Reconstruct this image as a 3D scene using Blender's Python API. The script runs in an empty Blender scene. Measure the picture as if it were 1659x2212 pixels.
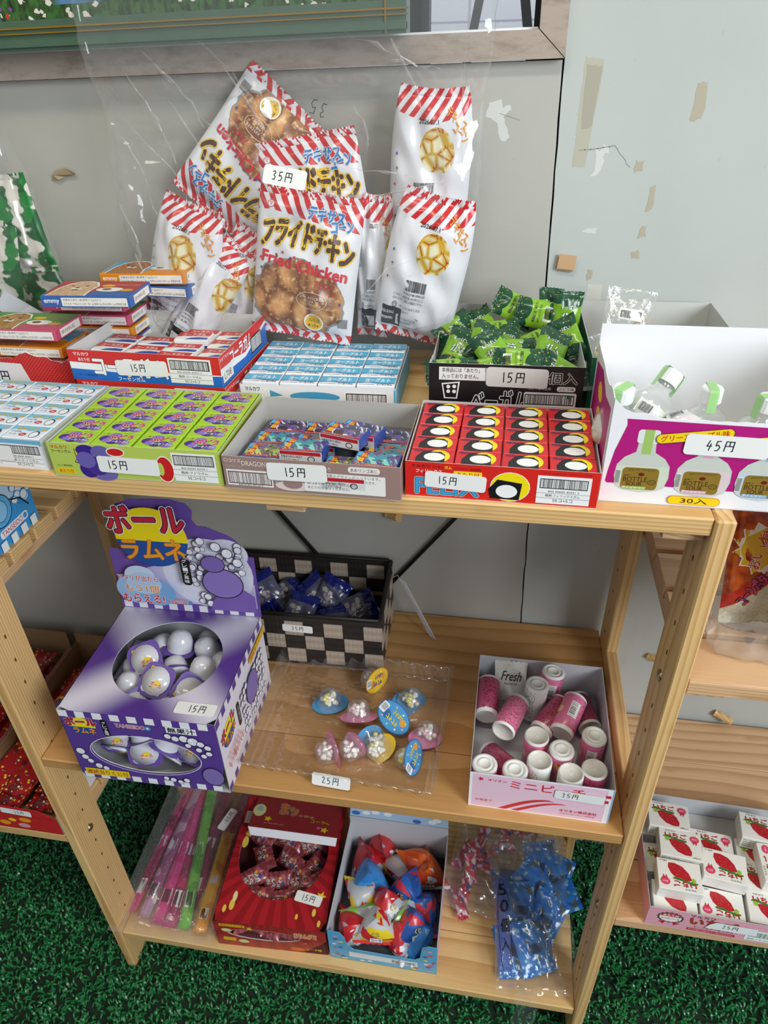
import bpy, bmesh, math, random
import numpy as np
from mathutils import Vector, Matrix, Euler
random.seed(7)
S = bpy.context.scene
COL = S.collection
R = math.radians
PI = math.pi
# ---------------------------------------------------------------- camera
cam_d = bpy.data.cameras.new('camera'); cam = bpy.data.objects.new('camera', cam_d); COL.objects.link(cam)
rt = Vector((0.98630331, 0.16293283, -0.02566461)); up = Vector((-0.06997681, 0.55424532, 0.82940664)); fw = Vector((-0.14936206, 0.81625058, -0.55805552))
M3 = Matrix((rt, up, -fw)).transposed()
cam.matrix_world = Matrix.Translation((0.6501, -0.5619, 1.5203)) @ M3.to_4x4()
cam_d.sensor_fit = 'HORIZONTAL'; cam_d.sensor_width = 36.0; cam_d.lens = 1521.44 / 1659 * 36.0
cam_d.clip_start = 0.02; cam_d.clip_end = 60
cam_d.dof.use_dof = True; cam_d.dof.focus_distance = 0.80; cam_d.dof.aperture_fstop = 15.0
S.camera = cam
# ---------------------------------------------------------------- world and lights
W = bpy.data.worlds.new('world'); S.world = W; W.use_nodes = True
bg = W.node_tree.nodes['Background']; bg.inputs[0].default_value = (0.80, 0.86, 0.92, 1); bg.inputs[1].default_value = 0.40

def area(name, loc, target, sx, sy, power, col):
    l = bpy.data.lights.new(name, 'AREA'); l.shape = 'RECTANGLE'; l.size = sx; l.size_y = sy; l.energy = power; l.color = col
    o = bpy.data.objects.new(name, l); COL.objects.link(o); o.location = loc
    o.rotation_euler = (Vector(target) - Vector(loc)).to_track_quat('-Z', 'Y').to_euler()
    return o
area('door_daylight', (2.5, -1.5, 2.1), (0.7, 0.2, 0.95), 1.0, 1.3, 74, (0.90, 0.96, 1.0))
area('ceiling_lamp', (0.5, -0.55, 2.75), (0.45, 0.1, 0.8), 1.2, 0.16, 13, (1.0, 0.93, 0.74))
area('ceiling_lamp', (-1.4, -1.3, 2.7), (0.2, 0.3, 1.0), 1.2, 0.16, 6, (1.0, 0.95, 0.78))
area('sky_over_yard', (0.6, 1.5, 3.4), (0.6, 2.3, 1.2), 2.0, 1.2, 60, (0.92, 0.96, 1.0))
S.view_settings.view_transform = 'Standard'; S.view_settings.look = 'None'; S.view_settings.gamma = 1.0
S.view_settings.use_curve_mapping = False; S.view_settings.exposure = -0.16
S.cycles.transparent_max_bounces = 24
# ---------------------------------------------------------------- colours and materials
def lin(c):
    return c / 12.92 if c <= 0.04045 else ((c + 0.055) / 1.055) ** 2.4
def C(h):
    if not isinstance(h, str): return tuple(h) + ((1,) if len(h) == 3 else ())
    h = h.lstrip('#'); return tuple(lin(int(h[i:i+2], 16) / 255) for i in (0, 2, 4)) + (1,)
_m = {}
def mat(col, rough=0.45, metal=0.0, spec=0.5, trans=0.0, name=None, coat=0.0, alpha=1.0, em=None):
    key = (col, rough, metal, spec, trans, coat, alpha, em)
    if key in _m: return _m[key]
    m = bpy.data.materials.new(name or 'paint'); m.use_nodes = True
    b = m.node_tree.nodes['Principled BSDF']
    b.inputs['Base Color'].default_value = C(col); b.inputs['Roughness'].default_value = rough
    b.inputs['Metallic'].default_value = metal; b.inputs['Specular IOR Level'].default_value = spec
    b.inputs['Transmission Weight'].default_value = trans; b.inputs['Coat Weight'].default_value = coat
    b.inputs['Alpha'].default_value = alpha
    if em:
        b.inputs['Emission Color'].default_value = C(col); b.inputs['Emission Strength'].default_value = em
    _m[key] = m
    return m
class X:                                     # a node socket one can do arithmetic with
    def __init__(s, g, k): s.g = g; s.k = k
    def op(s, o, *a): return s.g.math(o, s, *a)
    def __add__(s, b): return s.op('ADD', b)
    __radd__ = __add__
    def __sub__(s, b): return s.op('SUBTRACT', b)
    def __rsub__(s, b): return s.g.math('SUBTRACT', b, s)
    def __mul__(s, b): return s.op('MULTIPLY', b)
    __rmul__ = __mul__
    def __truediv__(s, b): return s.op('DIVIDE', b)
    def __lt__(s, b): return s.op('LESS_THAN', b)
    def __gt__(s, b): return s.op('GREATER_THAN', b)
    def frac(s): return s.op('FRACT')
    def abs(s): return s.op('ABSOLUTE')
    def sin(s): return s.op('SINE')
    def pow(s, b): return s.op('POWER', b)
    def sqrt(s): return s.op('SQRT')
    def floor(s): return s.op('FLOOR')
    def step(s, a, b):                        # smooth 0..1 ramp between a and b
        n = s.g.nt.nodes.new('ShaderNodeMapRange'); n.interpolation_type = 'SMOOTHSTEP'
        s.g.put(n.inputs[0], s); n.inputs[1].default_value = a; n.inputs[2].default_value = b
        return X(s.g, n.outputs[0])
class G:
    def __init__(s, nt): s.nt = nt
    def put(s, inp, v):
        if isinstance(v, X): s.nt.links.new(v.k, inp)
        else: inp.default_value = v
    def math(s, o, *a):
        n = s.nt.nodes.new('ShaderNodeMath'); n.operation = o
        for i, v in enumerate(a): s.put(n.inputs[i], v)
        return X(s, n.outputs[0])
    def sep(s, sock):
        n = s.nt.nodes.new('ShaderNodeSeparateXYZ'); s.nt.links.new(sock, n.inputs[0]); return [X(s, o) for o in n.outputs]
    def vec(s, x, y, z=0.0):
        n = s.nt.nodes.new('ShaderNodeCombineXYZ')
        for i, v in enumerate((x, y, z)): s.put(n.inputs[i], v)
        return X(s, n.outputs[0])
    def uv(s): n = s.nt.nodes.new('ShaderNodeTexCoord'); return s.sep(n.outputs['UV'])[:2]
    def obj(s): n = s.nt.nodes.new('ShaderNodeTexCoord'); return s.sep(n.outputs['Object'])
    def rnd(s): n = s.nt.nodes.new('ShaderNodeObjectInfo'); return X(s, n.outputs['Random'])
    def noise(s, v, scale, detail=2.0, rough=0.5):
        n = s.nt.nodes.new('ShaderNodeTexNoise'); s.put(n.inputs['Vector'], v); n.inputs['Scale'].default_value = scale
        n.inputs['Detail'].default_value = detail; n.inputs['Roughness'].default_value = rough
        return X(s, n.outputs[0])
    def voro(s, v, scale, feat='F1', out=0):
        n = s.nt.nodes.new('ShaderNodeTexVoronoi'); n.feature = feat; s.put(n.inputs['Vector'], v); n.inputs['Scale'].default_value = scale
        return X(s, n.outputs[out])
    def mix(s, f, a, b):
        n = s.nt.nodes.new('ShaderNodeMix'); n.data_type = 'RGBA'
        s.put(n.inputs[0], f)
        for i, v in ((6, a), (7, b)):
            if isinstance(v, X): s.put(n.inputs[i], v)
            else: n.inputs[i].default_value = C(v)
        return X(s, n.outputs[2])
    def ell(s, u, v, cx, cy, rx, ry):
        a = (u - cx) / rx; b = (v - cy) / ry
        return (a * a + b * b) < 1.0
def pmat(name, fn, rough=0.45, spec=0.5, bump=None, metal=0.0, coat=0.0):
    m = bpy.data.materials.new(name); m.use_nodes = True; nt = m.node_tree; g = G(nt)
    b = nt.nodes['Principled BSDF']; b.inputs['Roughness'].default_value = rough; b.inputs['Specular IOR Level'].default_value = spec
    b.inputs['Metallic'].default_value = metal; b.inputs['Coat Weight'].default_value = coat
    c = fn(g)
    h = None
    if isinstance(c, tuple): c, h = c
    nt.links.new(c.k, b.inputs['Base Color'])
    if h is not None:
        n = nt.nodes.new('ShaderNodeBump'); n.inputs['Strength'].default_value = bump or 0.3; n.inputs['Distance'].default_value = 0.001
        nt.links.new(h.k, n.inputs['Height']); nt.links.new(n.outputs[0], b.inputs['Normal'])
    return m
def film(name, tint=(1, 1, 1), base=0.05, edge=0.55, rough=0.06, haze=0.0, bump=0.0, bscale=40):   # thin clear plastic film
    m = bpy.data.materials.new(name); m.use_nodes = True; nt = m.node_tree; nt.nodes.clear(); g = G(nt)
    out = nt.nodes.new('ShaderNodeOutputMaterial'); tr = nt.nodes.new('ShaderNodeBsdfTransparent'); gl = nt.nodes.new('ShaderNodeBsdfGlossy')
    tr.inputs[0].default_value = tuple(tint) + (1,); gl.inputs['Roughness'].default_value = rough; gl.inputs[0].default_value = (1, 1, 1, 1)
    lw = nt.nodes.new('ShaderNodeLayerWeight'); lw.inputs[0].default_value = 0.5
    f = X(g, lw.outputs['Facing']).pow(2.5) * edge + base
    if bump:
        tc = nt.nodes.new('ShaderNodeTexCoord'); no = g.noise(X(g, tc.outputs['Object']), bscale, 3.0)
        bn = nt.nodes.new('ShaderNodeBump'); bn.inputs['Strength'].default_value = bump; bn.inputs['Distance'].default_value = 0.01
        nt.links.new(no.k, bn.inputs['Height']); nt.links.new(bn.outputs[0], gl.inputs['Normal'])
    mx = nt.nodes.new('ShaderNodeMixShader'); nt.links.new(f.k, mx.inputs[0]); nt.links.new(tr.outputs[0], mx.inputs[1]); nt.links.new(gl.outputs[0], mx.inputs[2])
    last = mx
    if haze:
        df = nt.nodes.new('ShaderNodeBsdfDiffuse'); df.inputs[0].default_value = (0.85, 0.87, 0.88, 1)
        m2 = nt.nodes.new('ShaderNodeMixShader'); m2.inputs[0].default_value = haze
        nt.links.new(mx.outputs[0], m2.inputs[1]); nt.links.new(df.outputs[0], m2.inputs[2]); last = m2
    nt.links.new(last.outputs[0], out.inputs[0])
    return m
# ---------------------------------------------------------------- mesh and object helpers
class MB:
    def __init__(s): s.v = []; s.f = []; s.m = []; s.uv = []; s.mats = []; s.smooth = False
    def mi(s, m):
        if m not in s.mats: s.mats.append(m)
        return s.mats.index(m)
    def face(s, pts, m, uv=None):
        n = len(s.v); s.v += [tuple(p) for p in pts]; s.f.append(tuple(range(n, n + len(pts)))); s.m.append(s.mi(m))
        s.uv += list(uv) if uv else [(0, 0)] * len(pts)
    def mesh(s, vs, fs, m, uvs=None):
        n = len(s.v); s.v += [tuple(p) for p in vs]; k = s.mi(m)
        for f in fs:
            s.f.append(tuple(n + i for i in f)); s.m.append(k)
            s.uv += [uvs[i] for i in f] if uvs else [(0, 0)] * len(f)
    def box(s, x0, x1, y0, y1, z0, z1, m, **k):   # k: front back left right top bottom materials; uv in metres on each face
        w, d, h = x1 - x0, y1 - y0, z1 - z0
        for nm, p, uw, uh in (('front', [(x0, y0, z0), (x1, y0, z0), (x1, y0, z1), (x0, y0, z1)], w, h),
                      ('back', [(x1, y1, z0), (x0, y1, z0), (x0, y1, z1), (x1, y1, z1)], w, h),
                      ('left', [(x0, y1, z0), (x0, y0, z0), (x0, y0, z1), (x0, y1, z1)], d, h),
                      ('right', [(x1, y0, z0), (x1, y1, z0), (x1, y1, z1), (x1, y0, z1)], d, h),
                      ('top', [(x0, y0, z1), (x1, y0, z1), (x1, y1, z1), (x0, y1, z1)], w, d),
                      ('bottom', [(x0, y1, z0), (x1, y1, z0), (x1, y0, z0), (x0, y0, z0)], w, d)):
            s.face(p, k.get(nm, m), [(0, 0), (uw, 0), (uw, uh), (0, uh)])
    def tube(s, pts, r, m, n=8, cap=True):
        pts = [Vector(p) for p in pts]; rings = []
        for i, p in enumerate(pts):
            d = (pts[min(i + 1, len(pts) - 1)] - pts[max(i - 1, 0)]).normalized()
            a = d.orthogonal().normalized(); b = d.cross(a); rr = r[i] if isinstance(r, (list, tuple)) else r
            rings.append([p + (a * math.cos(2 * PI * j / n) + b * math.sin(2 * PI * j / n)) * rr for j in range(n)])
        vs = [v for q in rings for v in q]; fs = []
        for i in range(len(pts) - 1):
            for j in range(n): fs.append((i * n + j, i * n + (j + 1) % n, (i + 1) * n + (j + 1) % n, (i + 1) * n + j))
        if cap: fs += [tuple(range(n))[::-1], tuple(range((len(pts) - 1) * n, len(pts) * n))]
        s.mesh(vs, fs, m)
    def lathe(s, prof, m, n=24, c=(0, 0, 0), mats=None):
        vs = []; fs = []
        for r, z in prof:
            for j in range(n): vs.append((c[0] + r * math.cos(2 * PI * j / n), c[1] + r * math.sin(2 * PI * j / n), c[2] + z))
        n0 = len(s.v); s.v += vs
        L = 0
        for i in range(len(prof) - 1):
            k = s.mi(mats[i] if mats else m); l = math.hypot(prof[i+1][0] - prof[i][0], prof[i+1][1] - prof[i][1]) or 1e-6
            for j in range(n):
                s.f.append((n0 + i * n + j, n0 + i * n + (j + 1) % n, n0 + (i + 1) * n + (j + 1) % n, n0 + (i + 1) * n + j)); s.m.append(k)
                a, b = j / n, (j + 1) / n; s.uv += [(a, L), (b, L), (b, L + l), (a, L + l)]
            L += l
    def data(s, name):
        me = bpy.data.meshes.new(name); me.from_pydata(s.v, [], s.f)
        for m in s.mats: me.materials.append(m)
        me.polygons.foreach_set('material_index', s.m)
        l = me.uv_layers.new(name='UVMap'); l.data.foreach_set('uv', np.array(s.uv, dtype=np.float32).ravel())
        if s.smooth: me.polygons.foreach_set('use_smooth', [True] * len(s.f))
        me.update(); return me
    def build(s, name, parent=None):
        return link(name, s.data(name), parent)
def link(name, me, parent=None):
    o = bpy.data.objects.new(name, me); COL.objects.link(o)
    if parent is not None: o.parent = parent
    return o
def tag(o, label=None, cat=None, group=None, kind=None):
    if label: o['label'] = label
    if cat: o['category'] = cat
    if group: o['group'] = group
    if kind: o['kind'] = kind
    return o
def empty(name, loc=(0, 0, 0), rot=(0, 0, 0), label=None, cat=None, group=None):
    o = bpy.data.objects.new(name, None); COL.objects.link(o); o.location = loc; o.rotation_euler = rot
    o.empty_display_size = 0.02
    return tag(o, label, cat, group)
def place(o, loc, rot=(0, 0, 0)):
    o.location = loc; o.rotation_euler = rot; return o
_kids = {}
def copy_tree(o, parent=None):
    c = o.copy(); COL.objects.link(c)
    if parent is not None: c.parent = parent
    for ch in [x for x in o.children]: copy_tree(ch, c)
    return c
class Maker:                                  # first call hands out the original, later calls copies
    def __init__(s, fn): s.fn = fn; s.o = None; s.n = 0
    def __call__(s, loc, rot, label, cat, group=None):
        if s.o is None: s.o = s.fn(); o = s.o
        else: o = copy_tree(s.o)
        if isinstance(rot, Matrix): o.matrix_world = Matrix.Translation(loc) @ rot.to_4x4()
        else: place(o, loc, rot)
        return tag(o, label, cat, group)
def bevelled(name, lo, hi, m, ch=0.0015, parent=None):
    bm = bmesh.new(); bmesh.ops.create_cube(bm, size=1.0)
    for v in bm.verts: v.co = Vector([lo[i] if v.co[i] < 0 else hi[i] for i in range(3)])
    bmesh.ops.bevel(bm, geom=bm.edges[:], offset=ch, segments=1, affect='EDGES')
    me = bpy.data.meshes.new(name); bm.to_mesh(me); bm.free(); me.materials.append(m)
    return link(name, me, parent)
# ---------------------------------------------------------------- lettering
_t = {}
def glyphs(txt, bold=0.0, shear=0.0, res=2):
    k = (txt, bold, shear)
    if k in _t: return _t[k]
    cu = bpy.data.curves.new('t', 'FONT'); cu.body = txt; cu.size = 1.0; cu.offset = bold; cu.shear = shear; cu.resolution_u = res
    ob = bpy.data.objects.new('t', cu); COL.objects.link(ob)
    dg = bpy.context.evaluated_depsgraph_get(); dg.update()
    me = bpy.data.meshes.new_from_object(ob.evaluated_get(dg))
    vs = np.zeros(len(me.vertices) * 3); me.vertices.foreach_get('co', vs); vs = vs.reshape(-1, 3)[:, :2]
    fs = [tuple(p.vertices) for p in me.polygons]
    bpy.data.objects.remove(ob); bpy.data.meshes.remove(me); bpy.data.curves.remove(cu)
    if len(vs) == 0: vs = np.zeros((1, 2)); fs = []
    _t[k] = (vs, fs); return _t[k]
HAND = {'1': [[(.45, 1), (.5, 0)]], '5': [[(.8, 1), (.2, .95), (.15, .5), (.5, .6), (.8, .35), (.55, .05), (.1, 0)]],
        '3': [[(.1, .9), (.5, 1), (.7, .8), (.35, .55), (.7, .35), (.55, .05), (.1, .05)]],
        '4': [[(.45, 1), (.1, .4), (.85, .45)], [(.7, .7), (.5, 0)]], '9': [[(.75, .8), (.4, 1), (.15, .75), (.4, .55), (.75, .8), (.6, 0)]],
        '0': [[(.4, .8), (.15, .5), (.3, .1), (.7, .15), (.8, .6), (.4, .8)]], '2': [[(.15, .8), (.5, 1), (.75, .75), (.2, .1), (.9, .05)]],
        '円': [[(.1, 0), (.18, .95)], [(.18, .95), (1, .95), (.98, .05), (.85, .0)], [(.15, .5), (1, .52)], [(.58, .95), (.57, .5)]]}
class Pr:                                     # flat print: shapes in metres on a face, laid over each other
    def __init__(s): s.it = []; s.l = 0
    def poly(s, pts, col, m=None):
        s.it.append((s.l, [tuple(p) for p in pts], [tuple(range(len(pts)))], m or mat(col, 0.4))); s.l += 1
    def rect(s, x, y, w, h, col, m=None): s.poly([(x, y), (x + w, y), (x + w, y + h), (x, y + h)], col, m)
    def rrect(s, x, y, w, h, col, r=None, m=None):
        r = r if r is not None else min(w, h) * 0.3; p = []
        for cx, cy, a in ((x + w - r, y + r, -90), (x + w - r, y + h - r, 0), (x + r, y + h - r, 90), (x + r, y + r, 180)):
            for k in range(5): t = R(a + k * 22.5); p.append((cx + r * math.cos(t), cy + r * math.sin(t)))
        s.poly(p, col, m)
    def ell(s, cx, cy, rx, ry, col, n=20, rot=0, m=None):
        c, q = math.cos(rot), math.sin(rot)
        s.poly([(cx + rx * math.cos(2*PI*k/n) * c - ry * math.sin(2*PI*k/n) * q, cy + rx * math.cos(2*PI*k/n) * q + ry * math.sin(2*PI*k/n) * c) for k in range(n)], col, m)
    def ring(s, cx, cy, rx, ry, t, col, n=20):
        vs = []; fs = []
        for k in range(n):
            a = 2 * PI * k / n; vs += [(cx + rx * math.cos(a), cy + ry * math.sin(a)), (cx + (rx - t) * math.cos(a), cy + (ry - t) * math.sin(a))]
            j = (k + 1) % n; fs.append((2 * k, 2 * j, 2 * j + 1, 2 * k + 1))
        s.it.append((s.l, vs, fs, mat(col, 0.4))); s.l += 1
    def star(s, cx, cy, r1, r2, n, col, sy=1.0):
        s.poly([(cx + (r1 if k % 2 else r2) * math.cos(PI * k / n), cy + sy * (r1 if k % 2 else r2) * math.sin(PI * k / n)) for k in range(2 * n)], col)
    def text(s, t, x, y, w, h, col, bold=0.0, out=None, rot=0.0, shear=0.0, arc=0.0):
        lay = sorted([(b_, o_) for o_, b_ in (out if isinstance(out, list) else [out] if out else [])], key=lambda q: -q[0]) + [(bold if bold > .015 else 0, col)]
        v0, fs = glyphs(t, 0.0, shear); mn = v0.min(0); sz = np.maximum(v0.max(0) - mn, 1e-6); k = np.array([w, h]) / sz; n0 = len(v0)
        for b_, c_ in lay:
            rr = b_ * h * .62; nd = 8 if b_ > .06 else 4
            sh = [(0, 0)] + [(rr * math.cos(2 * PI * q / nd), rr * math.sin(2 * PI * q / nd)) for q in range(nd)] if b_ else [(0, 0)]
            p = (v0 - mn) * k
            if arc: p = np.stack([p[:, 0], p[:, 1] - arc * ((p[:, 0] / w - 0.5) ** 2) * 4 + arc], 1)
            if rot:
                ca, sa = math.cos(rot), math.sin(rot); p = np.stack([p[:, 0] * ca - p[:, 1] * sa, p[:, 0] * sa + p[:, 1] * ca], 1)
            p = p + np.array([x, y])
            for q_, o_ in enumerate(sh): s.it.append((s.l + q_ * .22, [tuple(q) for q in p + np.array(o_)], fs, mat(c_, 0.4)))
            s.l += 2 if b_ else 1
    def line(s, pts, wd, col):
        vs = []; fs = []
        for a, b in zip(pts, pts[1:]):
            a, b = Vector(a), Vector(b); d = b - a
            if d.length < 1e-7: continue
            d.normalize(); n = Vector((-d.y, d.x)) * wd / 2; e = d * wd * 0.3
            i = len(vs); vs += [tuple(a - n - e), tuple(b - n + e), tuple(b + n + e), tuple(a + n - e)]; fs.append((i, i + 1, i + 2, i + 3))
        s.it.append((s.l, vs, fs, mat(col, 0.5))); s.l += 1
    def hand(s, t, x, y, h, col='#15151a', wd=None, adv=0.95):
        cx = x
        for ch in t:
            k = h * (1.0 if ch != '円' else 1.05); wid = h * (0.55 if ch != '円' else 0.85)
            for st in HAND.get(ch, []): s.line([(cx + px * wid, y + py * k) for px, py in st], wd or h * 0.11, col)
            cx += h * adv * (0.8 if ch != '円' else 1)
            if ch in '1': cx -= h * 0.15
    def bars(s, x, y, w, h, seed=1, col='#111111', frame=True, base='#f4f4f4'):
        rn = random.Random(seed)
        if base: s.rect(x - w * .04, y - h * .06, w * 1.08, h * 1.12, base)
        vs = []; fs = []; cx = x
        while cx < x + w:
            b = w * rn.choice((.008, .014, .02)); i = len(vs); vs += [(cx, y), (cx + b, y), (cx + b, y + h), (cx, y + h)]; fs.append((i, i + 1, i + 2, i + 3)); cx += b + w * rn.choice((.01, .014, .02))
        s.it.append((s.l, vs, fs, mat(col, 0.4))); s.l += 1
        if frame:
            t = h * .09
            for q in ((x - w*.04, y - h*.06, w*1.08, t), (x - w*.04, y + h*1.06 - t, w*1.08, t), (x - w*.04, y, t, h), (x + w*1.04 - t, y, t, h)): s.rect(*q, col)
    def sticker(s, x, y, w, h, txt, rot=0.0, tx=None, th=None, col='#15151a', base='#eeeeec'):
        p = Pr(); p.rrect(0, 0, w, h, base, h * .18, mat(base, 0.5)); th = th or h * .48
        p.hand(txt, tx if tx is not None else w * .3, (h - th) / 2, th, col)
        ca, sa = math.cos(rot), math.sin(rot)
        for l, vs, fs, m in p.it: s.it.append((s.l, [(x + a * ca - b * sa, y + a * sa + b * ca) for a, b in vs], fs, m)); s.l += 1
    def build(s, name, parent, mp, eps=0.00012, step=0.000014, sub=0):
        mb = MB()
        for l, vs, fs, m in s.it: mb.mesh([mp(a, b, eps + step * l) for a, b in vs], fs, m, [(a, b) for a, b in vs])
        if sub:
            me = mb.data(name); bm = bmesh.new(); bm.from_mesh(me)
            bm.free(); return link(name, me, parent)
        return mb.build(name, parent)
def fmap(o, u, v):                            # planar map: origin, u direction, v direction
    o, u, v = Vector(o), Vector(u), Vector(v); n = u.cross(v)
    return lambda a, b, h: o + u * a + v * b + n * h
def front(w, d): return fmap((-w / 2, -d / 2, 0), (1, 0, 0), (0, 0, 1))
def right(w, d): return fmap((w / 2, -d / 2, 0), (0, 1, 0), (0, 0, 1))
def left(w, d): return fmap((-w / 2, d / 2, 0), (0, -1, 0), (0, 0, 1))
def top(w, d, h): return fmap((-w / 2, -d / 2, h), (1, 0, 0), (0, 1, 0))
ORD = ['first', 'second', 'third', 'fourth', 'fifth', 'sixth', 'seventh', 'eighth', 'ninth', 'tenth', 'eleventh', 'twelfth', 'thirteenth', 'fourteenth', 'fifteenth', 'sixteenth', 'seventeenth', 'eighteenth', 'nineteenth', 'twentieth']
# ---------------------------------------------------------------- surface materials
def wood(axis, light='#e2bd84', dark='#bd8a4e', seed=0.0):
    def f(g):
        c = g.obj(); rn = g.rnd() * 7.0 + seed
        L = c[axis]; a, b = [c[i] for i in range(3) if i != axis]
        n1 = g.noise(g.vec(L * 1.1 + rn, a * 3.0, b * 3.0), 2.0, 1.5)
        aa = a + n1 * 0.012 + (rn * 3.1).sin() * 0.03 - 0.02; bb = b + n1 * 0.008 + 0.045 + (rn * 5.7).sin() * 0.012
        r = (aa * aa + bb * bb * 3.0).sqrt()
        ring = (r * 130.0 + n1 * 0.6).frac().step(0.0, 1.0).pow(2.0)
        fib = g.noise(g.vec(L * 9.0 + rn, a * 420.0, b * 420.0), 1.0, 2.0)
        knot = g.noise(g.vec(L * 5.0, a * 12.0 + rn, b * 12.0), 2.0, 1.0).step(0.66, 0.78)
        col = g.mix((ring * 0.5 + fib * 0.45 - 0.08).step(0.0, 1.0), light, dark)
        col = g.mix(knot * 0.5, col, '#a8713a')
        return col, ring * 0.4 + fib * 0.6
    return pmat('pine', f, rough=0.42, spec=0.4, bump=0.12)
WX, WY, WZ = wood(0), wood(1), wood(2)
WXr, WYr = wood(0, '#ddb68c', '#b5865c', 3.3), wood(1, '#d9b48c', '#ab8058', 2.1)
WXs = wood(0, '#c99a62', '#a5763f', 1.0)
def wallm(base, dark):
    def f(g):
        c = g.obj(); v = g.vec(*c)
        n = g.noise(v, 2.3, 4.0); n2 = g.noise(v, 30.0, 4.0, 0.7); sp = g.noise(v, 90.0, 2.0).step(0.70, 0.76)
        col = g.mix(n.step(0.35, 0.7), base, dark)
        st = g.noise(g.vec(c[0] * 3.0, c[1], c[2] * 1.1), 4.0, 3.0).step(0.62, 0.75)
        col = g.mix(st * 0.25, col, '#b3aa97')
        col = g.mix(sp * 0.18, col, '#8f8b80')
        return col, n2
    return pmat('painted_board', f, rough=0.6, spec=0.3, bump=0.25)
WALLR, WALLL = wallm('#bfc4c1', '#b4bab6'), wallm('#b8b7b0', '#aba9a0')
card_in = mat('#c9c9c6', 0.7, spec=0.2, name='grey_board'); card_white = mat('#e9e9ee', 0.5, name='white_board')
kraft = mat('#9a7a55', 0.7, name='kraft_board')
CLEAR = film('clear_film', base=0.035, edge=0.5, rough=0.07, haze=0.03, bump=0.14, bscale=12)
CLEARt = film('clear_tray', tint=(0.97, 0.965, 0.95), base=0.10, edge=0.6, rough=0.06, haze=0.035)
CLEARs = film('clear_small', base=0.08, edge=0.5, rough=0.08, haze=0.06, bump=0.2, bscale=120)
GLASS = film('window_glass', base=0.05, edge=0.5, rough=0.02)
# ---------------------------------------------------------------- the room
mb = MB(); mb.box(-3.0, 4.0, -3.0, 0.45, -0.03, 0.0, mat('#0a2611', 0.8, name='turf_backing')); tag(mb.build('floor'), kind='structure')
def turf():
    rn = np.random.RandomState(3); n = 52000
    x = rn.uniform(-0.75, 1.75, n); y = rn.uniform(-0.60, 0.44, n)
    a = rn.uniform(0, 2 * PI, n); L = rn.uniform(.009, .015, n); H = rn.uniform(.007, .013, n); wd = rn.uniform(.0012, .0019, n)
    dx, dy = np.cos(a), np.sin(a); px, py = -dy, dx
    prof = [(0, 0), (.25, .75), (.62, 1.0), (1.0, .55)]
    V = np.zeros((n, 8, 3)); bend = rn.uniform(-.35, .35, n)
    for i, (t, h) in enumerate(prof):
        cx = x + dx * L * t + px * bend * L * t * t; cy = y + dy * L * t + py * bend * L * t * t; cz = 0.0005 + H * h
        w = wd * (1.0 if i < 3 else .5)
        V[:, 2*i, :] = np.stack([cx + px * w, cy + py * w, cz], 1); V[:, 2*i+1, :] = np.stack([cx - px * w, cy - py * w, cz], 1)
    base = (np.arange(n) * 8)[:, None, None]
    q = np.array([[0, 1, 3, 2], [2, 3, 5, 4], [4, 5, 7, 6]])[None]
    F = (base + q).reshape(-1)
    me = bpy.data.meshes.new('artificial_grass'); me.vertices.add(n * 8); me.vertices.foreach_set('co', V.ravel())
    me.loops.add(len(F)); me.loops.foreach_set('vertex_index', F.astype(np.int32)); nf = len(F) // 4
    me.polygons.add(nf); me.polygons.foreach_set('loop_start', np.arange(nf, dtype=np.int32) * 4)
    me.update(calc_edges=True); me.validate()
    me.polygons.foreach_set('use_smooth', [True] * nf)
    def f(g):
        c = g.obj(); v = g.vec(*c)
        return g.mix(g.noise(v, 260.0, 1.0).step(0.3, 0.7), '#13582b', '#2c8a4e')
    me.materials.append(pmat('green_plastic', f, rough=0.30, spec=0.7))
    o = link('artificial_grass', me); tag(o, 'dark green curly artificial turf covering the floor', 'artificial grass', kind='stuff')
turf()
# back wall: two boards with a dark open joint between them
wall = MB(); wall.box(-2.6, 3.6, 0.425, 0.45, 0, 1.49, mat('#14120f', 0.9, name='dark_gap')); wall.box(0.66, 3.6, 0.425, 0.45, 1.49, 2.9, mat('#14120f', 0.9))
wall.box(-2.6, 0.70, 0.425, 0.45, 2.3, 2.9, mat('#14120f', 0.9))
wall = tag(wall.build('wall_back'), kind='structure')
rn = random.Random(5)
zs = [0.0] + [0.05 + i * 0.0283 for i in range(51)] + [1.495]
jag = [(0.6955 + (1.495 - z) * 0.026 + rn.uniform(-.0007, .0007), z) for z in zs]
def slab(name, poly, y0, y1, m, parent, **k):
    mb = MB(); n = len(poly)
    mb.mesh([(p[0], y0, p[1]) for p in poly] + [(p[0], y1, p[1]) for p in poly],
            [tuple(range(n)), tuple(range(n, 2 * n))[::-1]] + [(i, n + i, n + (i + 1) % n, (i + 1) % n) for i in range(n)], m)
    return mb.build(name, parent)
slab('panel', [(-2.6, 0.0)] + [(x - .0010 - (0.0005 if i % 3 else 0), z) for i, (x, z) in enumerate(jag)] + [(-0.008, 1.4869), (-2.6, 1.451)], 0.40, 0.424, WALLL, wall)
slab('panel', [(3.6, 0.0), (3.6, 2.9), (0.6925, 2.9)] + [(x + .0008, z) for x, z in jag[::-1]], 0.40, 0.424, WALLR, wall)
slab('panel', [(-2.6, 2.3), (0.69, 2.3), (0.69, 2.9), (-2.6, 2.9)], 0.40, 0.424, WALLL, wall)
def blob(pts, k=0.006, n=3, seed=1):
    rn = random.Random(seed); o = []
    for a, b in zip(pts, pts[1:] + pts[:1]):
        for i in range(n): t = i / n; o.append((a[0] + (b[0] - a[0]) * t + rn.uniform(-k, k), a[1] + (b[1] - a[1]) * t + rn.uniform(-k, k)))
    return o
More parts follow.
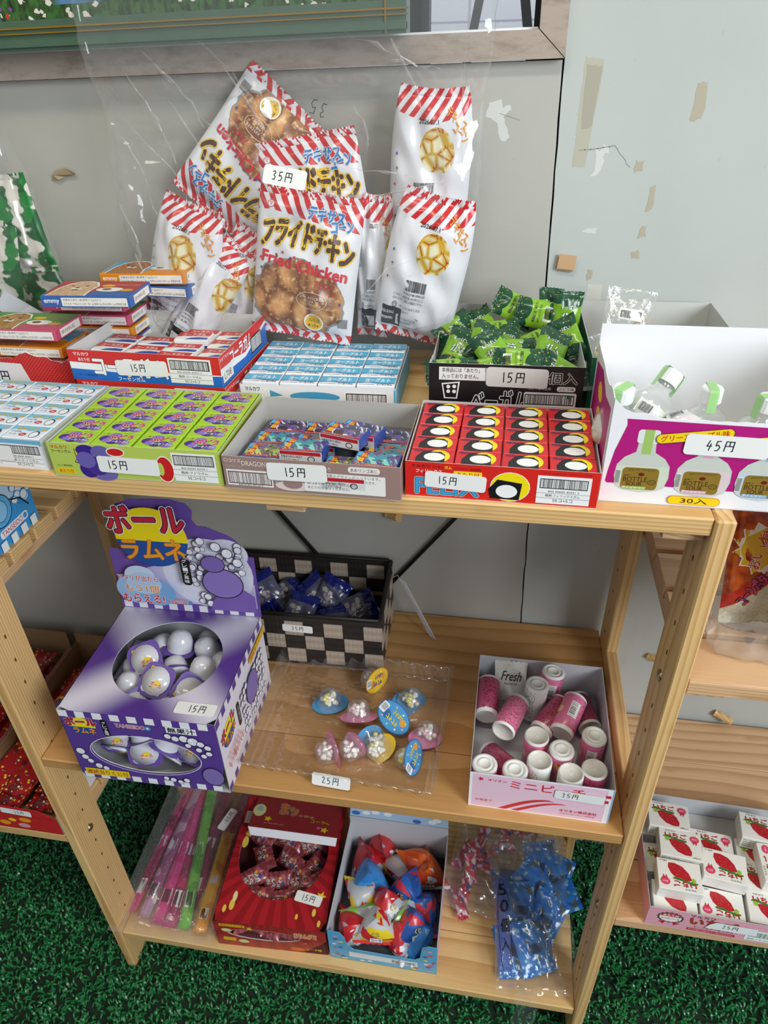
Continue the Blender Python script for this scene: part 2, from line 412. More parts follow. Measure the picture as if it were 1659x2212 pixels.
wm = lambda a, b, h: Vector((a, 0.40 - h, b))
P = Pr()
tape = mat('#b9b6a6', 0.6); tapem = mat('#c9c8bc', 0.6); pw = mat('#d4d6d2', 0.6); tan = mat('#b3ab98', 0.8)
P.poly(blob([(.7190, 1.497), (.7400, 1.495), (.737, 1.44), (.733, 1.385), (.7175, 1.385), (.7185, 1.44)], .0008, 5, 2), '', tape)
P.poly(blob([(.722, 1.490), (.7385, 1.488), (.735, 1.43), (.730, 1.425), (.722, 1.427)], .0012, 5, 3), '', mat('#aaa695', 0.7))
P.poly(blob([(.615, 1.455), (.628, 1.457), (.632, 1.449), (.640, 1.452), (.640, 1.447), (.632, 1.440), (.635, 1.430), (.641, 1.418), (.634, 1.413), (.628, 1.418), (.626, 1.432), (.620, 1.437), (.612, 1.440)], .0012, 3, 4), '', pw)
P.poly(blob([(.742, 1.405), (.748, 1.402), (.751, 1.41), (.757, 1.407), (.758, 1.401), (.752, 1.397), (.755, 1.390), (.748, 1.377), (.741, 1.374), (.745, 1.385)], .0012, 3, 5), '', pw)
P.poly(blob([(.737, 1.312), (.745, 1.309), (.755, 1.309), (.757, 1.316), (.745, 1.315)], .001, 3, 6), '', pw)
P.poly(blob([(.755, 1.247), (.774, 1.246), (.774, 1.20), (.752, 1.20)], .0006, 4, 7), '', mat('#cfcdc4', 0.6))
for (x, z, w, h, sd) in ((.850, 1.452, .012, .040, 1), (.795, 1.386, .010, .012, 2), (.815, 1.35, .007, .030, 3), (.812, 1.312, .009, .014, 4), (.808, 1.284, .010, .011, 5), (.755, 1.258, .007, .014, 6)):
    P.poly(blob([(x - w / 2, z - h / 2), (x + w / 2, z - h / 2.5), (x + w / 2.2, z + h / 2), (x - w / 3, z + h / 2.2)], w * .16, 4, sd), '', tan)
P.line(blob([(.724, 1.403), (.765, 1.408)], .0006, 6, 8)[:7], .0012, '#9b9f9a'); P.line(blob([(.765, 1.408), (.785, 1.385)], .0010, 6, 9)[:7], .0005, '#8f938e')
P.line([(.628, 1.443), (.652, 1.436)], .0006, '#a09e96')
P.build('paint_patch', wall, wm)
# window
wf = pmat('dirty_beige_metal', lambda g: g.mix(g.noise(g.vec(g.obj()[0] * 3, g.obj()[1], g.obj()[2] * 9), 6.0, 5.0, .7).step(.42, .78), '#b0a195', '#887a69'), rough=.5)
win = empty('window_1', (0, 0, 0)); win['kind'] = 'structure'
slab('window_sill', [(-2.6, 1.451), (-0.008, 1.4875), (0.6955, 1.4968), (0.6655, 1.524), (0.0, 1.5158), (-2.6, 1.479)], 0.388, 0.43, wf, win)
slab('window_jamb', [(0.6962, 1.4972), (0.6930, 2.3), (0.6610, 2.3), (0.6662, 1.5246)], 0.3885, 0.43, wf, win)
slab('window_head', [(-2.6, 2.26), (0.69, 2.26), (0.69, 2.3), (-2.6, 2.3)], 0.388, 0.43, wf, win)
slab('window_bead', [(-2.6, 1.479), (0.0, 1.5160), (0.6655, 1.5242), (0.6640, 1.5265), (0, 1.5182), (-2.6, 1.481)], 0.40, 0.44, mat('#e8ebee', .5), win)
mb = MB(); mb.box(-2.6, .69, .434, .437, 1.47, 2.3, GLASS); mb.build('pane', win)
# beyond the window
sid = pmat('white_siding', lambda g: g.mix(((g.obj()[2] * 9.0).frac() < 0.06), g.mix(((g.obj()[0] * 2.2).frac() < 0.02), '#f2f4fb', '#c9ced8'), '#bcc3d0'), rough=.6)
mb = MB(); mb.box(-1.6, 3.4, 2.4, 2.5, -0.2, 4.6, sid); tag(mb.build('outside_wall'), 'white clad building wall seen outside through the window', 'building')
blk = mat('#15181c', .5)
fr = empty('metal_stand', (0, 0, 0), label='black metal stand with crossing struts outside the window', cat='stand')
def strut(a, b, r, m):
    mb = MB(); mb.tube([a, b], r, m, 4); mb.build('strut', fr)
strut((.610, .56, 1.76), (.690, .56, 1.33), .0085, blk); strut((.618, .56, 1.70), (.555, .56, 1.38), .0075, mat('#5c6168', .5)); strut((.700, .56, 0.0), (.700, .56, 2.2), .007, blk)
strut((.508, .60, 0.0), (.508, .60, 2.2), .020, mat('#3a3e46', .5))
# picture leaning in the window
pic = empty('framed_picture', (0, 0, 0), label='painting of a flowering pond bank in a green frame with gold line, top left', cat='picture')
gf = pmat('green_frame', lambda g: g.mix(g.noise(g.vec(*g.obj()), 60.0, 3.0) * .5, '#4f6a55', '#3c5342'), rough=.3)
gd = mat('#c9982c', .25, .8, name='gold_line')
def rail(name, p0, p1, w, m, y0, y1, off=0.0, inward=(0, 1)):
    p0, p1, iw = Vector(p0), Vector(p1), Vector(inward)
    return slab(name, [tuple(p0 + iw * off), tuple(p1 + iw * off), tuple(p1 + iw * (off + w)), tuple(p0 + iw * (off + w))], y0, y1, m, pic)
a0, a1 = (-.60, 1.5085), (.5237, 1.5243)
rail('frame_rail', a0, a1, .030, gf, .352, .383); rail('frame_rail', a0, a1, .006, gf, .348, .36, .004); rail('frame_rail', (.5237, 1.5243), (.5230, 1.96), .030, gf, .3525, .3835, 0, (-1, 0))
rail('gold_trim', a0, a1, .0016, gd, .349, .36, .0215); rail('gold_trim', a0, a1, .0012, gd, .3488, .36, .0165)
rail('gold_trim', (.5237, 1.5243), (.5230, 1.96), .0016, gd, .3495, .3605, .0215, (-1, 0))
rail('frame_rail', (-.6, 1.93), (.5237, 1.95), .03, gf, .352, .383)
def pond(g):
    c = g.obj(); x, z = c[0], c[2] - c[0] * .014; v = g.vec(x, 0.0, z)
    grass = g.mix(g.noise(g.vec(x * 14, 0, z * 3), 12.0, 4.0, .7).step(.35, .65), '#152a14', '#44682c')
    grass = g.mix(g.noise(g.vec(x * 9, 2, z * 9), 9.0, 3.0).step(.5, .62), grass, '#3c6b2f')
    water = g.mix(g.noise(g.vec(x * 3, 1, z * 14), 6.0, 3.0).step(.4, .6), '#5c86b4', '#3d5f5a')
    col = g.mix(g.noise(v, 5.0, 3.0).step(.50, .56) * (z > 1.56), grass, water)
    wob = g.noise(v, 160.0, 2.0) * .012; fl = g.voro(g.vec(x + wob, 0.0, z * 1.3 - wob), 80.0); n = g.noise(v, 7.0, 1.0)
    col = g.mix((fl < .30) * (n > .44), col, '#e6dcd0')
    col = g.mix((g.voro(g.vec(x + 3.3, 0, z), 85.0) < .28) * (x < .06), col, '#c23a2c')
    return g.mix((g.voro(g.vec(x + 7.1, 0, z), 95.0) < .2) * (x < .07), col, '#7a4a9a')
mb = MB(); mb.face([(-.6, .356, 1.535), (.50, .356, 1.5505), (.50, .356, 1.95), (-.6, .356, 1.94)], pmat('painted_canvas', pond, rough=.35)); mb.build('painting', pic)
# small things on the wall
def peg(x, z, dx, dz, L, r, label):
    mb = MB(); a = Vector((x, .398, z)); b = a + Vector((dx, -L, dz)); mb.tube([a, a.lerp(b, .1), b], [r, r * .9, r], WY, 10)
    tag(mb.build('wooden_peg'), label, 'peg')
mb = MB(); mb.box(-.011, .011, -.004, 0, -.008, .008, mat('#b58e66', .7)); mb.box(-.010, .012, -.0055, -.004, -.006, .012, mat('#caa57c', .7)); o = mb.build('foam_tab'); place(o, (.723, .3995, 1.272), (0, R(6), 0)); tag(o, 'torn tan foam tab stuck on the wall right of the crack', 'tab')
mb = MB(); mb.mesh([(p[0], -.0006 - .004 * (i % 2), p[1]) for i, p in enumerate(blob([(0, 0), (.035, .006), (.036, .012), (.012, .014)], .002, 3, 4))], [tuple(range(12))], mat('#a99678', .7)); o = mb.build('tape_scrap'); place(o, (.03, .399, 1.372)); tag(o, 'curled brown tape scrap on the wall at the left edge', 'tape')
peg(.945, .5944, .020, .001, .012, .0065, 'light wooden stub on the wall left of the right hand post')
peg(1.085, .468, .030, -.008, .012, .007, 'light wooden peg on the wall above the right lower shelf')
peg(.482, .862, .02, .004, .014, .009, 'wooden stub on the wall just under the top shelf front')
# ---------------------------------------------------------------- the pine rack
H, Z2, Z3, ZM, ZL = 1.1516, 0.6500, 0.1322, 0.9440, 0.4456
rack = empty('wooden_rack', (0, 0, 0), label='pale pine shelf rack with drilled posts and several plank shelves', cat='shelf rack')
mb = MB(); mb.mesh([(-.0002 + .0004 * (k // 10), .0017 * math.cos(PI*(k % 10)/5), .0036 * math.sin(PI*(k % 10)/5)) for k in range(20)], [tuple(range(10)), tuple(range(10, 20))] + [(k, (k + 1) % 10, 10 + (k + 1) % 10, 10 + k) for k in range(10)], mat('#6a4424', .8)); holeme = mb.data('peg_hole')
def post(x0, y0, holes, face):
    o = bevelled('post', (x0, y0, 0), (x0 + .018, y0 + .070, H), WZ, .002, rack)
    s = 1 if face > 0 else -1; X0 = x0 + .018 if face > 0 else x0
    for z in holes:
        q = link('peg_hole', holeme, o); q.location = (X0 + s * .0003, y0 + .035, z)
    return o
hz = [z for z in np.arange(.17, 1.13, .0435)]
pl = post(0, 0, hz, 1); post(0, .31, hz, 1); pr_ = post(.852, 0, hz, -1); post(.852, .31, hz, -1)
def screw(p, x, y, z, s):
    mb = MB(); mb.smooth = True; mb.lathe([(0, .0030), (.003, .0028), (.0058, .0020), (.0068, .0006), (.0070, 0)], mat('#b8a888', .22, .9), 16); o = mb.build('screw', p); o.rotation_euler = (0, R(90 * s), 0); o.location = (x, y, z)
screw(pl, .0182, .0355, .4234, 1); screw(pr_, .8518, .037, .9154, -1); screw(pr_, .8518, .0365, .4178, -1)
bevelled('rung', (.852, .07, .64), (.870, .31, .6797), WY, .0015, rack)
def shelf(x0, x1, ztop, n, gap, batt, mx=WX, y0=.0035, y1=.392, t=.0202, notch=True):
    s = empty('shelf', (0, 0, 0)); s.parent = rack
    w = (y1 - y0 - gap * (n - 1)) / n
    for i in range(n):
        a = y0 + i * (w + gap)
        bevelled('plank', (x0, a, ztop - t), (x1, a + w, ztop), mx, .0018 if i == 0 or gap > .002 else .0005, s)
    for bx, bw in batt: bevelled('batten', (bx, y0 + .012, ztop - t - .014), (bx + bw, y1 - .01, ztop - t), WYr, .001, s)
    return s
shelf(.0186, .8514, H, 4, .0004, [(.420, .042), (.812, .038), (.022, .038)])
shelf(.0186, .8514, Z2, 4, .0004, [(.022, .036), (.795, .05)], WXs)
shelf(.0186, .8514, Z3, 4, .0004, [(.022, .036), (.40, .045), (.800, .045)])
shelf(-.80, -.0006, ZM, 7, .010, [(-.040, .038)]); shelf(-.80, -.0006, ZL, 7, .004, [(-.040, .038)])
shelf(.8706, 1.72, ZM, 5, .010, [(.872, .045)], WXr); shelf(.8706, 1.72, ZL, 4, .0012, [(.872, .045)], WXr)
for x in (-.818, 1.7206):
    for y in (0, .31): bevelled('post', (x, y, 0), (x + .018, y + .07, H), WZ, .002, rack)
def brace(a, b):
    mb = MB(); mb.tube([a, b], .0035, mat('#0c0d0f', .35, .3), 8); mb.build('cross_brace', rack)
brace((.108, .389, 1.120), (.651, .389, .350)); brace((.778, .3935, 1.120), (.220, .3935, .350))
# ---------------------------------------------------------------- card trays
def tray(name, w, d, h, outm, inm=card_in, t=.0007, sides=None, root=None, torn=None):
    """open card box: bottom and four walls, printed outside, bare board inside"""
    mb = MB(); s = sides or {}
    mb.box(-w/2, w/2, -d/2, d/2, 0, t, inm, bottom=outm)
    mb.box(-w/2, w/2, -d/2, -d/2 + t, t, h, inm, front=s.get('front', outm)); mb.box(-w/2, w/2, d/2 - t, d/2, t, h, inm, back=outm)
    mb.box(-w/2, -w/2 + t, -d/2 + t, d/2 - t, t, h, inm, left=s.get('left', outm)); mb.box(w/2 - t, w/2, -d/2 + t, d/2 - t, t, h, inm, right=s.get('right', outm))
    return mb.build(name, root)
def roundbox(name, w, d, h, m, ch=.0008, parent=None):
    return bevelled(name, (-w/2, -d/2, 0), (w/2, d/2, h), m, ch, parent)
def gum_grid(make, cols, rows, w, d, h0, gw, gd, base, rot, cx, cy, colour, where, group, skip=(), jz=.0006, jr=.8):
    rn = random.Random(len(colour)); mk = Maker(make); rowname = ['front row', 'row two from front', 'middle row', 'row four from front', 'back row']
    cr, sr = math.cos(rot), math.sin(rot)
    for j in range(rows):
        for i in range(cols):
            if (i, j) in skip: continue
            x = -w/2 + (i + .5) * w / cols + rn.uniform(-.0004, .0004); y = -d/2 + (j + .5) * d / rows
            mk((cx + x * cr - y * sr, cy + x * sr + y * cr, base + rn.uniform(0, jz)), (0, 0, rot + R(rn.uniform(-jr, jr))),
               f'{colour} packet, {rowname[j]}, {ORD[i]} from left', 'gum packet', group)
    return mk
def insert(parent, w, d, h, m=card_in):
    mb = MB(); mb.box(-w/2 + .002, w/2 - .002, -d/2 + .002, d/2 - .002, .0008, h, m); return mb.build('insert', parent)
def marukawa(P, x, y, w, h, c1, c2=None, out=None):
    P.text('マルカワ', x, y, w, h, c1, .03, out)
    if c2: P.text('フーセンガム', x, y - h * 1.15, w * 1.15, h * .85, c2, .02)
# ---- red cat-free gum tray (front right)
def red_gum():
    r = roundbox('gum_packet', .0425, .0255, .0150, mat('#d4242a', .3), .0006)
    P = Pr(); P.poly([(.006, .0004), (.026, .0004), (.032, .0250), (.0125, .0225), (.006, .010)], '#111114'); P.ell(.0275, .0130, .0108, .0118, '#f4dc10', 24)
    P.poly([(.010, .0010), (.034, .0010), (.0335, .016), (.029, .0215), (.0150, .0205)], '#111114'); P.ell(.0235, .0112, .0100, .0076, '#f3f3f3', 20)
    P.text('フィリックス', .002, .0215, .010, .0022, '#1b2a66', .02); P.text('FELIX', .003, .0200, .009, .0040, '#20306e', .03, shear=.3); P.text('まるかわ', .034, .020, .006, .0016, '#8d0f16', .01)
    P.build('printed_top', r, fmap((-.02125, -.01275, .0150), (1, 0, 0), (0, 1, 0))); return r
cat = empty('card_tray', (.6575, .0755, H), (0, 0, R(-.6)), 'red open card tray of gum packets with a yellow disc, front right', 'box')
tray('tray', .179, .135, .0385, mat('#d9261f', .35), root=cat); insert(cat, .179, .135, .0215)
P = Pr(); P.text('マルカワ', .006, .0325, .018, .0034, '#1c1c1c', .02); P.text('フーセン', .026, .0326, .010, .0028, '#1c1c1c', .02); P.text('ガム', .0375, .0324, .0065, .0032, '#f6e21a', .04)
P.text('フィリックス', .0105, .0268, .024, .0040, '#f6f6f6', .03, shear=.15); P.text('ストロベリー香料使用', .047, .0325, .024, .0024, '#7c1016', .01)
P.rrect(.0460, .0240, .0265, .0070, '#f6dc18', .001); P.text('あたり付', .049, .0248, .021, .0052, '#c4201c', .02)
P.text('FELIX', .010, .0045, .060, .0165, '#3aa0d8', .05, out=[('#111111', .10), ('#f4f4f4', .14)])
P.ring(.0990, .0175, .0185, .0160, .0008, '#f4f4f4'); P.ell(.0990, .0175, .0178, .0153, '#f4dc10', 28); P.poly([(.081, .004), (.108, .0035), (.110, .022), (.087, .025), (.079, .014)], '#111114'); P.ell(.096, .0125, .0100, .0072, '#f3f3f3')
P.rect(.1235, .0025, .0485, .0300, '#f2f2f2'); P.bars(.1275, .0195, .040, .0095, 3)
P.text('800 00049 45931 5', .134, .0150, .028, .0020, '#222222', .01); P.text('略称:フィリックスガム', .132, .0100, .031, .0030, '#222222', .01); P.text('55コ+5コ', .139, .0048, .018, .0030, '#222222', .01)
P.line([(.1235, .0088), (.172, .0088)], .0003, '#333333'); P.line([(.1235, .0140), (.172, .0140)], .0003, '#333333')
P.text('All rights reserved', .128, .0345, .043, .0014, '#8c1218', .01)
P.build('printed_front', cat, front(.179, .135))
P = Pr(); P.sticker(.0185, .0125, .058, .0175, '15円', R(-3), .012, .0080); o = P.build('price_sticker', cat, front(.179, .135), .0012); tag(o, 'white sticker with handwritten 15 yen')
gum_grid(red_gum, 4, 5, .175, .131, 0, .0425, .0255, H + .0218, R(-.6), .6575, .0755, 'red gum', 'the red tray', 'red gum packets')
# ---- green and purple grape gum tray
def grape_gum():
    r = roundbox('gum_packet', .0430, .0262, .0150, mat('#a7cf2e', .3), .0006)
    P = Pr(); pu, li = '#4b2a8c', '#8d72c8'
    P.line([(.0035, .0195), (.0095, .0235), (.0085, .0212)], .0012, '#2c2c10'); P.line([(.0035, .0195), (.0095, .0235)], .0007, '#e9dc3c')
    for cx, cy, rx, ry, c in ((.0105, .0125, .0065, .0058, pu), (.0185, .0195, .0070, .0052, li), (.0215, .0060, .0070, .0046, pu), (.0330, .0060, .0062, .0052, li), (.0140, .0085, .0050, .0040, li), (.0285, .0080, .0060, .0050, pu)): P.ell(cx, cy, rx, ry, c, 16)
    P.text('ぶどう', .0125, .0120, .0260, .0090, '#c81e50', .07, out=[('#5a1030', .10), ('#f7eef4', .15)])
    P.text('フーセンガム', .0165, .0045, .0220, .0048, '#f4f0fb', .04, out=('#3a1f78', .09)); P.text('マルカワ', .026, .0232, .008, .0018, '#3a1f78', .01)
    P.build('printed_top', r, fmap((-.0215, -.0131, .0150), (1, 0, 0), (0, 1, 0))); return r
gr = empty('card_tray', (.2925, .0725, H), (0, 0, R(.2)), 'lime green card tray of grape gum with a purple grape print', 'box')
tray('tray', .184, .138, .0385, mat('#b9cc5c', .35), root=gr); insert(gr, .184, .138, .0228)
P = Pr(); marukawa(P, .0035, .0320, .0185, .0038, '#d02018', '#1c2260')
P.rrect(.004, .0030, .0200, .0058, '#f2c81c', .0012); P.text('あたり付', .006, .0037, .016, .0044, '#b03010', .02); P.text('ぶどう香料使用', .005, .0115, .017, .0022, '#2f3b18', .01)
P.poly([(.0290, .0330), (.0325, .0300), (.0330, .0210), (.0300, .0160), (.0265, .0170), (.0295, .022), (.0292, .028)], '#22221a'); P.poly([(.0296, .0320), (.0318, .0295), (.0322, .0213), (.0298, .0172), (.0275, .0176), (.0302, .022), (.0300, .028)], '#efcf1e')
for cx, cy, rx, ry, c in ((.042, .0335, .0110, .0070, '#3b2386'), (.058, .0300, .0110, .0085, '#6a60a8'), (.056, .0060, .0150, .0090, '#6f66ac'), (.040, .0095, .0098, .0098, '#3b2386'), (.0500, .0140, .0120, .011, '#46308f'), (.0395, .0205, .0105, .0095, '#6d5fae')): P.ell(cx, min(cy, .0380 - ry), rx, ry, c, 22)
P.ell(.074, .0315, .0100, .0055, '#f0ece8'); P.ell(.074, .0315, .0088, .0043, '#c82020'); P.ell(.1240, .0150, .0100, .0155, '#f0ece8'); P.ell(.1240, .0150, .0088, .0142, '#c82020'); P.ell(.1195, .0150, .0035, .0075, '#b9cc5c')
P.rect(.1330, .0025, .0460, .0325, '#f2f2ee'); P.bars(.1365, .0215, .039, .0105, 4); P.text('800 00049 45939 1', .142, .0170, .027, .0020, '#222222', .01); P.text('略称:ブドウガム', .141, .0113, .028, .0032, '#222222', .01); P.text('55コ+5コ', .147, .0052, .018, .0032, '#222222', .01)
P.line([(.133, .0098), (.179, .0098)], .0003, '#333333'); P.line([(.133, .0160), (.179, .0160)], .0003, '#333333')
P.build('printed_front', gr, front(.184, .138)); P = Pr(); P.sticker(.0520, .0080, .066, .0190, '15円', R(-1), .010, .0095); tag(P.build('price_sticker', gr, front(.184, .138), .0012), 'white sticker with handwritten 15 yen')
gum_grid(grape_gum, 4, 5, .181, .135, 0, .0430, .0262, H + .0232, R(.2), .2925, .0725, 'green grape gum', 'the lime green tray', 'grape gum packets', jz=.0004)
# ---- pale blue soda gum tray (left edge)
def soda_gum():
    r = roundbox('gum_packet', .0430, .0262, .0150, mat('#e6edf6', .3), .0006)
    P = Pr(); P.rect(.0006, .0155, .0418, .0101, '#7cc4e4'); P.poly([(.0006, .0155), (.006, .0178), (.010, .0160), (.016, .0180), (.022, .0155), (.0006, .0150)], '#e6edf6'); P.poly([(.022, .0145), (.030, .0165), (.036, .0150), (.0424, .0175), (.0424, .014), (.022, .014)], '#e6edf6')
    P.text('ひえっこ', .0065, .0175, .0230, .0058, '#f2d21c', .05, out=('#3a3210', .11)); P.poly([(.033, .0190), (.041, .0230), (.040, .0172)], '#f0a42c')
    P.text('フーセンガム', .0035, .0115, .0120, .0032, '#3a4a9c', .03); P.text('ソーダ', .0045, .0060, .008, .0028, '#2f62a8', .03); P.ell(.0200, .0075, .0042, .0032, '#c83038'); P.text('ガム', .0175, .0058, .005, .0032, '#f4f4f4', .03)
    P.ell(.0330, .0088, .0052, .0070, '#253048', 18); P.ell(.0328, .0082, .0042, .0058, '#f2f4f8', 18)
    P.build('printed_top', r, fmap((-.0215, -.0131, .0150), (1, 0, 0), (0, 1, 0))); return r
pt = empty('card_tray', (.0990, .0825, H), (0, 0, R(-1.6)), 'pale blue card tray of soda gum at the left end of the front', 'box')
tray('tray', .184, .140, .0350, mat('#e4e8ee', .35), root=pt); insert(pt, .184, .140, .0200)
P = Pr(); P.rect(0, .0290, .184, .0060, '#74b4d6'); P.rect(.1310, .0035, .0500, .0265, '#f4f4f4'); P.bars(.1350, .0185, .043, .0090, 6); P.text('800 00049 45957 7', .146, .0142, .025, .0020, '#222222', .01); P.text('略称:ヒエッコガム', .142, .0090, .033, .0032, '#222222', .01); P.text('55コ+5コ', .149, .0042, .018, .0030, '#222222', .01)
P.line([(.131, .0078), (.181, .0078)], .0003, '#333333'); P.line([(.131, .0132), (.181, .0132)], .0003, '#333333'); P.text('ひえっこ', .055, .008, .055, .018, '#f2d21c', .05, out=('#3a3210', .10))
P.build('printed_front', pt, front(.184, .140)); P = Pr(); P.sticker(.096, .0095, .052, .0180, '', 0); tag(P.build('price_sticker', pt, front(.184, .140), .0012), 'blank pale sticker')
gum_grid(soda_gum, 4, 5, .181, .137, 0, .0430, .0262, H + .0203, R(-1.6), .0990, .0825, 'pale blue soda gum', 'the pale blue tray', 'soda gum packets', jz=.0012, jr=1.5)
# ---- yoghurt gum tray
def yog_gum():
    r = roundbox('gum_packet', .0440, .0262, .0165, mat('#eef1f6', .3), .0006)
    P = Pr()
    def wave(y0, y1, c):
        n = 10; P.poly([(.0004 + .0432 * k / n, y0 + .0012 * math.sin(k * .62)) for k in range(n + 1)] + [(.0004 + .0432 * k / n, y1 - .0004 * math.sin(k * .5)) for k in range(n, -1, -1)], c)
    wave(.0065, .0090, '#23408f'); wave(.0082, .0236, '#58b4da'); P.text('ヨーグルト', .0085, .0105, .0290, .0100, '#f6f6f4', .04, shear=-.0)
    P.text('マルカワ', .0080, .0238, .014, .0019, '#b83028', .01); P.text('ヨーグルト香料使用', .0030, .0015, .0170, .0024, '#4a5a90', .01); P.text('フーセンガム', .0230, .0008, .0180, .0044, '#1c1f38', .03)
    P.build('printed_top', r, fmap((-.022, -.0131, .0165), (1, 0, 0), (0, 1, 0))); return r
yo = empty('card_tray', (.4390, .2420, H), (0, 0, R(1.2)), 'white and blue card tray of yoghurt gum behind the brown tray', 'box')
tray('tray', .186, .136, .0350, mat('#eef0f4', .35), root=yo); insert(yo, .186, .136, .0205)
P = Pr(); P.text('マルカワ', .006, .0270, .018, .0050, '#1c1c1c', .03); P.poly([(.036, .020), (.036, .0285), (.052, .022)], '#48a0cc'); P.rect(.125, .012, .052, .0180, '#f4f4f4'); P.bars(.129, .014, .044, .013, 8); P.rect(.1835, .001, .002, .033, '#58b4da'); P.ell(.090, .0220, .030, .006, '#48a0cc')
P.build('printed_front', yo, front(.186, .136)); P = Pr(); P.rect(.001, .001, .134, .033, '#5ab0d6'); P.build('printed_side', yo, right(.186, .136))
gum_grid(yog_gum, 4, 5, .183, .133, 0, .044, .0262, H + .0208, R(1.2), .4390, .2420, 'blue and white yoghurt gum', 'the yoghurt gum tray', 'yoghurt gum packets', jz=.0008)
# ---- cola gum trays (one on the other)
def cola_gum():
    r = roundbox('gum_packet', .0430, .0262, .0160, mat('#f2f0ee', .3), .0006)
    P = Pr(); P.poly([(.0004, .0130), (.0425, .0120), (.0425, .0256), (.0004, .0256)], '#c8342c'); P.poly([(.0004, .010), (.010, .0130), (.0004, .0142)], '#c8342c')
    P.poly([(.013, .0010), (.020, .0065), (.030, .0085), (.0425, .0070), (.0425, .0006), (.013, .0006)], '#2450a4'); P.text('コーラガム', .0060, .0140, .0300, .0080, '#f4e6e4', .03); P.text('マルカワ フーセンガム', .0090, .0228, .022, .0018, '#e8c8c0', .01)
    P.build('printed_top', r, fmap((-.0215, -.0131, .0160), (1, 0, 0), (0, 1, 0))); P = Pr(); P.rect(.0005, .0006, .0420, .0075, '#2450a4'); P.rect(.0005, .0082, .042, .007, '#f2f0ee'); P.build('printed_front', r, front(.043, .0262)); return r
CR = R(-2.4)
def cola_tray(loc, lab, full):
    r = empty('card_tray', loc, (0, 0, CR), lab, 'box'); tray('tray', .192, .150, .0370, mat('#d42c28', .35), root=r)
    for nm, w, mp in (('printed_front', .192, front(.192, .150)), ('printed_side', .150, right(.192, .150))):
        P = Pr(); P.poly([(0, 0), (w, 0), (w, .0140 if nm == 'printed_front' else .026), (w * .5, .0095), (w * .2, .0125), (0, .0135)], '#1f6cc4'); P.poly([(0, .0135), (w * .2, .0125), (w * .5, .0095), (w, .0140 if nm == 'printed_front' else .026), (w, .0150 if nm == 'printed_front' else .030), (w * .5, .0150), (w * .3, .020), (0, .0220)], '#f2f2f2')
        if nm == 'printed_front':
            P.text('マルカワ', .0075, .0300, .0200, .0042, '#f6f6f6', .04); P.text('あたり付', .0125, .0232, .0150, .0044, '#f6f6f6', .02); P.text('コーラガム', .031, .0065, .094, .024, '#f6f6f6', .05, out=('#1c1c1c', .09)); P.text('コーラ香料使用', .0090, .0048, .024, .0032, '#123a78', .01); P.text('フーセンガム', .060, .0015, .034, .0050, '#f6f6f6', .03)
            P.rect(.1280, .0030, .0530, .0305, '#f2f2f0'); P.bars(.1320, .0200, .0450, .0105, 9); P.text('800 00049 45955 3', .138, .0158, .030, .0020, '#222222', .01); P.text('略称:コーラガム', .139, .0098, .028, .0034, '#222222', .01); P.text('55コ+5コ', .146, .0042, .018, .0032, '#222222', .01)
            P.line([(.128, .0084), (.181, .0084)], .0003, '#333333'); P.line([(.128, .0148), (.181, .0148)], .0003, '#333333')
        else:
            P.text('コーラガム', .030, .0180, .070, .015, '#f6f6f6', .06, out=('#7c1410', .08)); P.rect(.004, .004, .030, .016, '#e9e9e6'); P.text('L708', .008, .007, .02, .008, '#222222', .01); P.bars(.095, .006, .035, .018, 10); P.text('まぜてもおいしい!', .002, .030, .04, .004, '#f6e8e6', .02)
        P.build(nm, r, mp)
    if full: insert(r, .192, .150, .0060)
    return r
co0 = cola_tray((.2440, .2320, H), 'red white and blue card tray under the open cola gum tray', False)
mb = MB(); mb.box(-.095, .095, -.074, .074, .0355, .0368, mat('#5a5550', .5)); mb.build('lid', co0)
co = cola_tray((.2420, .2320, H + .0373), 'red white and blue open card tray of cola gum, upper one', True)
P = Pr(); P.sticker(.0610, .0085, .0660, .0190, '15円', R(1.5), .018, .0085); tag(P.build('price_sticker', co, front(.192, .150), .0012), 'white sticker with handwritten 15 yen')
rn = random.Random(4); mk = Maker(cola_gum); cc, cs = math.cos(CR), math.sin(CR)
for (x, y, z, a, lb) in ((-.072, -.055, 0, -3, 'front row, far left'), (-.024, -.057, 0, -2, 'front row, second from left'), (.008 + .018, -.052, .004, -1, 'front row, third from left, lying higher'), (.074, -.057, 0, 2, 'front row, at the right end'),
        (-.070, -.024, 0, -2, 'middle row, far left'), (-.022, -.027, 0, -1, 'middle row, second from left'), (.026, -.022, .003, 1, 'middle row, third from left'), (.073, -.026, 0, 0, 'middle row, right end'),
        (-.068, .006, 0, -2, 'third row, far left'), (-.021, .003, 0, 0, 'third row, second from left'), (.026, .010, .006, 5, 'third row, third from left and raised'), (.072, .004, 0, 0, 'third row, right end'), (.071, .034, .0, 3, 'back row, alone at the right'), (.024, .036, 0, 0, 'back row, third from left')):
    mk((.2420 + x * cc - y * cs, .2320 + x * cs + y * cc, H + .0373 + .0064 + z), (0, 0, CR + R(a)), f'cola gum packet in the upper tray, {lb}', 'gum packet', 'cola gum packets')
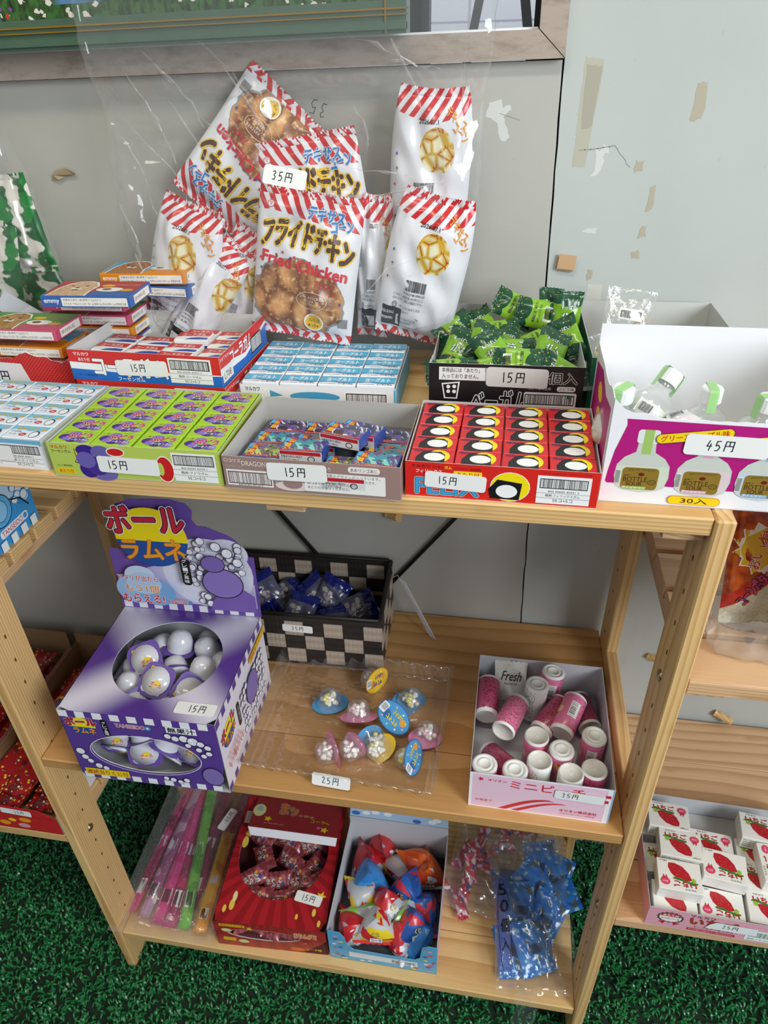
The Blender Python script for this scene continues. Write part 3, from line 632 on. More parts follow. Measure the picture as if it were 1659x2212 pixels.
# ---- brown tray of small picture packs
def art_mat(seed, a, b, c):
    def f(g):
        u, v = g.uv(); w = g.vec(u, v, seed * 3.7); n = g.noise(w, 90.0, 3.0, .6); n2 = g.noise(g.vec(u + v * .5, v * .2, seed), 260.0, 2.0)
        col = g.mix(n.step(.42, .55), a, b); col = g.mix((n2.step(.52, .56)) * g.noise(w, 60.0, 1.0).step(.45, .55), col, c)
        return g.mix((g.noise(w, 200.0, 1.0).step(.62, .64)), col, '#1a1c30')
    return pmat('packet_art', f, rough=.22, coat=.3)
def art_pack(seed, a, b, c):
    def f():
        m = mat('#3a4f9e', .25); mb = MB(); w, d, h = .0440, .0270, .0125
        mb.box(-w/2, w/2, -d/2, d/2, 0, h, m, front=mat('#d8d8d8', .3)); r = mb.build('gum_packet')
        A = art_mat(seed, a, b, c); P = Pr(); P.rect(.001, .001, w - .002, d - .002, '', A); P.rect(.0010, .0010, .0420, .0030, '#b82024'); P.text('あたりが出たらもう一つ', .003, .0014, .034, .0022, '#f0e4b0', .01)
        P.poly([(.0035, .006), (.0095, .006), (.0120, .0255), (.0060, .0255)], '#c23026'); P.text('超', .0040, .0075, .0055, .0070, '#f2c822', .05); P.text('ガム', .0055, .0165, .0055, .0070, '#f2c822', .05); P.rect(.0012, .0180, .0040, .0075, '#4ab0e0')
        P.build('printed_top', r, fmap((-w/2, -d/2, h), (1, 0, 0), (0, 1, 0))); P = Pr(); P.rect(.001, .0080, .042, .0040, '#b82024'); P.text('栄養成分表示/1個当り', .002, .0045, .022, .0028, '#333333', .01); P.text('エネルギー20kcal', .002, .0012, .018, .0026, '#333333', .01); P.ring(.033, .0042, .0038, .0032, .0008, '#222222'); P.build('printed_front', r, front(w, d)); return r
    return f
br = empty('card_tray', (.4775, .0675, H), (0, 0, R(-1.0)), 'greyish brown open card tray with loose picture gum packets', 'box')
tray('tray', .1765, .1370, .0370, mat('#9c7f79', .45), mat('#b9b6b0', .7), root=br)
P = Pr(); P.text('コリス', .0070, .0305, .0120, .0036, '#efe6e2', .03); P.ring(.0040, .0325, .0020, .0020, .0004, '#efe6e2'); P.text('DRAGONBALL超', .0200, .0268, .0430, .0070, '#e6d8d2', .02, out=('#7a5d58', .05)); P.text('内箱用GTIN', .0030, .0240, .0160, .0032, '#3c2a28', .01, out=('#efe8e4', .06))
P.rect(.0030, .0045, .0470, .0180, '#efeae6'); P.bars(.0060, .0072, .0410, .0125, 12, '#6a4a48'); P.text('849 01301 00130 4', .014, .0046, .025, .0018, '#5a4442', .0)
P.ell(.070, .0080, .0180, .0055, '#e0cfc8'); P.ell(.070, .0110, .0100, .0060, '#9c7f79')
P.text('あたり', .0980, .0280, .0110, .0040, '#f2ece8', .02); P.rrect(.1260, .0278, .0310, .0068, '#efe8e4', .003); P.text('あおリンゴあじ', .1285, .0292, .0260, .0040, '#5a3c3a', .02)
P.rrect(.0820, .0040, .0800, .0215, '#eeebe8', .001)
for k, t in enumerate(('当りには10種類のデザインが入っています。', 'この商品には、あたり5コが含まれております。', '60コまとめてお買い上げの場合、', 'あたりの交換はできません。')): P.text(t, .085, .0212 - .0047 * k, (.072, .068, .050, .042)[k], .0034, '#3c2c2a', .008)
P.build('printed_front', br, front(.1765, .1370)); P = Pr(); P.sticker(.0455, .0140, .0600, .0195, '15円', R(1), .017, .0095); tag(P.build('price_sticker', br, front(.1765, .1370), .0012), 'white sticker with handwritten 15 yen')
kinds = [art_pack(1, '#2e8fa0', '#5a3f86', '#7fd0c8'), art_pack(2, '#6c5aa6', '#23233a', '#d8e4e8'), art_pack(3, '#8fb43c', '#7a5a86', '#c8d870'), art_pack(4, '#b05c3a', '#2e7f8f', '#3aa0a8')]
mks = [Maker(k) for k in kinds]
for (k, x, y, z, a, lb) in ((1, -.052, .030, .0, 0, 'back row, far left'), (1, -.010, .029, 0, 0, 'back row, second from left'), (0, -.056, .002, 0, 0, 'second row from the back, left end'), (3, -.012, .001, 0, 1, 'second row from the back, second from left'), (2, -.058, -.026, 0, 0, 'third row, left end, yellow green'), (0, -.060, -.053, 0, 0, 'front row, left end'),
        (0, -.0155, -.032, .0128, -1, 'lying on top, left of centre'), (3, -.014, -.055, .0, 0, 'front row, second from left'), (1, .034, .010, .0128, -16, 'on top, right of centre, purple'), (1, .022, -.010, .0200, -14, 'topmost, centre, purple'), (2, .030, -.041, .0, 0, 'third row, centre right, yellow green'), (3, .032, -.0555, .0, 0, 'front row, third from left'), (0, .0625, -.051, .0126, -3, 'on top in the front right corner'),
        (1, .064, .022, 0, -4, 'back right corner, black and yellow'), (3, .064, -.008, 0, 0, 'right edge, middle'), (2, .0640, -.0545, 0, 0, 'front row, right end, lower layer'), (2, .024, .028, 0, -10, 'back row, third from left')):
    c_, s_ = math.cos(R(-1)), math.sin(R(-1)); mks[k]((.4775 + x * c_ - y * s_, .0675 + x * s_ + y * c_, H + .0010 + .008 + z), (0, 0, R(-1 + a)), f'small picture gum packet in the brown tray, {lb}', 'gum packet', 'picture gum packets')
insert(br, .1765, .137, .0086, mat('#6d6a66', .8))
# ---- red torn box with flat dog biscuits boxes
rb = empty('card_box', (.0340, .2700, H), (0, 0, R(-1.0)), 'red card box with a torn front edge and a 90 yen sticker', 'box')
redd = pmat('dotted_red', lambda g: (lambda uv: g.mix((((uv[0] * 220 + uv[1] * 220).frac() - .5).abs() + ((uv[0] * 220 - uv[1] * 220).frac() - .5).abs()) < .28, '#c4242a', '#d86a5c'))(g.uv()), rough=.35)
mb = MB(); w, d, h = .184, .165, .052
mb.box(-w/2, w/2, -d/2, d/2, 0, .0008, card_in); mb.box(-w/2, w/2, d/2 - .0008, d/2, .0008, h * 1.25, card_in); mb.box(-w/2, -w/2 + .0008, -d/2, d/2 - .0008, .0008, h * 1.2, card_in); mb.box(w/2 - .0008, w/2, -d/2 + .0008, d/2 - .0008, .0008, h * .98, card_in, right=redd)
mb.build('carton', rb); rn = random.Random(9)
ed = [(-w/2, h), (-.060, h + .001), (-.045, h - .001), (-.02, h), (-.002, h - .004), (.014, h - .002), (.028, h + .003), (.036, h + .005), (.050, h + .001), (.060, h + .001), (.068, h - .004), (.082, h - .006), (w/2, h - .002)]
ed2 = [(a, b + rn.uniform(-.0012, .0012)) for p, q in zip(ed, ed[1:]) for a, b in (p, ((p[0] + q[0]) / 2, (p[1] + q[1]) / 2))] + [ed[-1]]
mb = MB(); pts = [(-w/2, 0), (w/2, 0)] + ed2[::-1]; n = len(pts); mb.face([(a, -d/2, b) for a, b in pts], redd, [(a, b) for a, b in pts]); mb.face([(a, -d/2 + .0008, b) for a, b in pts][::-1], card_in)
for i in range(1, n): mb.face([(pts[i][0], -d/2, pts[i][1]), (pts[i][0], -d/2 + .0008, pts[i][1]), (pts[(i+1) % n][0], -d/2 + .0008, pts[(i+1) % n][1]), (pts[(i+1) % n][0], -d/2, pts[(i+1) % n][1])], card_white)
mb.build('torn_front', rb); P = Pr(); P.poly([(.020, .002), (.128, .002), (.116, .042), (.020, .045)], '#e7e7ea'); P.hand('90円', .060, .0165, .0140); tag(P.build('price_sticker', rb, front(w, d)), 'white sticker with handwritten 90 yen')
def choc(seed, edge, bgc, fur, fur2):
    def f():
        w, d, h = .112, .062, .0135; r = roundbox('snack_box', w, d, h, mat(edge, .3), .0006)
        fm = pmat('fur_print', lambda g: (lambda uv: g.mix(g.noise(g.vec(uv[0] * 2, uv[1], seed), 160.0, 4.0, .7).step(.35, .7), fur, fur2))(g.uv()), rough=.3)
        P = Pr(); P.rect(.002, .010, w - .004, d - .011, bgc); P.rect(.058, .001, .052, .020, edge); P.poly([(.006, .001), (.008, .030), (.014, .048), (.024, .058), (.038, .060), (.050, .055), (.057, .040), (.054, .022), (.056, .001)], '#f4f0ea'); P.poly([(.0075, .001), (.0095, .029), (.015, .046), (.025, .056), (.037, .058), (.048, .053), (.055, .040), (.052, .022), (.054, .001)], '', fm)
        P.ell(.032, .030, .0070, .0045, '#e8dcc8'); P.ell(.032, .0325, .0030, .0020, '#2a1c18'); P.ell(.023, .040, .0022, .0018, '#241814'); P.ell(.041, .040, .0022, .0018, '#241814'); P.ell(.032, .0245, .0040, .0018, '#6a2c28')
        P.ell(.068, .042, .0085, .0045, '#f2c830'); P.text('おやつ', .0625, .040, .011, .0035, '#b03020', .02); P.text('あつまれわんちゃんめいじ', .076, .042, .032, .0060, '#c8402c', .02, out=('#f4efe6', .06)); P.ell(.076, .026, .0170, .0085, '#f0ece4'); P.ell(.072, .027, .0060, .0040, '#8a4a2c'); P.ell(.098, .024, .0080, .0050, '#d8a83c')
        P.build('printed_top', r, fmap((-w/2, -d/2, h), (1, 0, 0), (0, 1, 0)))
        P = Pr(); P.text('emmy', .004, .0035, .0190, .0055, '#f4f4f4', .04); P.rect(.026, .0015, .082, .0100, '#ece8e0'); P.text('栄養成分表示 1箱(標準17.5g)当たり', .028, .0072, .048, .0032, '#443c38', .008); P.text('エネルギー90kcal たんぱく質1.2g 脂質4.5g 炭水化物11.2g 食塩相当量', .028, .0025, .078, .0034, '#443c38', .008)
        P.build('printed_front', r, front(w, d)); P = Pr(); P.rect(.010, .0015, .045, .0100, '#ece8e0'); P.text('原材料名', .012, .004, .03, .005, '#443c38', .01); P.build('printed_side', r, right(w, d)); return r
    return f
ch = [Maker(choc(1, '#c85070', '#5f9a4c', '#c89a5c', '#8a5a30')), Maker(choc(2, '#3a62a8', '#b03c34', '#e0c09c', '#b88a60')), Maker(choc(3, '#e08a1c', '#58a4c4', '#c07830', '#8a4c1c'))]
for k, x, y, z, a, lb in ((0, .070, .221, .003, 1, 'pink snack box with puppy, lowest of the front stack'), (2, .068, .221, .0190, 0, 'orange snack box in the front stack, second up'), (0, .066, .221, .0350, 1, 'pink snack box with puppy, flat in the front stack, third up'), (2, .063, .219, .051, -1, 'orange snack box under the green pictured puppy box'), (0, .0625, .215, .0740, 0, 'pink and green puppy snack box on top of the front stack'),
        (0, .118, .292, .003, 2, 'pink puppy snack box at the bottom of the rear stack'), (2, .120, .292, .020, 0, 'orange snack box low in the rear stack'), (1, .119, .290, .037, 1, 'blue puppy snack box low in the rear stack'), (2, .119, .291, .053, 0, 'orange snack box in the middle of the rear stack'), (0, .118, .289, .069, 1, 'pink snack box in the rear stack, right below the pair on top'), (0, .116, .287, .0875, 2, 'pink snack box directly under the blue puppy box'),
        (1, .1560, .195 + .075, .1035, 3, 'blue snack box with fluffy pale puppy, high in the rear stack'), (1, .196, .322, .098, -4, 'dark blue snack box peeking out right of the rear stack'), (2, .1880, .318, .1145, 4, 'orange and blue snack box with brown curly puppy, topmost')):
    if lb.startswith('blue snack box with fluffy'): x, y = .1580, .2300; z = .1120
    ch[k]((x, y, H + z), (0, 0, R(a)), lb, 'snack box', 'flat puppy snack boxes')
# ---------------------------------------------------------------- soft packs
def pillow(name, w, h, t, fm, bm_, em=None, nx=28, ny=36, crimp=.06, seed=1, wr=.0012, pinch=.05, teeth=.0008, parent=None, gather=0.0, dent=0.0):
    """sealed film pack standing in the xz plane, printed front towards -y; returns object and surface function"""
    rn = random.Random(seed); ph = [rn.uniform(0, 6.28) for _ in range(8)]
    def surf(a, b, off, side=-1):             # a, b in metres from the lower left corner
        u = max(-1, min(1, 2 * a / w - 1)); v = max(-1, min(1, 2 * b / h - 1)); vv = min(1.0, abs(v) / (1 - crimp * 2)) if abs(v) < 1 - crimp * 2 else 1.0
        T = t / 2 * max(0, 1 - abs(u) ** 2.6) ** .55 * max(0, 1 - vv ** 3.0) ** .6
        k = 1 - vv ** 2
        x = u * w / 2 * (1 - pinch * k) * (1 - gather * max(0, v) ** 2.5) * (1 - gather * .5 * max(0, -v) ** 3); z = v * h / 2 + gather * .10 * h * max(0, v) ** 3 * (abs(u) ** 1.5 - .4)
        T += dent * (1 - vv) * (math.sin(4.2 * u + ph[6] + 2.5 * v) * math.sin(3.1 * v + ph[7])) * (1 - u * u) * .5
        fold = wr * (math.sin(9 * u + ph[0] + 3 * v) * math.sin(5 * v + ph[1]) + .6 * math.sin(17 * u * (1 - .3 * abs(v)) + ph[2]) * vv * (1 if vv < 1 else .6) + .5 * math.sin(13 * v + 4 * u + ph[3]) + .5 * abs(math.sin(6 * (u + v) + ph[5])))
        y = side * (T + off) + fold * (1 - abs(u) ** 6) + .0018 * math.sin(3 * u + ph[4]) * vv
        return Vector((x, y, z))
    mb = MB(); mb.smooth = True
    for side, m in ((-1, fm), (1, bm_)):
        vs = []; uv = []; fs = []
        for j in range(ny + 1):
            for i in range(nx + 1):
                a = w * i / nx; b = h * j / ny; p = surf(a, b, 0, side)
                if teeth and (j == 0 or j == ny) and i % 2: p.z += teeth * (1 if j == 0 else -1) * 1.5
                vs.append(p); uv.append((a if side < 0 else w - a, b))
        for j in range(ny):
            for i in range(nx):
                q = (j * (nx + 1) + i, j * (nx + 1) + i + 1, (j + 1) * (nx + 1) + i + 1, (j + 1) * (nx + 1) + i)
                fs.append(q if side < 0 else q[::-1])
        mb.mesh(vs, fs, m, uv)
    return mb.build(name, parent), surf
def frame(c, r, u):                            # rotation matrix from right and up directions
    z = Vector(u).normalized(); x = Vector(r); x = (x - z * x.dot(z)).normalized(); y = z.cross(x)
    return Matrix((x, y, z)).transposed()
BW, BH = .135, .176
def stripes(g, u, v, k=62.0, sl=.85): return ((u + v * sl) * k).frac() < .52
def bag_front(g):
    u, v = g.uv(); w = g.vec(u, v, 0.0)
    red = g.mix(g.noise(w, 40.0), '#d2262a', '#c01f26'); base = g.mix(0.0, '#e2e2e6', '#e2e2e6')
    m = stripes(g, u, v, 66.0, .75) * ((v > (.150 - (u - .02).abs() * .12)) + (v < .0125)).op('MINIMUM', 1.0)
    col = g.mix(m, base, red)
    n = g.noise(w, 38.0, 2.0); lump = g.noise(w, 130.0, 4.0, .65); vo = g.voro(w, 40.0)
    food = g.mix(g.voro(g.vec(u + n * .02, v * .8, 0.0), 36.0, 'DISTANCE_TO_EDGE').step(.0, .30), '#7a4522', '#d29a62'); food = g.mix(lump.step(.50, .72), food, '#e8c08a'); food = g.mix(lump.step(.45, .30) * .6, food, '#9a5c30')
    a = (u - .058) / .060; b = (v - .050) / .046; e = a * a + b * b + (n - .5) * 1.1 + ((u - .058) * 95.0).sin() * .09
    col = g.mix((e < 1.10) * (v > .0125), col, '#8d9294'); col = g.mix((e < 1.0) * (v > .0125), col, food)
    rb = ((v * 700.0).sin() * .5 + .5) * ((v > .165) + (v < .010)).op('MINIMUM', 1.0)
    return col, rb
def bag_back(g):
    u, v = g.uv(); w = g.vec(u, v, 3.0)
    m = stripes(g, u, v, 66.0, -.75) * (v > (.140 + (u - .05).abs() * .22)); col = g.mix(m, '#e0e0e5', '#c9262b')
    col = g.mix(stripes(g, u, v, 66.0, .75) * (v < .010), col, '#c9262b')
    a = (u - .058) / .021; b = (v - .113 + a * .002) / .024; e = a * a + b * b + (g.noise(w, 45.0) - .5) * .35
    vo = g.voro(w, 85.0, 'SMOOTH_F1'); pot = g.mix(g.voro(w, 75.0, 'DISTANCE_TO_EDGE').step(.03, .26), '#c9a02c', '#e2dfbe'); pot = g.mix(g.voro(w, 75.0, 'DISTANCE_TO_EDGE').step(.05, .015) * (g.noise(w, 60.0) > .5), pot, '#a8481f')
    col = g.mix(e < 1.0, col, pot)
    col = g.mix((u < .034) * (u > .008) * (v < .040) * (v > .013), col, '#23211f')
    return col, ((v * 700.0).sin() * .5 + .5) * ((v > .165) + (v < .010)).op('MINIMUM', 1.0)
BF = pmat('bag_front_print', bag_front, rough=.28, bump=.3, coat=.15); BB = pmat('bag_back_print', bag_back, rough=.28, bump=.3, coat=.15)
def chicken(seed, face=0, w=BW, t=.042, full=True):
    def f():
        o, sf = pillow('snack_bag', w, BH, t, BF if face == 0 else BB, BB if face == 0 else BF, nx=48, ny=56, seed=seed, wr=.0020, gather=(.22 if face else .05), dent=.010, pinch=.03)
        mp = lambda a, b, h: sf(a, b, h + .0003)
        P = Pr()
        if face == 0:
            P.text('フライドチキン', .009, .1085, .118, .030, '#4a281c', .085, out=('#eec31c', .17), rot=R(-7.5), arc=.010)
            P.text('Fried Chicken', .012, .0905, .112, .0135, '#cf2230', .08, rot=R(-6)); P.text('Taste', .084, .0690, .026, .0080, '#c02a38', .0, shear=.4)
            P.text('テキサス', .067, .1470, .046, .0135, '#2b74b4', .09, out=('#dfe6ee', .16), rot=R(-4)); P.text('コーン', .100, .1340, .026, .0125, '#2b74b4', .09, out=('#dfe6ee', .16), rot=R(8))
            P.ell(.0180, .1560, .0048, .0042, '#f0f0f2'); P.ring(.0180, .1560, .0046, .0040, .0007, '#cf2230'); P.text('マ', .0158, .1540, .0044, .0040, '#cf2230', .02)
            for x, y, c in ((.040, .104, '#cf2230'), (.068, .098, '#2f6a4c'), (.032, .0985, '#2f6a4c'), (.050, .0975, '#2a52a0'), (.056, .1005, '#cf2230'), (.108, .062, '#cf2230'), (.010, .094, '#cf2230'), (.012, .082, '#2a52a0'), (.020, .086, '#2f6a4c'), (.118, .052, '#2a52a0')): P.ell(x, y, .0016, .0016, c, 8)
            P.ell(.0860, .0250, .0130, .0115, '#f2f0ea'); P.ell(.0860, .0250, .0110, .0095, '#eab81e'); P.text('おいしさ', .0775, .0255, .017, .0050, '#33260f', .02); P.text('めっちゃ', .0790, .0185, .014, .0045, '#33260f', .02)
            P.ring(.082, .0520, .0200, .0110, .0004, '#f4efe8', 28); P.text('はーい、おまちどおさま', .0665, .0545, .031, .0035, '#f6f1ea', .01); P.text('ぼくの味', .0720, .0505, .014, .0032, '#f6f1ea', .01); P.text('フライドチキンだよ', .0700, .0460, .026, .0032, '#f6f1ea', .01)
            P.bars(.1175, .022, .012, .012, 5, base=None, frame=False)
        else:
            P.text('2026.07.1', .046, .1400, .034, .0048, '#1c1c20', .02); P.bars(.044, .0660, .034, .0130, 21, base=None, frame=False); P.text('4 902748 000137', .043, .0610, .036, .0030, '#1c1c20', .01)
            for k, tx in enumerate(('とうもろこし由来の黒い粒が見えること', 'がありますが、品質には問題ありません。')): P.text(tx, .026, .0555 - k * .0050, .052, .0038, '#26262a', .005)
            P.ring(.031, .0440, .0042, .0042, .0008, '#1c1c20', 12); P.text('プラ', .0285, .0420, .005, .0042, '#1c1c20', .02); P.text('PP ごみに出すときは', .040, .0420, .036, .0036, '#26262a', .005)
            P.text('栄養成分表示1袋(10g)当たり', .010, .0340 + .002, .048, .0036, '#26262a', .005); P.rect(.036, .016, .040, .016, '#1c1c20'); P.rect(.0365, .0165, .039, .015, '#eeeef2'); P.text('エネルギー50kcal たんぱく質', .0380, .0260, .034, .0036, '#26262a', .005); P.text('2.1g 炭水化物6.4g', .0380, .0200, .026, .0036, '#26262a', .005)
            P.text('本品に含まれる', .0100, .0300, .022, .0046, '#eeeef2', .02); P.text('(特定原材料)', .0100, .0210, .021, .0044, '#eeeef2', .02)
            P.text('テキサス', .092, .150, .036, .0110, '#e2962a', .05, rot=R(-30)); P.text('コーン', .104, .135, .026, .0110, '#e2962a', .05, rot=R(-35))
            for x, y, c in ((.012, .108, '#2a52a0'), (.010, .075, '#cf2230'), (.014, .093, '#5c7a70')): P.ell(x, y, .0016, .0016, c, 8)
        if w != BW:
            k = w / BW; P.it = [(l, [(a * k, b) for a, b in vs], fs, m) for l, vs, fs, m in P.it]
        P.build('printed_front', o, mp, .0003, .00003); return o
    return f
def put(o, c, r, u): o.matrix_world = Matrix.Translation(c) @ frame(c, r, u).to_4x4(); return o
for sd, face, w, t, c, r, u, lb in (
    (11, 0, BW, .040, (.4011, .3125, 1.2845), (.1374, 0, -.0177), (.0249, .025, .1734), 'striped fried chicken snack bag with its full printed front, standing foremost'),
    (12, 0, BW, .034, (.4090, .3600, 1.3400), (.1059, 0, .0233), (-.0223, 0, .1508), 'fried chicken snack bag behind the foremost, only title top showing'),
    (13, 0, BW, .032, (.3268, .3720, 1.3950), (-.0943, 0, .0525), (-.0934, -.02, -.1015), 'fried chicken snack bag turned upside down, topmost at the left'),
    (14, 1, .105, .044, (.2300, .3300, 1.2720), (.0819, -.02, -.0213), (.0400, .01, .1250), 'snack bag showing its potato picture back, leftmost in the clear bag'),
    (15, 1, .062, .036, (.2600, .3140, 1.2380), (.0532, 0, .0110), (.0600, .02, .0800), 'squeezed snack bag leaning right, second from the left at the bottom'),
    (16, 1, .060, .036, (.3000, .3350, 1.2400), (.0501, 0, .0109), (.0300, .01, .0900), 'squeezed snack bag just left of the foremost printed front'),
    (17, 1, .098, .040, (.5500, .3600, 1.3860), (.0713, 0, .0091), (.0100, 0, .1774), 'white snack bag with potato picture, upper right in the clear bag'),
    (18, 1, .102, .042, (.5500, .3100, 1.2840), (.0719, 0, .0100), (.0380, 0, .1689), 'white snack bag with potato picture and barcode, lower right foremost'),
    (19, 1, .046, .030, (.4840, .3350, 1.2780), (.0262, 0, -.001), (.0105, 0, .1627), 'snack bag seen edge on between the two foremost bags')):
    put(tag(chicken(sd, face, w, t)(), lb, 'snack bag', 'striped snack bags in the clear bag'), c, r, u)
# ---- large clear bag round them
def smooth(a, b, t): t = max(0, min(1, (t - a) / (b - a))); return t * t * (3 - 2 * t)
def pouch(name, prof, m, ny=60, nt=96, seed=2, amp=.004, label=None, cat='plastic bag', group=None, yb=None):
    """prof: list of (z, xc, yc, halfwidth, halfdepth); closed film shell with creases"""
    rn = random.Random(seed); F = [(rn.uniform(-1, 1), rn.uniform(-1, 1), rn.uniform(8, 38), rn.uniform(0, 6.28)) for _ in range(16)]
    def cr(x, z):
        s = 0
        for a, b, k, p in F: q = math.sin((a * x + b * z) * k * 6 + p); s += (abs(q) ** .7) * (1 if p > 3 else -1)
        return s / 8
    vs = []; zs_ = [p[0] for p in prof]
    for j in range(ny + 1):
        z = zs_[0] + (zs_[-1] - zs_[0]) * j / ny; i = max(k for k in range(len(prof) - 1) if zs_[k] <= z + 1e-9); t = smooth(0, 1, (z - zs_[i]) / (zs_[i + 1] - zs_[i]))
        xc, yc, a, b = [prof[i][q] * (1 - t) + prof[i + 1][q] * t for q in range(1, 5)]
        for k in range(nt):
            th = 2 * PI * k / nt; c, s_ = math.cos(th), math.sin(th)
            x = xc + a * math.copysign(abs(c) ** .75, c); y = yc + b * math.copysign(abs(s_) ** .6, s_)
            d = amp * cr(x + (.5 if s_ > 0 else 0), z) * (.35 + .65 * min(1, b / .02)); y += d * (1 if s_ > 0 else -1); x += d * .5 * c
            if yb is not None: y = min(y, yb)
            vs.append((x, y, z + .002 * math.sin(7 * th + seed) * (j / ny)))
    fs = [(j * nt + k, j * nt + (k + 1) % nt, (j + 1) * nt + (k + 1) % nt, (j + 1) * nt + k) for j in range(ny) for k in range(nt)] + [tuple(range(nt))[::-1]]
    mb = MB(); mb.smooth = True; mb.mesh(vs, fs, m); o = mb.build(name)
    return tag(o, label, cat, group)
CR_ = None
cb = pouch('plastic_bag', [(1.1530, .40, .330, .12, .030), (1.175, .400, .330, .175, .048), (1.21, .385, .332, .205, .052), (1.28, .385, .335, .222, .052), (1.38, .382, .345, .230, .044), (1.46, .385, .345, .226, .030), (1.51, .388, .325, .232, .020), (1.72, .39, .318, .235, .014)],
           CLEAR, ny=90, nt=140, amp=.0075, label='large clear plastic bag holding the striped snack bags, open at the top', yb=.3905)
P = Pr(); P.sticker(0, 0, .0500, .0205, '35円', 0, .0105, .0095); tag(P.build('price_sticker', cb, fmap((.3665, .279, 1.3870), Vector((.0500, 0, -.0085)).normalized(), Vector((.0039, .006, .0180)).normalized())), 'white sticker with handwritten 35 yen')
P = Pr(); P.hand('35', -.006, .018, .016, '#2a2a30', .0010); tag(P.build('handwriting', cb, fmap((.425, .383, 1.475), (-.92, 0, .35), (-.35, 0, -.92))), 'faint pen 35 seen reversed')
def fold_glint(pts, r, m=None):  # pale glossy ribbons standing in for highlights along the bag's folds
    mb = MB(); n = len(pts); q = random.Random(int(pts[0][0] * 9999)); vs = []
    for i, p in enumerate(pts):
        d = Vector(pts[min(i + 1, n - 1)]) - Vector(pts[max(i - 1, 0)]); e = Vector((-d.z, 0, d.x)).normalized(); k = 1.7 * r * (q.uniform(.25, 1.0) if q.random() < .7 else q.uniform(1.5, 3.2)) * math.sin(PI * (i + .25) / n)
        vs += [Vector(p) - e * k + Vector((0, .002, 0)), Vector(p) - Vector((0, .0006, 0)), Vector(p) + e * k * .6 + Vector((0, .0015, 0))]
    mb.mesh(vs, [f for i in range(n - 1) for f in ((3*i, 3*i+1, 3*i+4, 3*i+3), (3*i+1, 3*i+2, 3*i+5, 3*i+4))], m or CR_); mb.build('fold_glint', cb)
CR_ = film('fold_glint_film', base=.14, edge=.6, rough=.10, haze=.09)
fold_glint([(.5118, .318, 1.520), (.521, .316, 1.505), (.530, .316, 1.488), (.5391, .318, 1.4736), (.545, .32, 1.45)], .0022)
fold_glint([(.205, .298, 1.452), (.225, .292, 1.430), (.255, .290, 1.400), (.270, .288, 1.375), (.262, .287, 1.35)], .0012); fold_glint([(.330, .30, 1.50), (.352, .296, 1.47), (.372, .292, 1.44)], .0008)
fold_glint([(.470, .283, 1.25), (.510, .276, 1.295), (.545, .278, 1.305)], .0010); fold_glint([(.592, .33, 1.55), (.588, .33, 1.46), (.590, .33, 1.40)], .0009)
fold_glint([(.37, .285, 1.40), (.44, .288, 1.372), (.50, .290, 1.372), (.57, .292, 1.385), (.583, .300, 1.41)], .0009); fold_glint([(.265, .282, 1.215), (.300, .280, 1.235), (.325, .281, 1.255)], .0018)
rn = random.Random(77)
for (x, z, a, L, r) in ((.205, 1.500, -62, .11, .0012), (.235, 1.515, -50, .10, .0009), (.255, 1.470, -66, .12, .0008), (.300, 1.525, -48, .13, .0008), (.285, 1.455, -38, .07, .0007), (.190, 1.43, -72, .09, .0008), (.176, 1.36, -80, .08, .0010), (.182, 1.30, -84, .09, .0009), (.450, 1.530, -20, .10, .0008), (.500, 1.505, -12, .07, .0007), (.47, 1.46, -74, .06, .0008), (.560, 1.44, -80, .10, .0008), (.200, 1.235, -35, .07, .0012), (.235, 1.215, -25, .06, .0010), (.53, 1.215, 20, .06, .0010), (.47, 1.40, -8, .10, .0006), (.52, 1.36, -12, .08, .0006)):
    y = .296 if z < 1.42 else .312
    fold_glint([(x + L * t * math.cos(R(a)) + rn.uniform(-.0022, .0022) + .006 * math.sin(t * 4), y - .002 * math.sin(t * 5), z + L * t * math.sin(R(a)) + rn.uniform(-.002, .002)) for t in [k / 9 for k in range(10)]], r)
# ---- clear bag of green packs at the left edge
gp = lambda g: (lambda uv: g.mix(g.noise(g.vec(uv[0], uv[1], 5.0), 45.0, 2.0).step(.5, .56), g.mix(g.noise(g.vec(uv[0], uv[1], 1.0), 30.0, 1.0).step(.5, .53), '#1f7a34', '#14592a'), '#d8d2c8'))(g.uv())
GPM = pmat('green_pack_print', gp, rough=.3)
for k, (x, y, z, a, l) in enumerate(((.000, .335, 1.325, 6, 'green snack pack high in the clear bag at the left edge'), (-.040, .320, 1.275, -12, 'green snack pack low in the clear bag at the left edge'), (-.010, .355, 1.258, 20, 'green and white snack pack at the back of the left edge bag'))):
    o, sf = pillow('green_pack', .08, .125, .022, GPM, GPM, seed=30 + k); put(o, (x, y, z), (math.cos(R(a)), 0, math.sin(R(a))), (-math.sin(R(a)), 0, math.cos(R(a)))); tag(o, l, 'snack pack', 'green packs at the left edge')
pouch('plastic_bag', [(1.1535, -.06, .335, .05, .025), (1.20, -.055, .335, .065, .042), (1.27, -.052, .335, .088, .046), (1.36, -.06, .340, .088, .035), (1.43, -.07, .345, .085, .02)], CLEAR, ny=40, nt=60, seed=5, amp=.005, label='clear plastic bag of green snack packs at the left end of the top shelf', yb=.3905)
mb = MB(); mb.box(-.030, .030, -.004, -.003, -.014, .014, mat('#cfd3dc', .4)); o = mb.build('paper_slip'); place(o, (-.005, .300, 1.222), (R(-20), R(32), 0)); tag(o, 'pale paper slip leaning against the green packs bag', 'paper')
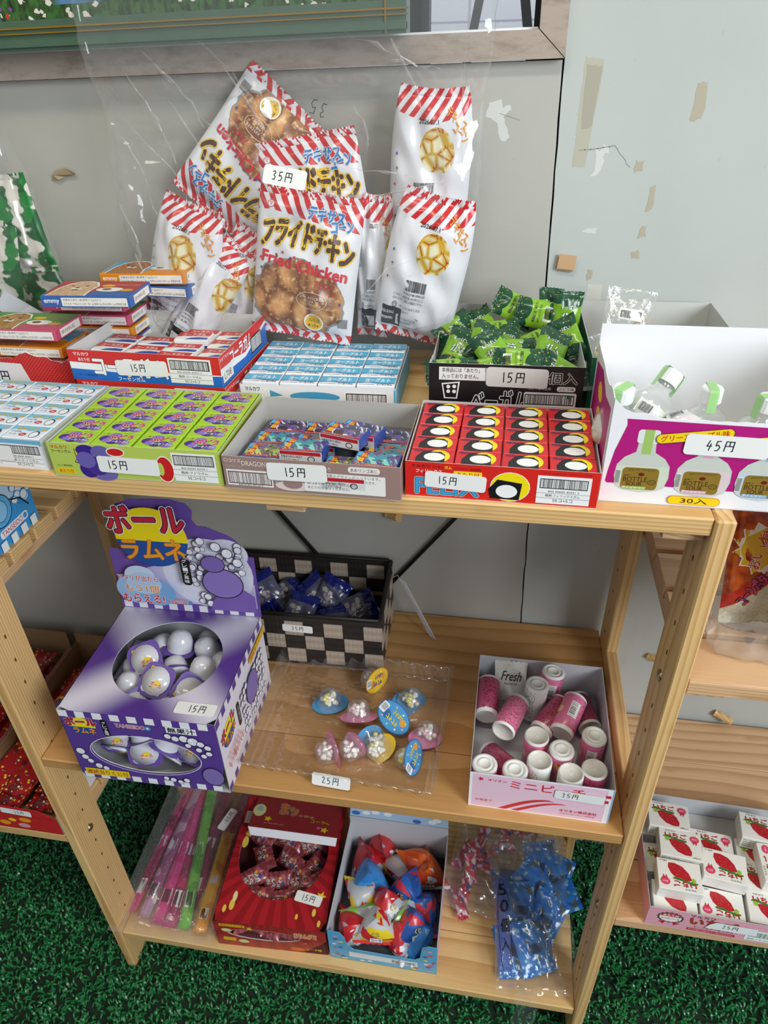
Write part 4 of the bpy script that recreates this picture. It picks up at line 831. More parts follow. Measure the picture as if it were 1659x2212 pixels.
# ---------------------------------------------------------------- black box with green wrapped sweets
bb = empty('card_box', (.6540, .2660, H), (0, 0, R(1.0)), 'black card box with white lettering holding green wrapped sweets', 'box')
BKW, BKD, BKH = .166, .208, .0750
mb = MB(); t = .0008; bk = mat('#17181a', .4)
mb.box(-BKW/2, BKW/2, -BKD/2, BKD/2, 0, t, card_in); mb.box(-BKW/2, BKW/2, -BKD/2, -BKD/2 + t, t, BKH, card_in, front=bk); mb.box(-BKW/2, BKW/2, BKD/2 - t, BKD/2, t, BKH, card_in); mb.box(BKW/2 - t, BKW/2, -BKD/2 + t, BKD/2 - t, t, BKH, card_in, right=bk)
mb.build('carton', bb)
rn = random.Random(3); pts = [(-BKD/2, 0), (BKD/2, 0), (BKD/2, BKH)] + [(BKD/2 - BKD * k / 22, BKH - (.012 * math.sin(PI * k / 22) if k > 4 else 0) * 1.2 + rn.uniform(-.0018, .0018)) for k in range(1, 22)] + [(-BKD/2, BKH)]
mb = MB(); n = len(pts); mb.mesh([(-BKW/2, a, b) for a, b in pts] + [(-BKW/2 + t, a, b) for a, b in pts], [tuple(range(n))[::-1], tuple(range(n, 2*n))] + [(i, (i+1) % n, n + (i+1) % n, n + i) for i in range(n)], card_in); mb.build('torn_side', bb)
P = Pr(); P.rect(.0110, .0560, .0700, .0150, '#e9e9e9'); P.text('本商品には「あたり」「はずれ」は', .0140, .0650, .070, .0052, '#1a1a1a', .02); P.text('入っておりません。', .0140, .0580, .040, .0052, '#1a1a1a', .02)
P.text('50個入', .1130, .0550, .0460, .0130, '#17181a', .03, out=('#f4f4f4', .085)); P.text('ぶどう香料使用', .1080, .0475, .0240, .0036, '#cfcfcf', .01); P.rrect(.1385, .0465, .0195, .0058, '#e9e9e9', .0025); P.text('ぶどう味', .1400, .0475, .0165, .0038, '#17181a', .03)
P.text('べーガム', .0470, .0170, .060, .0290, '#17181a', .02, out=('#f0f0f0', .07)); P.poly([(.014, .052), (.034, .0545), (.0315, .034), (.017, .034)], '#f0f0f0'); P.poly([(.0155, .0505), (.0322, .0528), (.0302, .0353), (.0183, .0353)], '#17181a')
for x, y in ((.0215, .0480), (.0280, .0485), (.0215, .0425), (.0280, .0425)): P.ell(x, y, .0022, .0022, '#f0f0f0', 10)
P.rrect(.1040, .0260, .0560, .0190, '#e9e9e9', .002); P.bars(.1070, .0310, .0490, .0110, 14, base='#f4f4f4'); P.text('849 02747 11808 1', .112, .0265, .034, .0022, '#222222', .01)
P.build('printed_front', bb, front(BKW, BKD)); P = Pr(); P.sticker(.0620, .0505, .0660, .0225, '15円', R(-1), .016, .0110, base='#d9d8d6'); tag(P.build('price_sticker', bb, front(BKW, BKD), .0012), 'white sticker with handwritten 15 yen')
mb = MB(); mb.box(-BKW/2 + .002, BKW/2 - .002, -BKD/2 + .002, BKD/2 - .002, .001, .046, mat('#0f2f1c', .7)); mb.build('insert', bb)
def gumwrap_mat(seed, rev):
    def f(g):
        u, v = g.uv(); w = g.vec(u, v, seed); wob = g.noise(w, 90.0, 1.0) * .010
        a, b = ('#15492b', '#7db028') if not rev else ('#184c2e', '#86b82e')
        col = g.mix((v > (.009 + wob)) * (v < (.047 - wob)), a, b); col = g.mix(g.ell(u, v, .022, .046, .016, .010 - 0.0), col, a)
        dots = g.voro(w, 260.0); col = g.mix((dots < .16) * ((v < .012) + (v > .044)).op('MINIMUM', 1.0), col, '#d8e05a')
        return col, (v * 2400.0).sin() * ((v < .006) + (v > .050)).op('MINIMUM', 1.0)
    return pmat('sweet_wrapper', f, rough=.25, bump=.3, coat=.3)
GW = [gumwrap_mat(1.0, False), gumwrap_mat(4.0, True)]
def sweet(kind):
    def f():
        o, sf = pillow('wrapped_sweet', .036, .056, .012, GW[kind], GW[1 - kind], nx=14, ny=20, crimp=.07, seed=40 + kind, wr=.0006, teeth=.0006)
        P = Pr(); mp = lambda a, b, h: sf(a, b, h + .0002)
        if kind == 0: P.text('すっぱい', .008, .035, .020, .0050, '#f0f0e4', .03, out=('#1c5a38', .1)); P.text('ガム', .010, .021, .017, .0100, '#f4f4f0', .05, out=('#1c5a38', .12)); P.text('ソーダ', .005, .014, .012, .0035, '#c22c30', .03)
        else: P.text('本商品には「あたり」', .006, .030, .026, .0040, '#14301c', .02); P.text('「はずれ」は入っておりません', .006, .0245, .024, .0034, '#14301c', .01); P.bars(.010, .012, .017, .0085, 31, frame=False)
        P.build('printed_front', o, mp, .0002, .00002); return o
    return f
sw = [Maker(sweet(0)), Maker(sweet(1))]
rn = random.Random(17)
for n_, (k, x, y, z, tl, az, rl, lb) in enumerate(((0, .590, .305, 1.212, 50, 20, 60, 'back left corner, its green leaf side up'), (0, .622, .315, 1.215, 45, -20, -40, 'back row, left of centre'), (1, .662, .322, 1.238, 55, 10, -62, 'barcode side up, standing highest at the back'), (1, .690, .305, 1.236, 60, 0, -80, 'barcode side up, right of the highest one'),
        (0, .706, .318, 1.236, 70, 30, 10, 'upright at the back right, dark seal up'), (0, .724, .305, 1.236, 80, 10, 5, 'upright against the back right corner'), (1, .643, .285, 1.218, 40, 0, 80, 'barcode side up in the middle'), (0, .600, .232, 1.216, 45, -8, 12, 'light face up at the left wall'),
        (0, .628, .240, 1.222, 40, 25, 35, 'centre left, dark green seal towards the front'), (0, .662, .225, 1.218, 35, 10, 90, 'centre, lying across'), (0, .640, .208, 1.222, 50, 0, -35, 'centre front, tilted left'), (1, .668, .182, 1.222, 42, -4, 88, 'notice side up at the front edge'),
        (0, .704, .215, 1.225, 40, 20, 30, 'big light face up, right of centre'), (0, .722, .250, 1.226, 55, -30, -40, 'leaning on the right wall'), (1, .594, .180, 1.210, 30, 5, 85, 'notice side up in the front left corner'), (0, .640, .180, 1.212, 40, 0, 75, 'low at the front, under the notice one'), (0, .712, .180, 1.212, 50, 0, -60, 'front right corner, dark side'), (0, .655, .262, 1.212, 30, 0, 20, 'deep in the middle'), (1, .690, .260, 1.216, 35, 0, 60, 'barcode side up, right of the middle'))):
    m = (Euler((0, 0, R(az))).to_matrix() @ Euler((R(-(90 - tl)), 0, 0)).to_matrix() @ Euler((0, R(rl), 0)).to_matrix())
    sw[k]((x, y, z), m, 'green wrapped sweet in the black box, ' + lb, 'sweet', 'green wrapped sweets')
# ---- green box with clear packets
gb = empty('card_box', (.8280, .2860, H), (0, 0, R(1.0)), 'dark green card box half hidden behind the magenta bottle box', 'box')
mb = MB(); w, d, h = .166, .200, .078; gn = mat('#1e6c4c', .4); t = .0008
mb.box(-w/2, w/2, -d/2, d/2, 0, t, card_in); mb.box(-w/2, w/2, -d/2, -d/2 + t, t, h, card_in, front=gn); mb.box(-w/2, w/2, d/2 - t, d/2, t, h, card_in); mb.box(w/2 - t, w/2, -d/2 + t, d/2 - t, t, h, card_in); mb.box(-w/2, -w/2 + t, -d/2 + t, d/2 - t, t, h, card_in, left=gn); mb.build('carton', gb)
P = Pr(); P.rect(.0110, .056, .060, .015, '#e6e6e6'); P.text('本商品には', .0140, .0650, .026, .0052, '#1a1a1a', .02); P.text('入っておりません', .0140, .0580, .040, .0052, '#1a1a1a', .02); P.text('すっぱガム', .006, .012, .11, .034, '#1e6c4c', .02, out=('#f0f0f0', .06)); P.build('printed_front', gb, front(w, d))
mb = MB(); mb.box(-w/2 + .002, w/2 - .002, -d/2 + .002, d/2 - .002, .001, .030, mat('#8a9088', .7)); mb.build('insert', gb)
def clearpack(): 
    o, sf = pillow('sweet_packet', .060, .085, .014, CLEARs, CLEARs, nx=16, ny=20, seed=60, wr=.001)
    P = Pr(); P.rect(.018, .045, .030, .014, '#eef0ee'); P.bars(.020, .047, .026, .009, 33, frame=False); P.build('label', o, lambda a, b, h: sf(a, b, h), .0004)
    rn = random.Random(2); mb = MB(); mb.smooth = True
    for k in range(9): mb.lathe([(0, -.004), (.0035, -.003), (.0055, 0), (.0035, .003), (0, .004)], mat('#b9c48a' if k % 2 else '#d0b486', .4), 8, (rn.uniform(-.02, .02), 0, rn.uniform(-.03, .01)))
    tag(mb.build('sweets', o), kind='stuff'); return o
mk = Maker(clearpack)
for x, y, z, a, b, l in ((.800, .335, 1.218, 60, 8, 'clear packet standing at the back of the green box'), (.780, .285, 1.204, 20, 60, 'clear packet with pale sweets, left in the green box'), (.775, .215, 1.200, 12, 80, 'clear packet low at the front left of the green box')):
    mk((x, y, z), Euler((R(-(90 - a)), 0, 0)).to_matrix() @ Euler((0, R(b), 0)).to_matrix(), l, 'packet', 'clear packets in the green box')
# ---------------------------------------------------------------- magenta bottle box
mg = empty('display_box', (.8550, .0950, H), (0, 0, R(-.3)), 'white and magenta display box of small sour powder bottles, right end', 'box')
w, d, h, t = .212, .148, .1015, .0009; mw = mat('#eeeef2', .45)
mb = MB(); mb.box(-w/2, w/2, -d/2, d/2, 0, t, mw); mb.box(-w/2, w/2, d/2 - t, d/2, t, .121, mw); mb.box(w/2 - t, w/2, -d/2 + t, d/2 - t, t, .121, card_in); mb.build('carton', mg)
rn = random.Random(8)
pts = [(-w/2, 0), (w/2, 0), (w/2, .0880), (.02, .0885)] + [(.02 - (.02 + w/2 - .012) * k / 16, .0885 + .0006 * rn.uniform(-1, 1) + (.004 if k > 12 else 0)) for k in range(1, 16)] + [(-w/2 + .010, .0960), (-w/2 + .006, .1000), (-w/2, .1060)]
n = len(pts); mb = MB(); mb.mesh([(a, -d/2, b) for a, b in pts] + [(a, -d/2 + t, b) for a, b in pts], [tuple(range(n)), tuple(range(n, 2*n))[::-1]] + [(i, n+i, n + (i+1) % n, (i+1) % n) for i in range(n)], mw); mb.build('torn_front', mg)
pts = [(-d/2, 0), (d/2, 0), (d/2, .101)] + [(d/2 - d * k / 12, .1010 + rn.uniform(-.001, .001) + (.006 if k > 9 else -.0 )) for k in range(1, 12)] + [(-d/2, .106)]
n = len(pts); mb = MB(); mb.mesh([(-w/2, a, b) for a, b in pts] + [(-w/2 + t, a, b) for a, b in pts], [tuple(range(n))[::-1], tuple(range(n, 2*n))] + [(i, (i+1) % n, n + (i+1) % n, n+i) for i in range(n)], mw); mb.build('torn_side', mg)
P = Pr(); mag = '#b3157a'
P.poly([(.0040, .0230), (.0055, .021), (.212, .0180), (.212, .0835), (.014, .0870), (.0150, .081), (.0080, .055), (.0050, .035)], mag)
def flatbottle(cx, cy, s, pow_, band):
    g_ = '#c9cfc6'
    P.poly([(cx - .0245*s, cy + .014*s), (cx - .0220*s, cy + .003*s), (cx - .0150*s, cy - .001*s), (cx, cy - .003*s), (cx + .0150*s, cy - .001*s), (cx + .0220*s, cy + .003*s), (cx + .0245*s, cy + .014*s), (cx + .0235*s, cy + .026*s), (cx + .018*s, cy + .034*s), (cx + .0085*s, cy + .040*s), (cx + .0075*s, cy + .050*s), (cx - .0075*s, cy + .050*s), (cx - .0085*s, cy + .040*s), (cx - .018*s, cy + .034*s), (cx - .0235*s, cy + .026*s)], g_)
    P.poly([(cx - .0235*s, cy + .012*s), (cx - .0210*s, cy + .003*s), (cx, cy - .002*s), (cx + .0210*s, cy + .003*s), (cx + .0235*s, cy + .012*s), (cx + .0225*s, cy + .025*s), (cx - .0225*s, cy + .025*s)], pow_)
    P.rrect(cx - .0095*s, cy + .049*s, .019*s, .014*s, '#dfe6e4', .003*s); P.rect(cx - .004*s, cy + .038*s, .0085*s, .025*s, band)
    P.rrect(cx - .0175*s, cy + .000*s, .033*s, .0235*s, '#8c7328', .004*s); P.text('SPECIAL QUALITY', cx - .012*s, cy + .0195*s, .024*s, .0022*s, '#3c2c0c', .01, arc=.001*s); P.ell(cx, cy + .0165*s, .0030*s, .0020*s, '#6c1c14', 8)
    P.text('無果汁', cx - .0155*s, cy + .0140*s, .007*s, .0020*s, '#2c200c', .01); P.text('BOTTLE', cx - .0155*s, cy + .0085*s, .0215*s, .0050*s, '#3c1410', .01); P.text('SOUR', cx - .0125*s, cy + .0035*s, .0145*s, .0048*s, '#3c1410', .01)
    P.ring(cx + .0105*s, cy + .0085*s, .0038*s, .0028*s, .0005*s, '#1c180c', 10); P.text('プラ', cx + .0085*s, cy + .0072*s, .004*s, .0025*s, '#1c180c', .01); P.rect(cx - .0160*s, cy + .0004*s, .022*s, .0030*s, band); P.text('ボトルサワー', cx - .0155*s, cy + .0007*s, .0205*s, .0024*s, '#f4f6f0', .02)
    P.bars(cx - .0232*s, cy + .006*s, .0042*s, .014*s, 41, frame=False, base='#e8ece6')
flatbottle(.0350, .0155, .98, '#d2dac6', '#a2c46a'); flatbottle(.0880, .0150, .98, '#dcccd0', '#e0a8c4'); flatbottle(.1400, .0150, .98, '#c2d0e0', '#8ab0dc'); flatbottle(.1910, .0150, .98, '#d2dac6', '#a2c46a')
for x, y, wd, tx, r_ in ((.0420, .0640, .064, 'グリーンアップル味', 9), (.1180, .0650, .052, 'ストロベリー味', 9)):
    q = Pr(); q.rrect(0, 0, wd, .0095, '#3c1420', .0047); q.rrect(.0004, .0004, wd - .0008, .0087, '#f2d414', .0043); q.text(tx, .004, .0018, wd - .008, .0060, '#c42a18', .03)
    ca, sa = math.cos(R(r_)), math.sin(R(r_))
    for l, vs, fs, m in q.it: P.it.append((P.l, [(x + a * ca - b * sa, y + a * sa + b * ca) for a, b in vs], fs, m)); P.l += 1
P.rrect(.0620, .0030, .0460, .0090, '#c45a18', .0045); P.rrect(.0624, .0034, .0452, .0082, '#f2d010', .0041); P.text('30入', .0735, .0045, .0235, .0060, '#141414', .03)
P.build('printed_front', mg, front(w, d)); P = Pr(); P.sticker(.0655, .0560, .0710, .0205, '45円', R(-1.0), .018, .0095); tag(P.build('price_sticker', mg, front(w, d), .0016), 'white sticker with handwritten 45 yen')
P = Pr(); P.poly([(.010, .020), (.140, .020), (.140, .092), (.100, .086), (.06, .095), (.010, .085)], mag); P.ell(.06, .072, .016, .009, '#f2d414'); P.ell(.07, .050, .016, .009, '#f2d414'); P.build('printed_side', mg, left(w, d))
mb = MB(); mb.box(-w/2 + .002, w/2 - .002, -d/2 + .002, d/2 - .002, .001, .016, card_in); mb.build('insert', mg)
def bottle(powder, band):
    def f():
        r = empty('powder_bottle'); mb = MB(); mb.smooth = True
        mb.lathe([(.0, .0), (.017, .0), (.0205, .003), (.0215, .012), (.0205, .024), (.0160, .033), (.0090, .038), (.0075, .043), (.0075, .050)], film('bottle_plastic', base=.10, edge=.6, rough=.1, haze=.10), 28); mb.build('bottle', r)
        mb = MB(); mb.smooth = True; mb.lathe([(0, .0012), (.0165, .0014), (.0198, .004), (.0207, .012), (.0200, .020), (0, .022)], pmat('sour_powder', lambda g: g.mix(g.noise(g.vec(*g.obj()), 900.0, 2.0), powder, '#f2f2ee'), rough=.8), 24); mb.build('powder', r)
        mb = MB(); n = 40; prof = [(.0098, .046), (.0098, .0585), (.0088, .0600), (0, .0602)]
        vs = []; 
        for q, (rr, z) in enumerate(prof):
            for j in range(n): a = 2*PI*j/n; k = rr * (1 + (.02 if j % 2 and q < 2 else 0)); vs.append((k * math.cos(a), k * math.sin(a), z))
        mb.mesh(vs, [(i*n+j, i*n+(j+1) % n, (i+1)*n+(j+1) % n, (i+1)*n+j) for i in range(3) for j in range(n)], mat('#eef0f0', .4)); mb.build('cap', r)
        mb = MB(); b = .0042; zs2 = [(-.0108, .038), (-.0106, .058), (-.0098, .0608), (.0098, .0608), (.0106, .058), (.0108, .038)]
        for (x0, z0), (x1, z1) in zip(zs2, zs2[1:]): mb.mesh([(x0, -b, z0), (x0, b, z0), (x1, b, z1), (x1, -b, z1)], [(0, 1, 2, 3)], mat(band, .35, alpha=.92))
        mb.build('seal_strip', r); P = Pr(); P.rect(0, 0, .020, .014, '#eceee8'); P.bars(.003, .002, .012, .009, 42, frame=False)
        P.build('label', r, lambda a, b_, h: Vector(((.0214 + h) * math.sin((a - .010) / .0214 - .5), -(.0214 + h) * math.cos((a - .010) / .0214 - .5), .006 + b_))); return r
    return f
bg_, bp_ = Maker(bottle('#d9e4cc', '#a4d88c')), Maker(bottle('#e8cdd8', '#d890b8'))
zb = H + .0165
bg_((.7620, .0760, zb + .020), (R(6), R(-4), R(50)), 'powder bottle with green seal in the left front corner of the magenta box', 'bottle', 'sour powder bottles')
bg_((.7830, .0780, zb + .038), Euler((R(-28), R(36), 0)).to_matrix(), 'powder bottle with green seal leaning right, ribbed cap highest', 'bottle', 'sour powder bottles')
bp_((.8220, .0500, zb + .040), Euler((R(-100), R(8), 0)).to_matrix(), 'pink powder bottle lying with its round base towards the front', 'bottle', 'sour powder bottles')
bg_((.8470, .0900, zb + .014), (0, 0, R(90)), 'powder bottle with green seal standing upright right of the pink one', 'bottle', 'sour powder bottles')
bg_((.8900, .0780, zb + .013), (R(2), R(4), R(20)), 'powder bottle with green seal standing upright near the right edge', 'bottle', 'sour powder bottles')
# ---------------------------------------------------------------- purple display box
pu = empty('display_box', (.2072, .0905, Z2), (0, 0, R(1.2)), 'purple display box with a round lid opening and a tall printed header', 'box')
w, d, h, t = .220, .206, .143, .0009
PUR = '#5c3d94'
def purple_top(g):
    u, v = g.uv(); a = ((u - .110) / .110).abs(); b = ((v - .103) / .103).abs(); e = (a - b).abs()
    return g.mix(e.step(.0, .75), '#d9d4e6', '#54348c')
PT = pmat('purple_silver_print', purple_top, rough=.25, coat=.3)
def plate(name, ww, hh, cx, cy, rx, ry, m_out, m_in, mp, parent, n=48):
    """flat card with an elliptic opening; mp maps (a, b, depth) to the point"""
    def edge(k):
        a = 2 * PI * k / n; c, s = math.cos(a), math.sin(a); tt = min(((ww - cx) / c if c > 1e-9 else (cx / -c if c < -1e-9 else 9)), ((hh - cy) / s if s > 1e-9 else (cy / -s if s < -1e-9 else 9))); return (cx + c * tt, cy + s * tt)
    ang = sorted(set([2 * PI * k / n for k in range(n)] + [math.atan2(y - cy, x - cx) % (2 * PI) for x, y in ((0, 0), (ww, 0), (ww, hh), (0, hh))]))
    inn = [(cx + rx * math.cos(a), cy + ry * math.sin(a)) for a in ang]; n = len(ang)
    out = [edge(a * 48 / (2 * PI)) for a in ang]
    mb = MB()
    for dz, m, fl in ((0, m_out, 0), (-t, m_in, 1)):
        vs = [mp(a, b, dz) for a, b in inn + out]; fs = [(k, n + k, n + (k + 1) % n, (k + 1) % n) for k in range(n)]
        mb.mesh(vs, [f[::-1] for f in fs] if fl else fs, m, inn + out)
    vs = [mp(a, b, 0) for a, b in inn] + [mp(a, b, -t) for a, b in inn]; mb.mesh(vs, [(k, (k + 1) % n, n + (k + 1) % n, n + k) for k in range(n)], card_white)
    return mb.build(name, parent)
pm = mat(PUR, .35, coat=.2); ci = mat('#b9b9bd', .7)
mb = MB(); mb.box(-w/2, w/2, -d/2, d/2, 0, t, ci); mb.box(-w/2, w/2, d/2 - t, d/2, t, h, ci); mb.box(-w/2, -w/2 + t, -d/2, d/2 - t, t, h, ci, left=pm); mb.box(w/2 - t, w/2, -d/2, d/2 - t, t, h, ci, right=mat('#e8e4f0', .35, coat=.2)); mb.build('carton', pu)
plate('lid', w, d, .113, .106, .077, .076, PT, ci, fmap((-w/2, -d/2, h), (1, 0, 0), (0, 1, 0)), pu)
plate('window_front', w, h, .1090, .0655, .0790, .0385, pm, ci, front(w, d), pu)
P = Pr(); P.sticker(.158, .0120, .0560, .0200, '15円', R(-1), .018, .0105); tag(P.build('price_sticker', pu, top(w, d, h), .0012), 'white sticker with handwritten 15 yen')
def ball_logo(P, x, y, s, r_=0.0):
    q = Pr(); q.ell(.026*s, .0215*s, .0245*s, .0215*s, '#f3dc14', 32); q.poly([(.0018*s, .0195*s)] + [(.026*s + .0245*s*math.cos(a), .0215*s + .0215*s*math.sin(a)) for a in [PI + .09 + k * (PI - .18) / 16 for k in range(17)]] + [(.0502*s, .0195*s)], '#1f4f9c')
    q.text('ボール', -.002*s, .0215*s, .056*s, .0195*s, '#c8203c', .05, out=[('#1c1c1c', .11), ('#f6f0f4', .15)], rot=R(4)); q.text('ラムネ', .0085*s, .0045*s, .0400*s, .0140*s, '#f0a01e', .05, out=('#b8502a', .08))
    ca, sa = math.cos(r_), math.sin(r_)
    for l, vs, fs, m in q.it: P.it.append((P.l, [(x + a * ca - b * sa, y + a * sa + b * ca) for a, b in vs], fs, m)); P.l += 1
def bubbles(P, pts, edge='#3c2f5c', fill='#eceaf4'):
    for x, y, r in pts: P.ell(x, y, r, r, edge, 14); P.ell(x, y, r * .84, r * .84, fill, 14); P.ell(x - r * .3, y + r * .3, r * .22, r * .3, '#ffffff', 8)
def checks(P, x0, x1, y, hh, n, c='#efeff4', x_=0):
    s = (x1 - x0) / n
    for k in range(n): P.rect(x0 + k * s, y, s * .55, hh, c)
P = Pr(); checks(P, 0, w, .130, .0125, 9); checks(P, .004, w, .0012, .0115, 9)
P.text('TANSEIDO', .078, .1190, .0420, .0072, '#c82a3c', .02, out=('#f2f2f8', .12)); P.ell(.1240, .1225, .0045, .0042, '#3a9ad0'); P.ell(.1240, .1225, .0018, .0016, '#f2f2f8')
ball_logo(P, .0080, .0960, .80); P.rrect(.0585, .098, .0085, .034, '#151515', .004); P.text('味', .0600, .1000, .0055, .0055, '#f2f2f2', .02); P.text('グ', .0600, .1225, .0055, .0055, '#f2f2f2', .02); P.text('レ', .0600, .1165, .0055, .0050, '#f2f2f2', .02); P.text('プ', .0600, .1105, .0055, .0050, '#f2f2f2', .02); P.text('風', .0600, .1050, .0055, .0050, '#f2f2f2', .02)
P.rect(.150, .1190, .0420, .0120, '#f0f0f6'); P.text('無果汁', .152, .1200, .038, .0100, '#1c1c24', .05)
P.rect(.0080, .0090, .0660, .0140, '#f0d21c'); P.text('連続当りくじ付', .0100, .0108, .062, .0098, '#b8382a', .03)
rb_ = random.Random(5); bubbles(P, [(.012, .060, .0075), (.016, .048, .0060), (.022, .040, .0052), (.032, .031, .0060), (.042, .027, .0050), (.150, .112, .0055), (.160, .1085, .0060), (.172, .110, .0075), (.184, .106, .0088), (.194, .102, .0060), (.176, .097, .0048), (.190, .090, .0050), (.203, .096, .0055), (.195, .078, .0048), (.203, .084, .0052), (.140, .018, .0050), (.150, .015, .0045), (.130, .020, .0045), (.160, .020, .0050)])
P.ell(.2010, .0350, .0150, .0180, '#8470b4', 20); P.ring(.2010, .0350, .0158, .0190, .0010, '#2a2040')
P.ring(.1090, .0655, .0805, .0400, .0012, '#e4e2ee', 48); P.build('printed_front', pu, front(w, d))
P = Pr(); checks(P, 0, d, .130, .0125, 9, PUR); checks(P, 0, d, .0012, .0115, 9, PUR); ball_logo(P, .010, .070, .95, R(4)); P.rrect(.066, .060, .0100, .044, '#151515', .004); P.text('グレープ風味', .069, .066, .004, .033, '#f2f2f2', .0)
bubbles(P, [(.085 + .010 * (k % 10) + rb_.uniform(-.003, .003), .030 + .014 * (k // 10) + rb_.uniform(-.003, .003), rb_.uniform(.004, .0065)) for k in range(60) if (.03 + .014 * (k // 10)) < .112])
P.ell(.125, .080, .024, .026, '#8470b4', 24); P.ring(.125, .080, .025, .027, .0012, '#2a2040'); P.text('もう1個もらえる!', .010, .040, .06, .012, '#d0402a', .03); P.text('アタリが出たら', .010, .056, .05, .009, '#d0402a', .02); P.rect(.130, .118, .074, .011, '#f0c21c'); P.text('連続当りくじ付', .133, .1195, .068, .008, '#b8382a', .03)
P.build('printed_side', pu, right(w, d))
hp = [(-.112, .1432), (.112, .1432), (.112, .2525), (.1000, .2525), (.0950, .268), (.088, .280), (.076, .288), (.060, .294), (.046, .300), (.034, .300), (.0270, .310), (.030, .325), (.022, .336), (.000, .3415), (-.030, .3410), (-.062, .338), (-.084, .330), (-.096, .318), (-.097, .303), (-.084, .290), (-.076, .272), (-.080, .2525), (-.112, .2525)]
n = len(hp); mb = MB(); yb_ = d/2; tl_ = lambda x, z, dy: (x, yb_ + dy + (z - .1432) * .06, z)
mb.mesh([tl_(a, b, -.001) for a, b in hp] + [tl_(a, b, 0) for a, b in hp], [tuple(range(n)), tuple(range(n, 2*n))[::-1]] + [(i, n + i, n + (i+1) % n, (i+1) % n) for i in range(n)], mat('#6c4fa4', .35, coat=.2)); mb.build('header_card', pu)
P = Pr(); hm = lambda a, b, o: Vector(tl_(a - .112, b + .1432, -.001 - o))
checks(P, .004, .224, .0010, .0120, 9)
P.poly([(.004, .016), (.220, .016), (.220, .060), (.150, .108), (.060, .080), (.004, .060)], '#c9bfe0'); P.ell(.150, .075, .070, .062, '#dfe0f0', 28); P.ell(.182, .112, .034, .026, '#dfe0f0', 24)
bubbles(P, [(.118 + rb_.uniform(0, .088), .020 + rb_.uniform(0, .112), rb_.uniform(.0045, .0075)) for k in range(70)] + [(.150, .138, .007), (.172, .130, .0085), (.188, .120, .009), (.202, .105, .008), (.207, .088, .006)])
P.poly([(.150, .016), (.222, .016), (.222, .046), (.205, .058), (.175, .052), (.158, .036)], '#7a5eae'); P.ell(.175, .066, .031, .026, '#8b76be', 28); P.ring(.175, .066, .0320, .0270, .0016, '#1e1a2c', 28); P.ell(.164, .100, .018, .014, '#7d66b2', 18); P.ring(.164, .100, .0190, .0150, .0014, '#1e1a2c', 18)
P.ell(.046, .070, .024, .018, '#c8dcf2', 22); P.ell(.034, .044, .030, .026, '#9cc0ea', 24); P.ell(.068, .040, .030, .024, '#7cacdf', 24); P.ell(.050, .056, .028, .020, '#b4d0f0', 22)
P.text('アタリが出たら', .010, .0600, .064, .0105, '#c83a30', .02, out=('#f4f2f6', .09)); P.text('もう1個', .018, .0400, .054, .0135, '#e08a1e', .03, out=('#f4f2f6', .11)); P.text('もらえる!', .012, .0200, .066, .0160, '#c8283c', .04, out=('#f4f2f6', .11)); P.text('TANSEIDO', .084, .0230, .0320, .0062, '#c82a3c', .02, out=('#f2f2f8', .12)); P.ell(.1190, .0260, .0034, .0034, '#3a9ad0')
P.ell(.078, .140, .0550, .0500, '#f3dc14', 36); P.poly([(.0232, .134)] + [(.078 + .055 * math.cos(a), .140 + .050 * math.sin(a)) for a in [PI + .12 + k * (PI - .24) / 16 for k in range(17)]] + [(.1328, .134)], '#1f4f9c')
P.text('ボール', .0160, .1450, .116, .0440, '#c8203c', .05, out=[('#1c1c1c', .10), ('#f6f0f4', .145)], rot=R(3)); P.text('ラムネ', .0300, .1010, .0950, .0340, '#f0a01e', .05, out=('#b8502a', .08), rot=R(2))
P.rrect(.1140, .060, .0150, .048, '#151515', .006)
for k, c_ in enumerate('グレープ風味'): P.text(c_ if c_ != 'ー' else 'I', .1175, .1000 - .0072 * k, .0075, .0062, '#f2f2f2', .02)
P.build('printed_header', pu, hm, .0002, .00004)
def capsule():
    r = empty('candy_capsule'); mb = MB(); mb.smooth = True; mb.lathe([(0, -.020), (.008, -.0185), (.0145, -.014), (.0178, -.006), (.0190, .002), (.0192, .008), (.0205, .0095), (.0205, .0110), (0, .0112)], mat('#d9d9e2', .22, spec=.6, coat=.4), 22); mb.build('cup', r)
    P = Pr(); c = .0245; P.rrect(-c, -c, 2*c, 2*c, '#6a4fa2', .012); P.rrect(-.018, -.019, .032, .024, '#c9c9e0', .005); P.rect(-.016, .0125, .014, .0055, '#f0d21c'); P.text('連続当り', -.0152, .0135, .0125, .0035, '#4a2c18', .02)
    P.ell(.003, -.008, .0092, .0092, '#f3dc14', 16); P.poly([(-.006, -.009), (-.003, -.0155), (.003, -.0172), (.009, -.0155), (.012, -.009)], '#1f4f9c'); P.text('ボール', -.006, -.0080, .018, .0062, '#c8203c', .06, out=('#f4f0f4', .13)); P.text('ラムネ', -.003, -.0145, .0125, .0050, '#f0a01e', .05)
    P.build('label_film', r, lambda a, b, o: Vector((a, b, .0115 + o - .002 * ((a * a + b * b) / .0005)))); return r
cap = Maker(capsule); rn = random.Random(12)
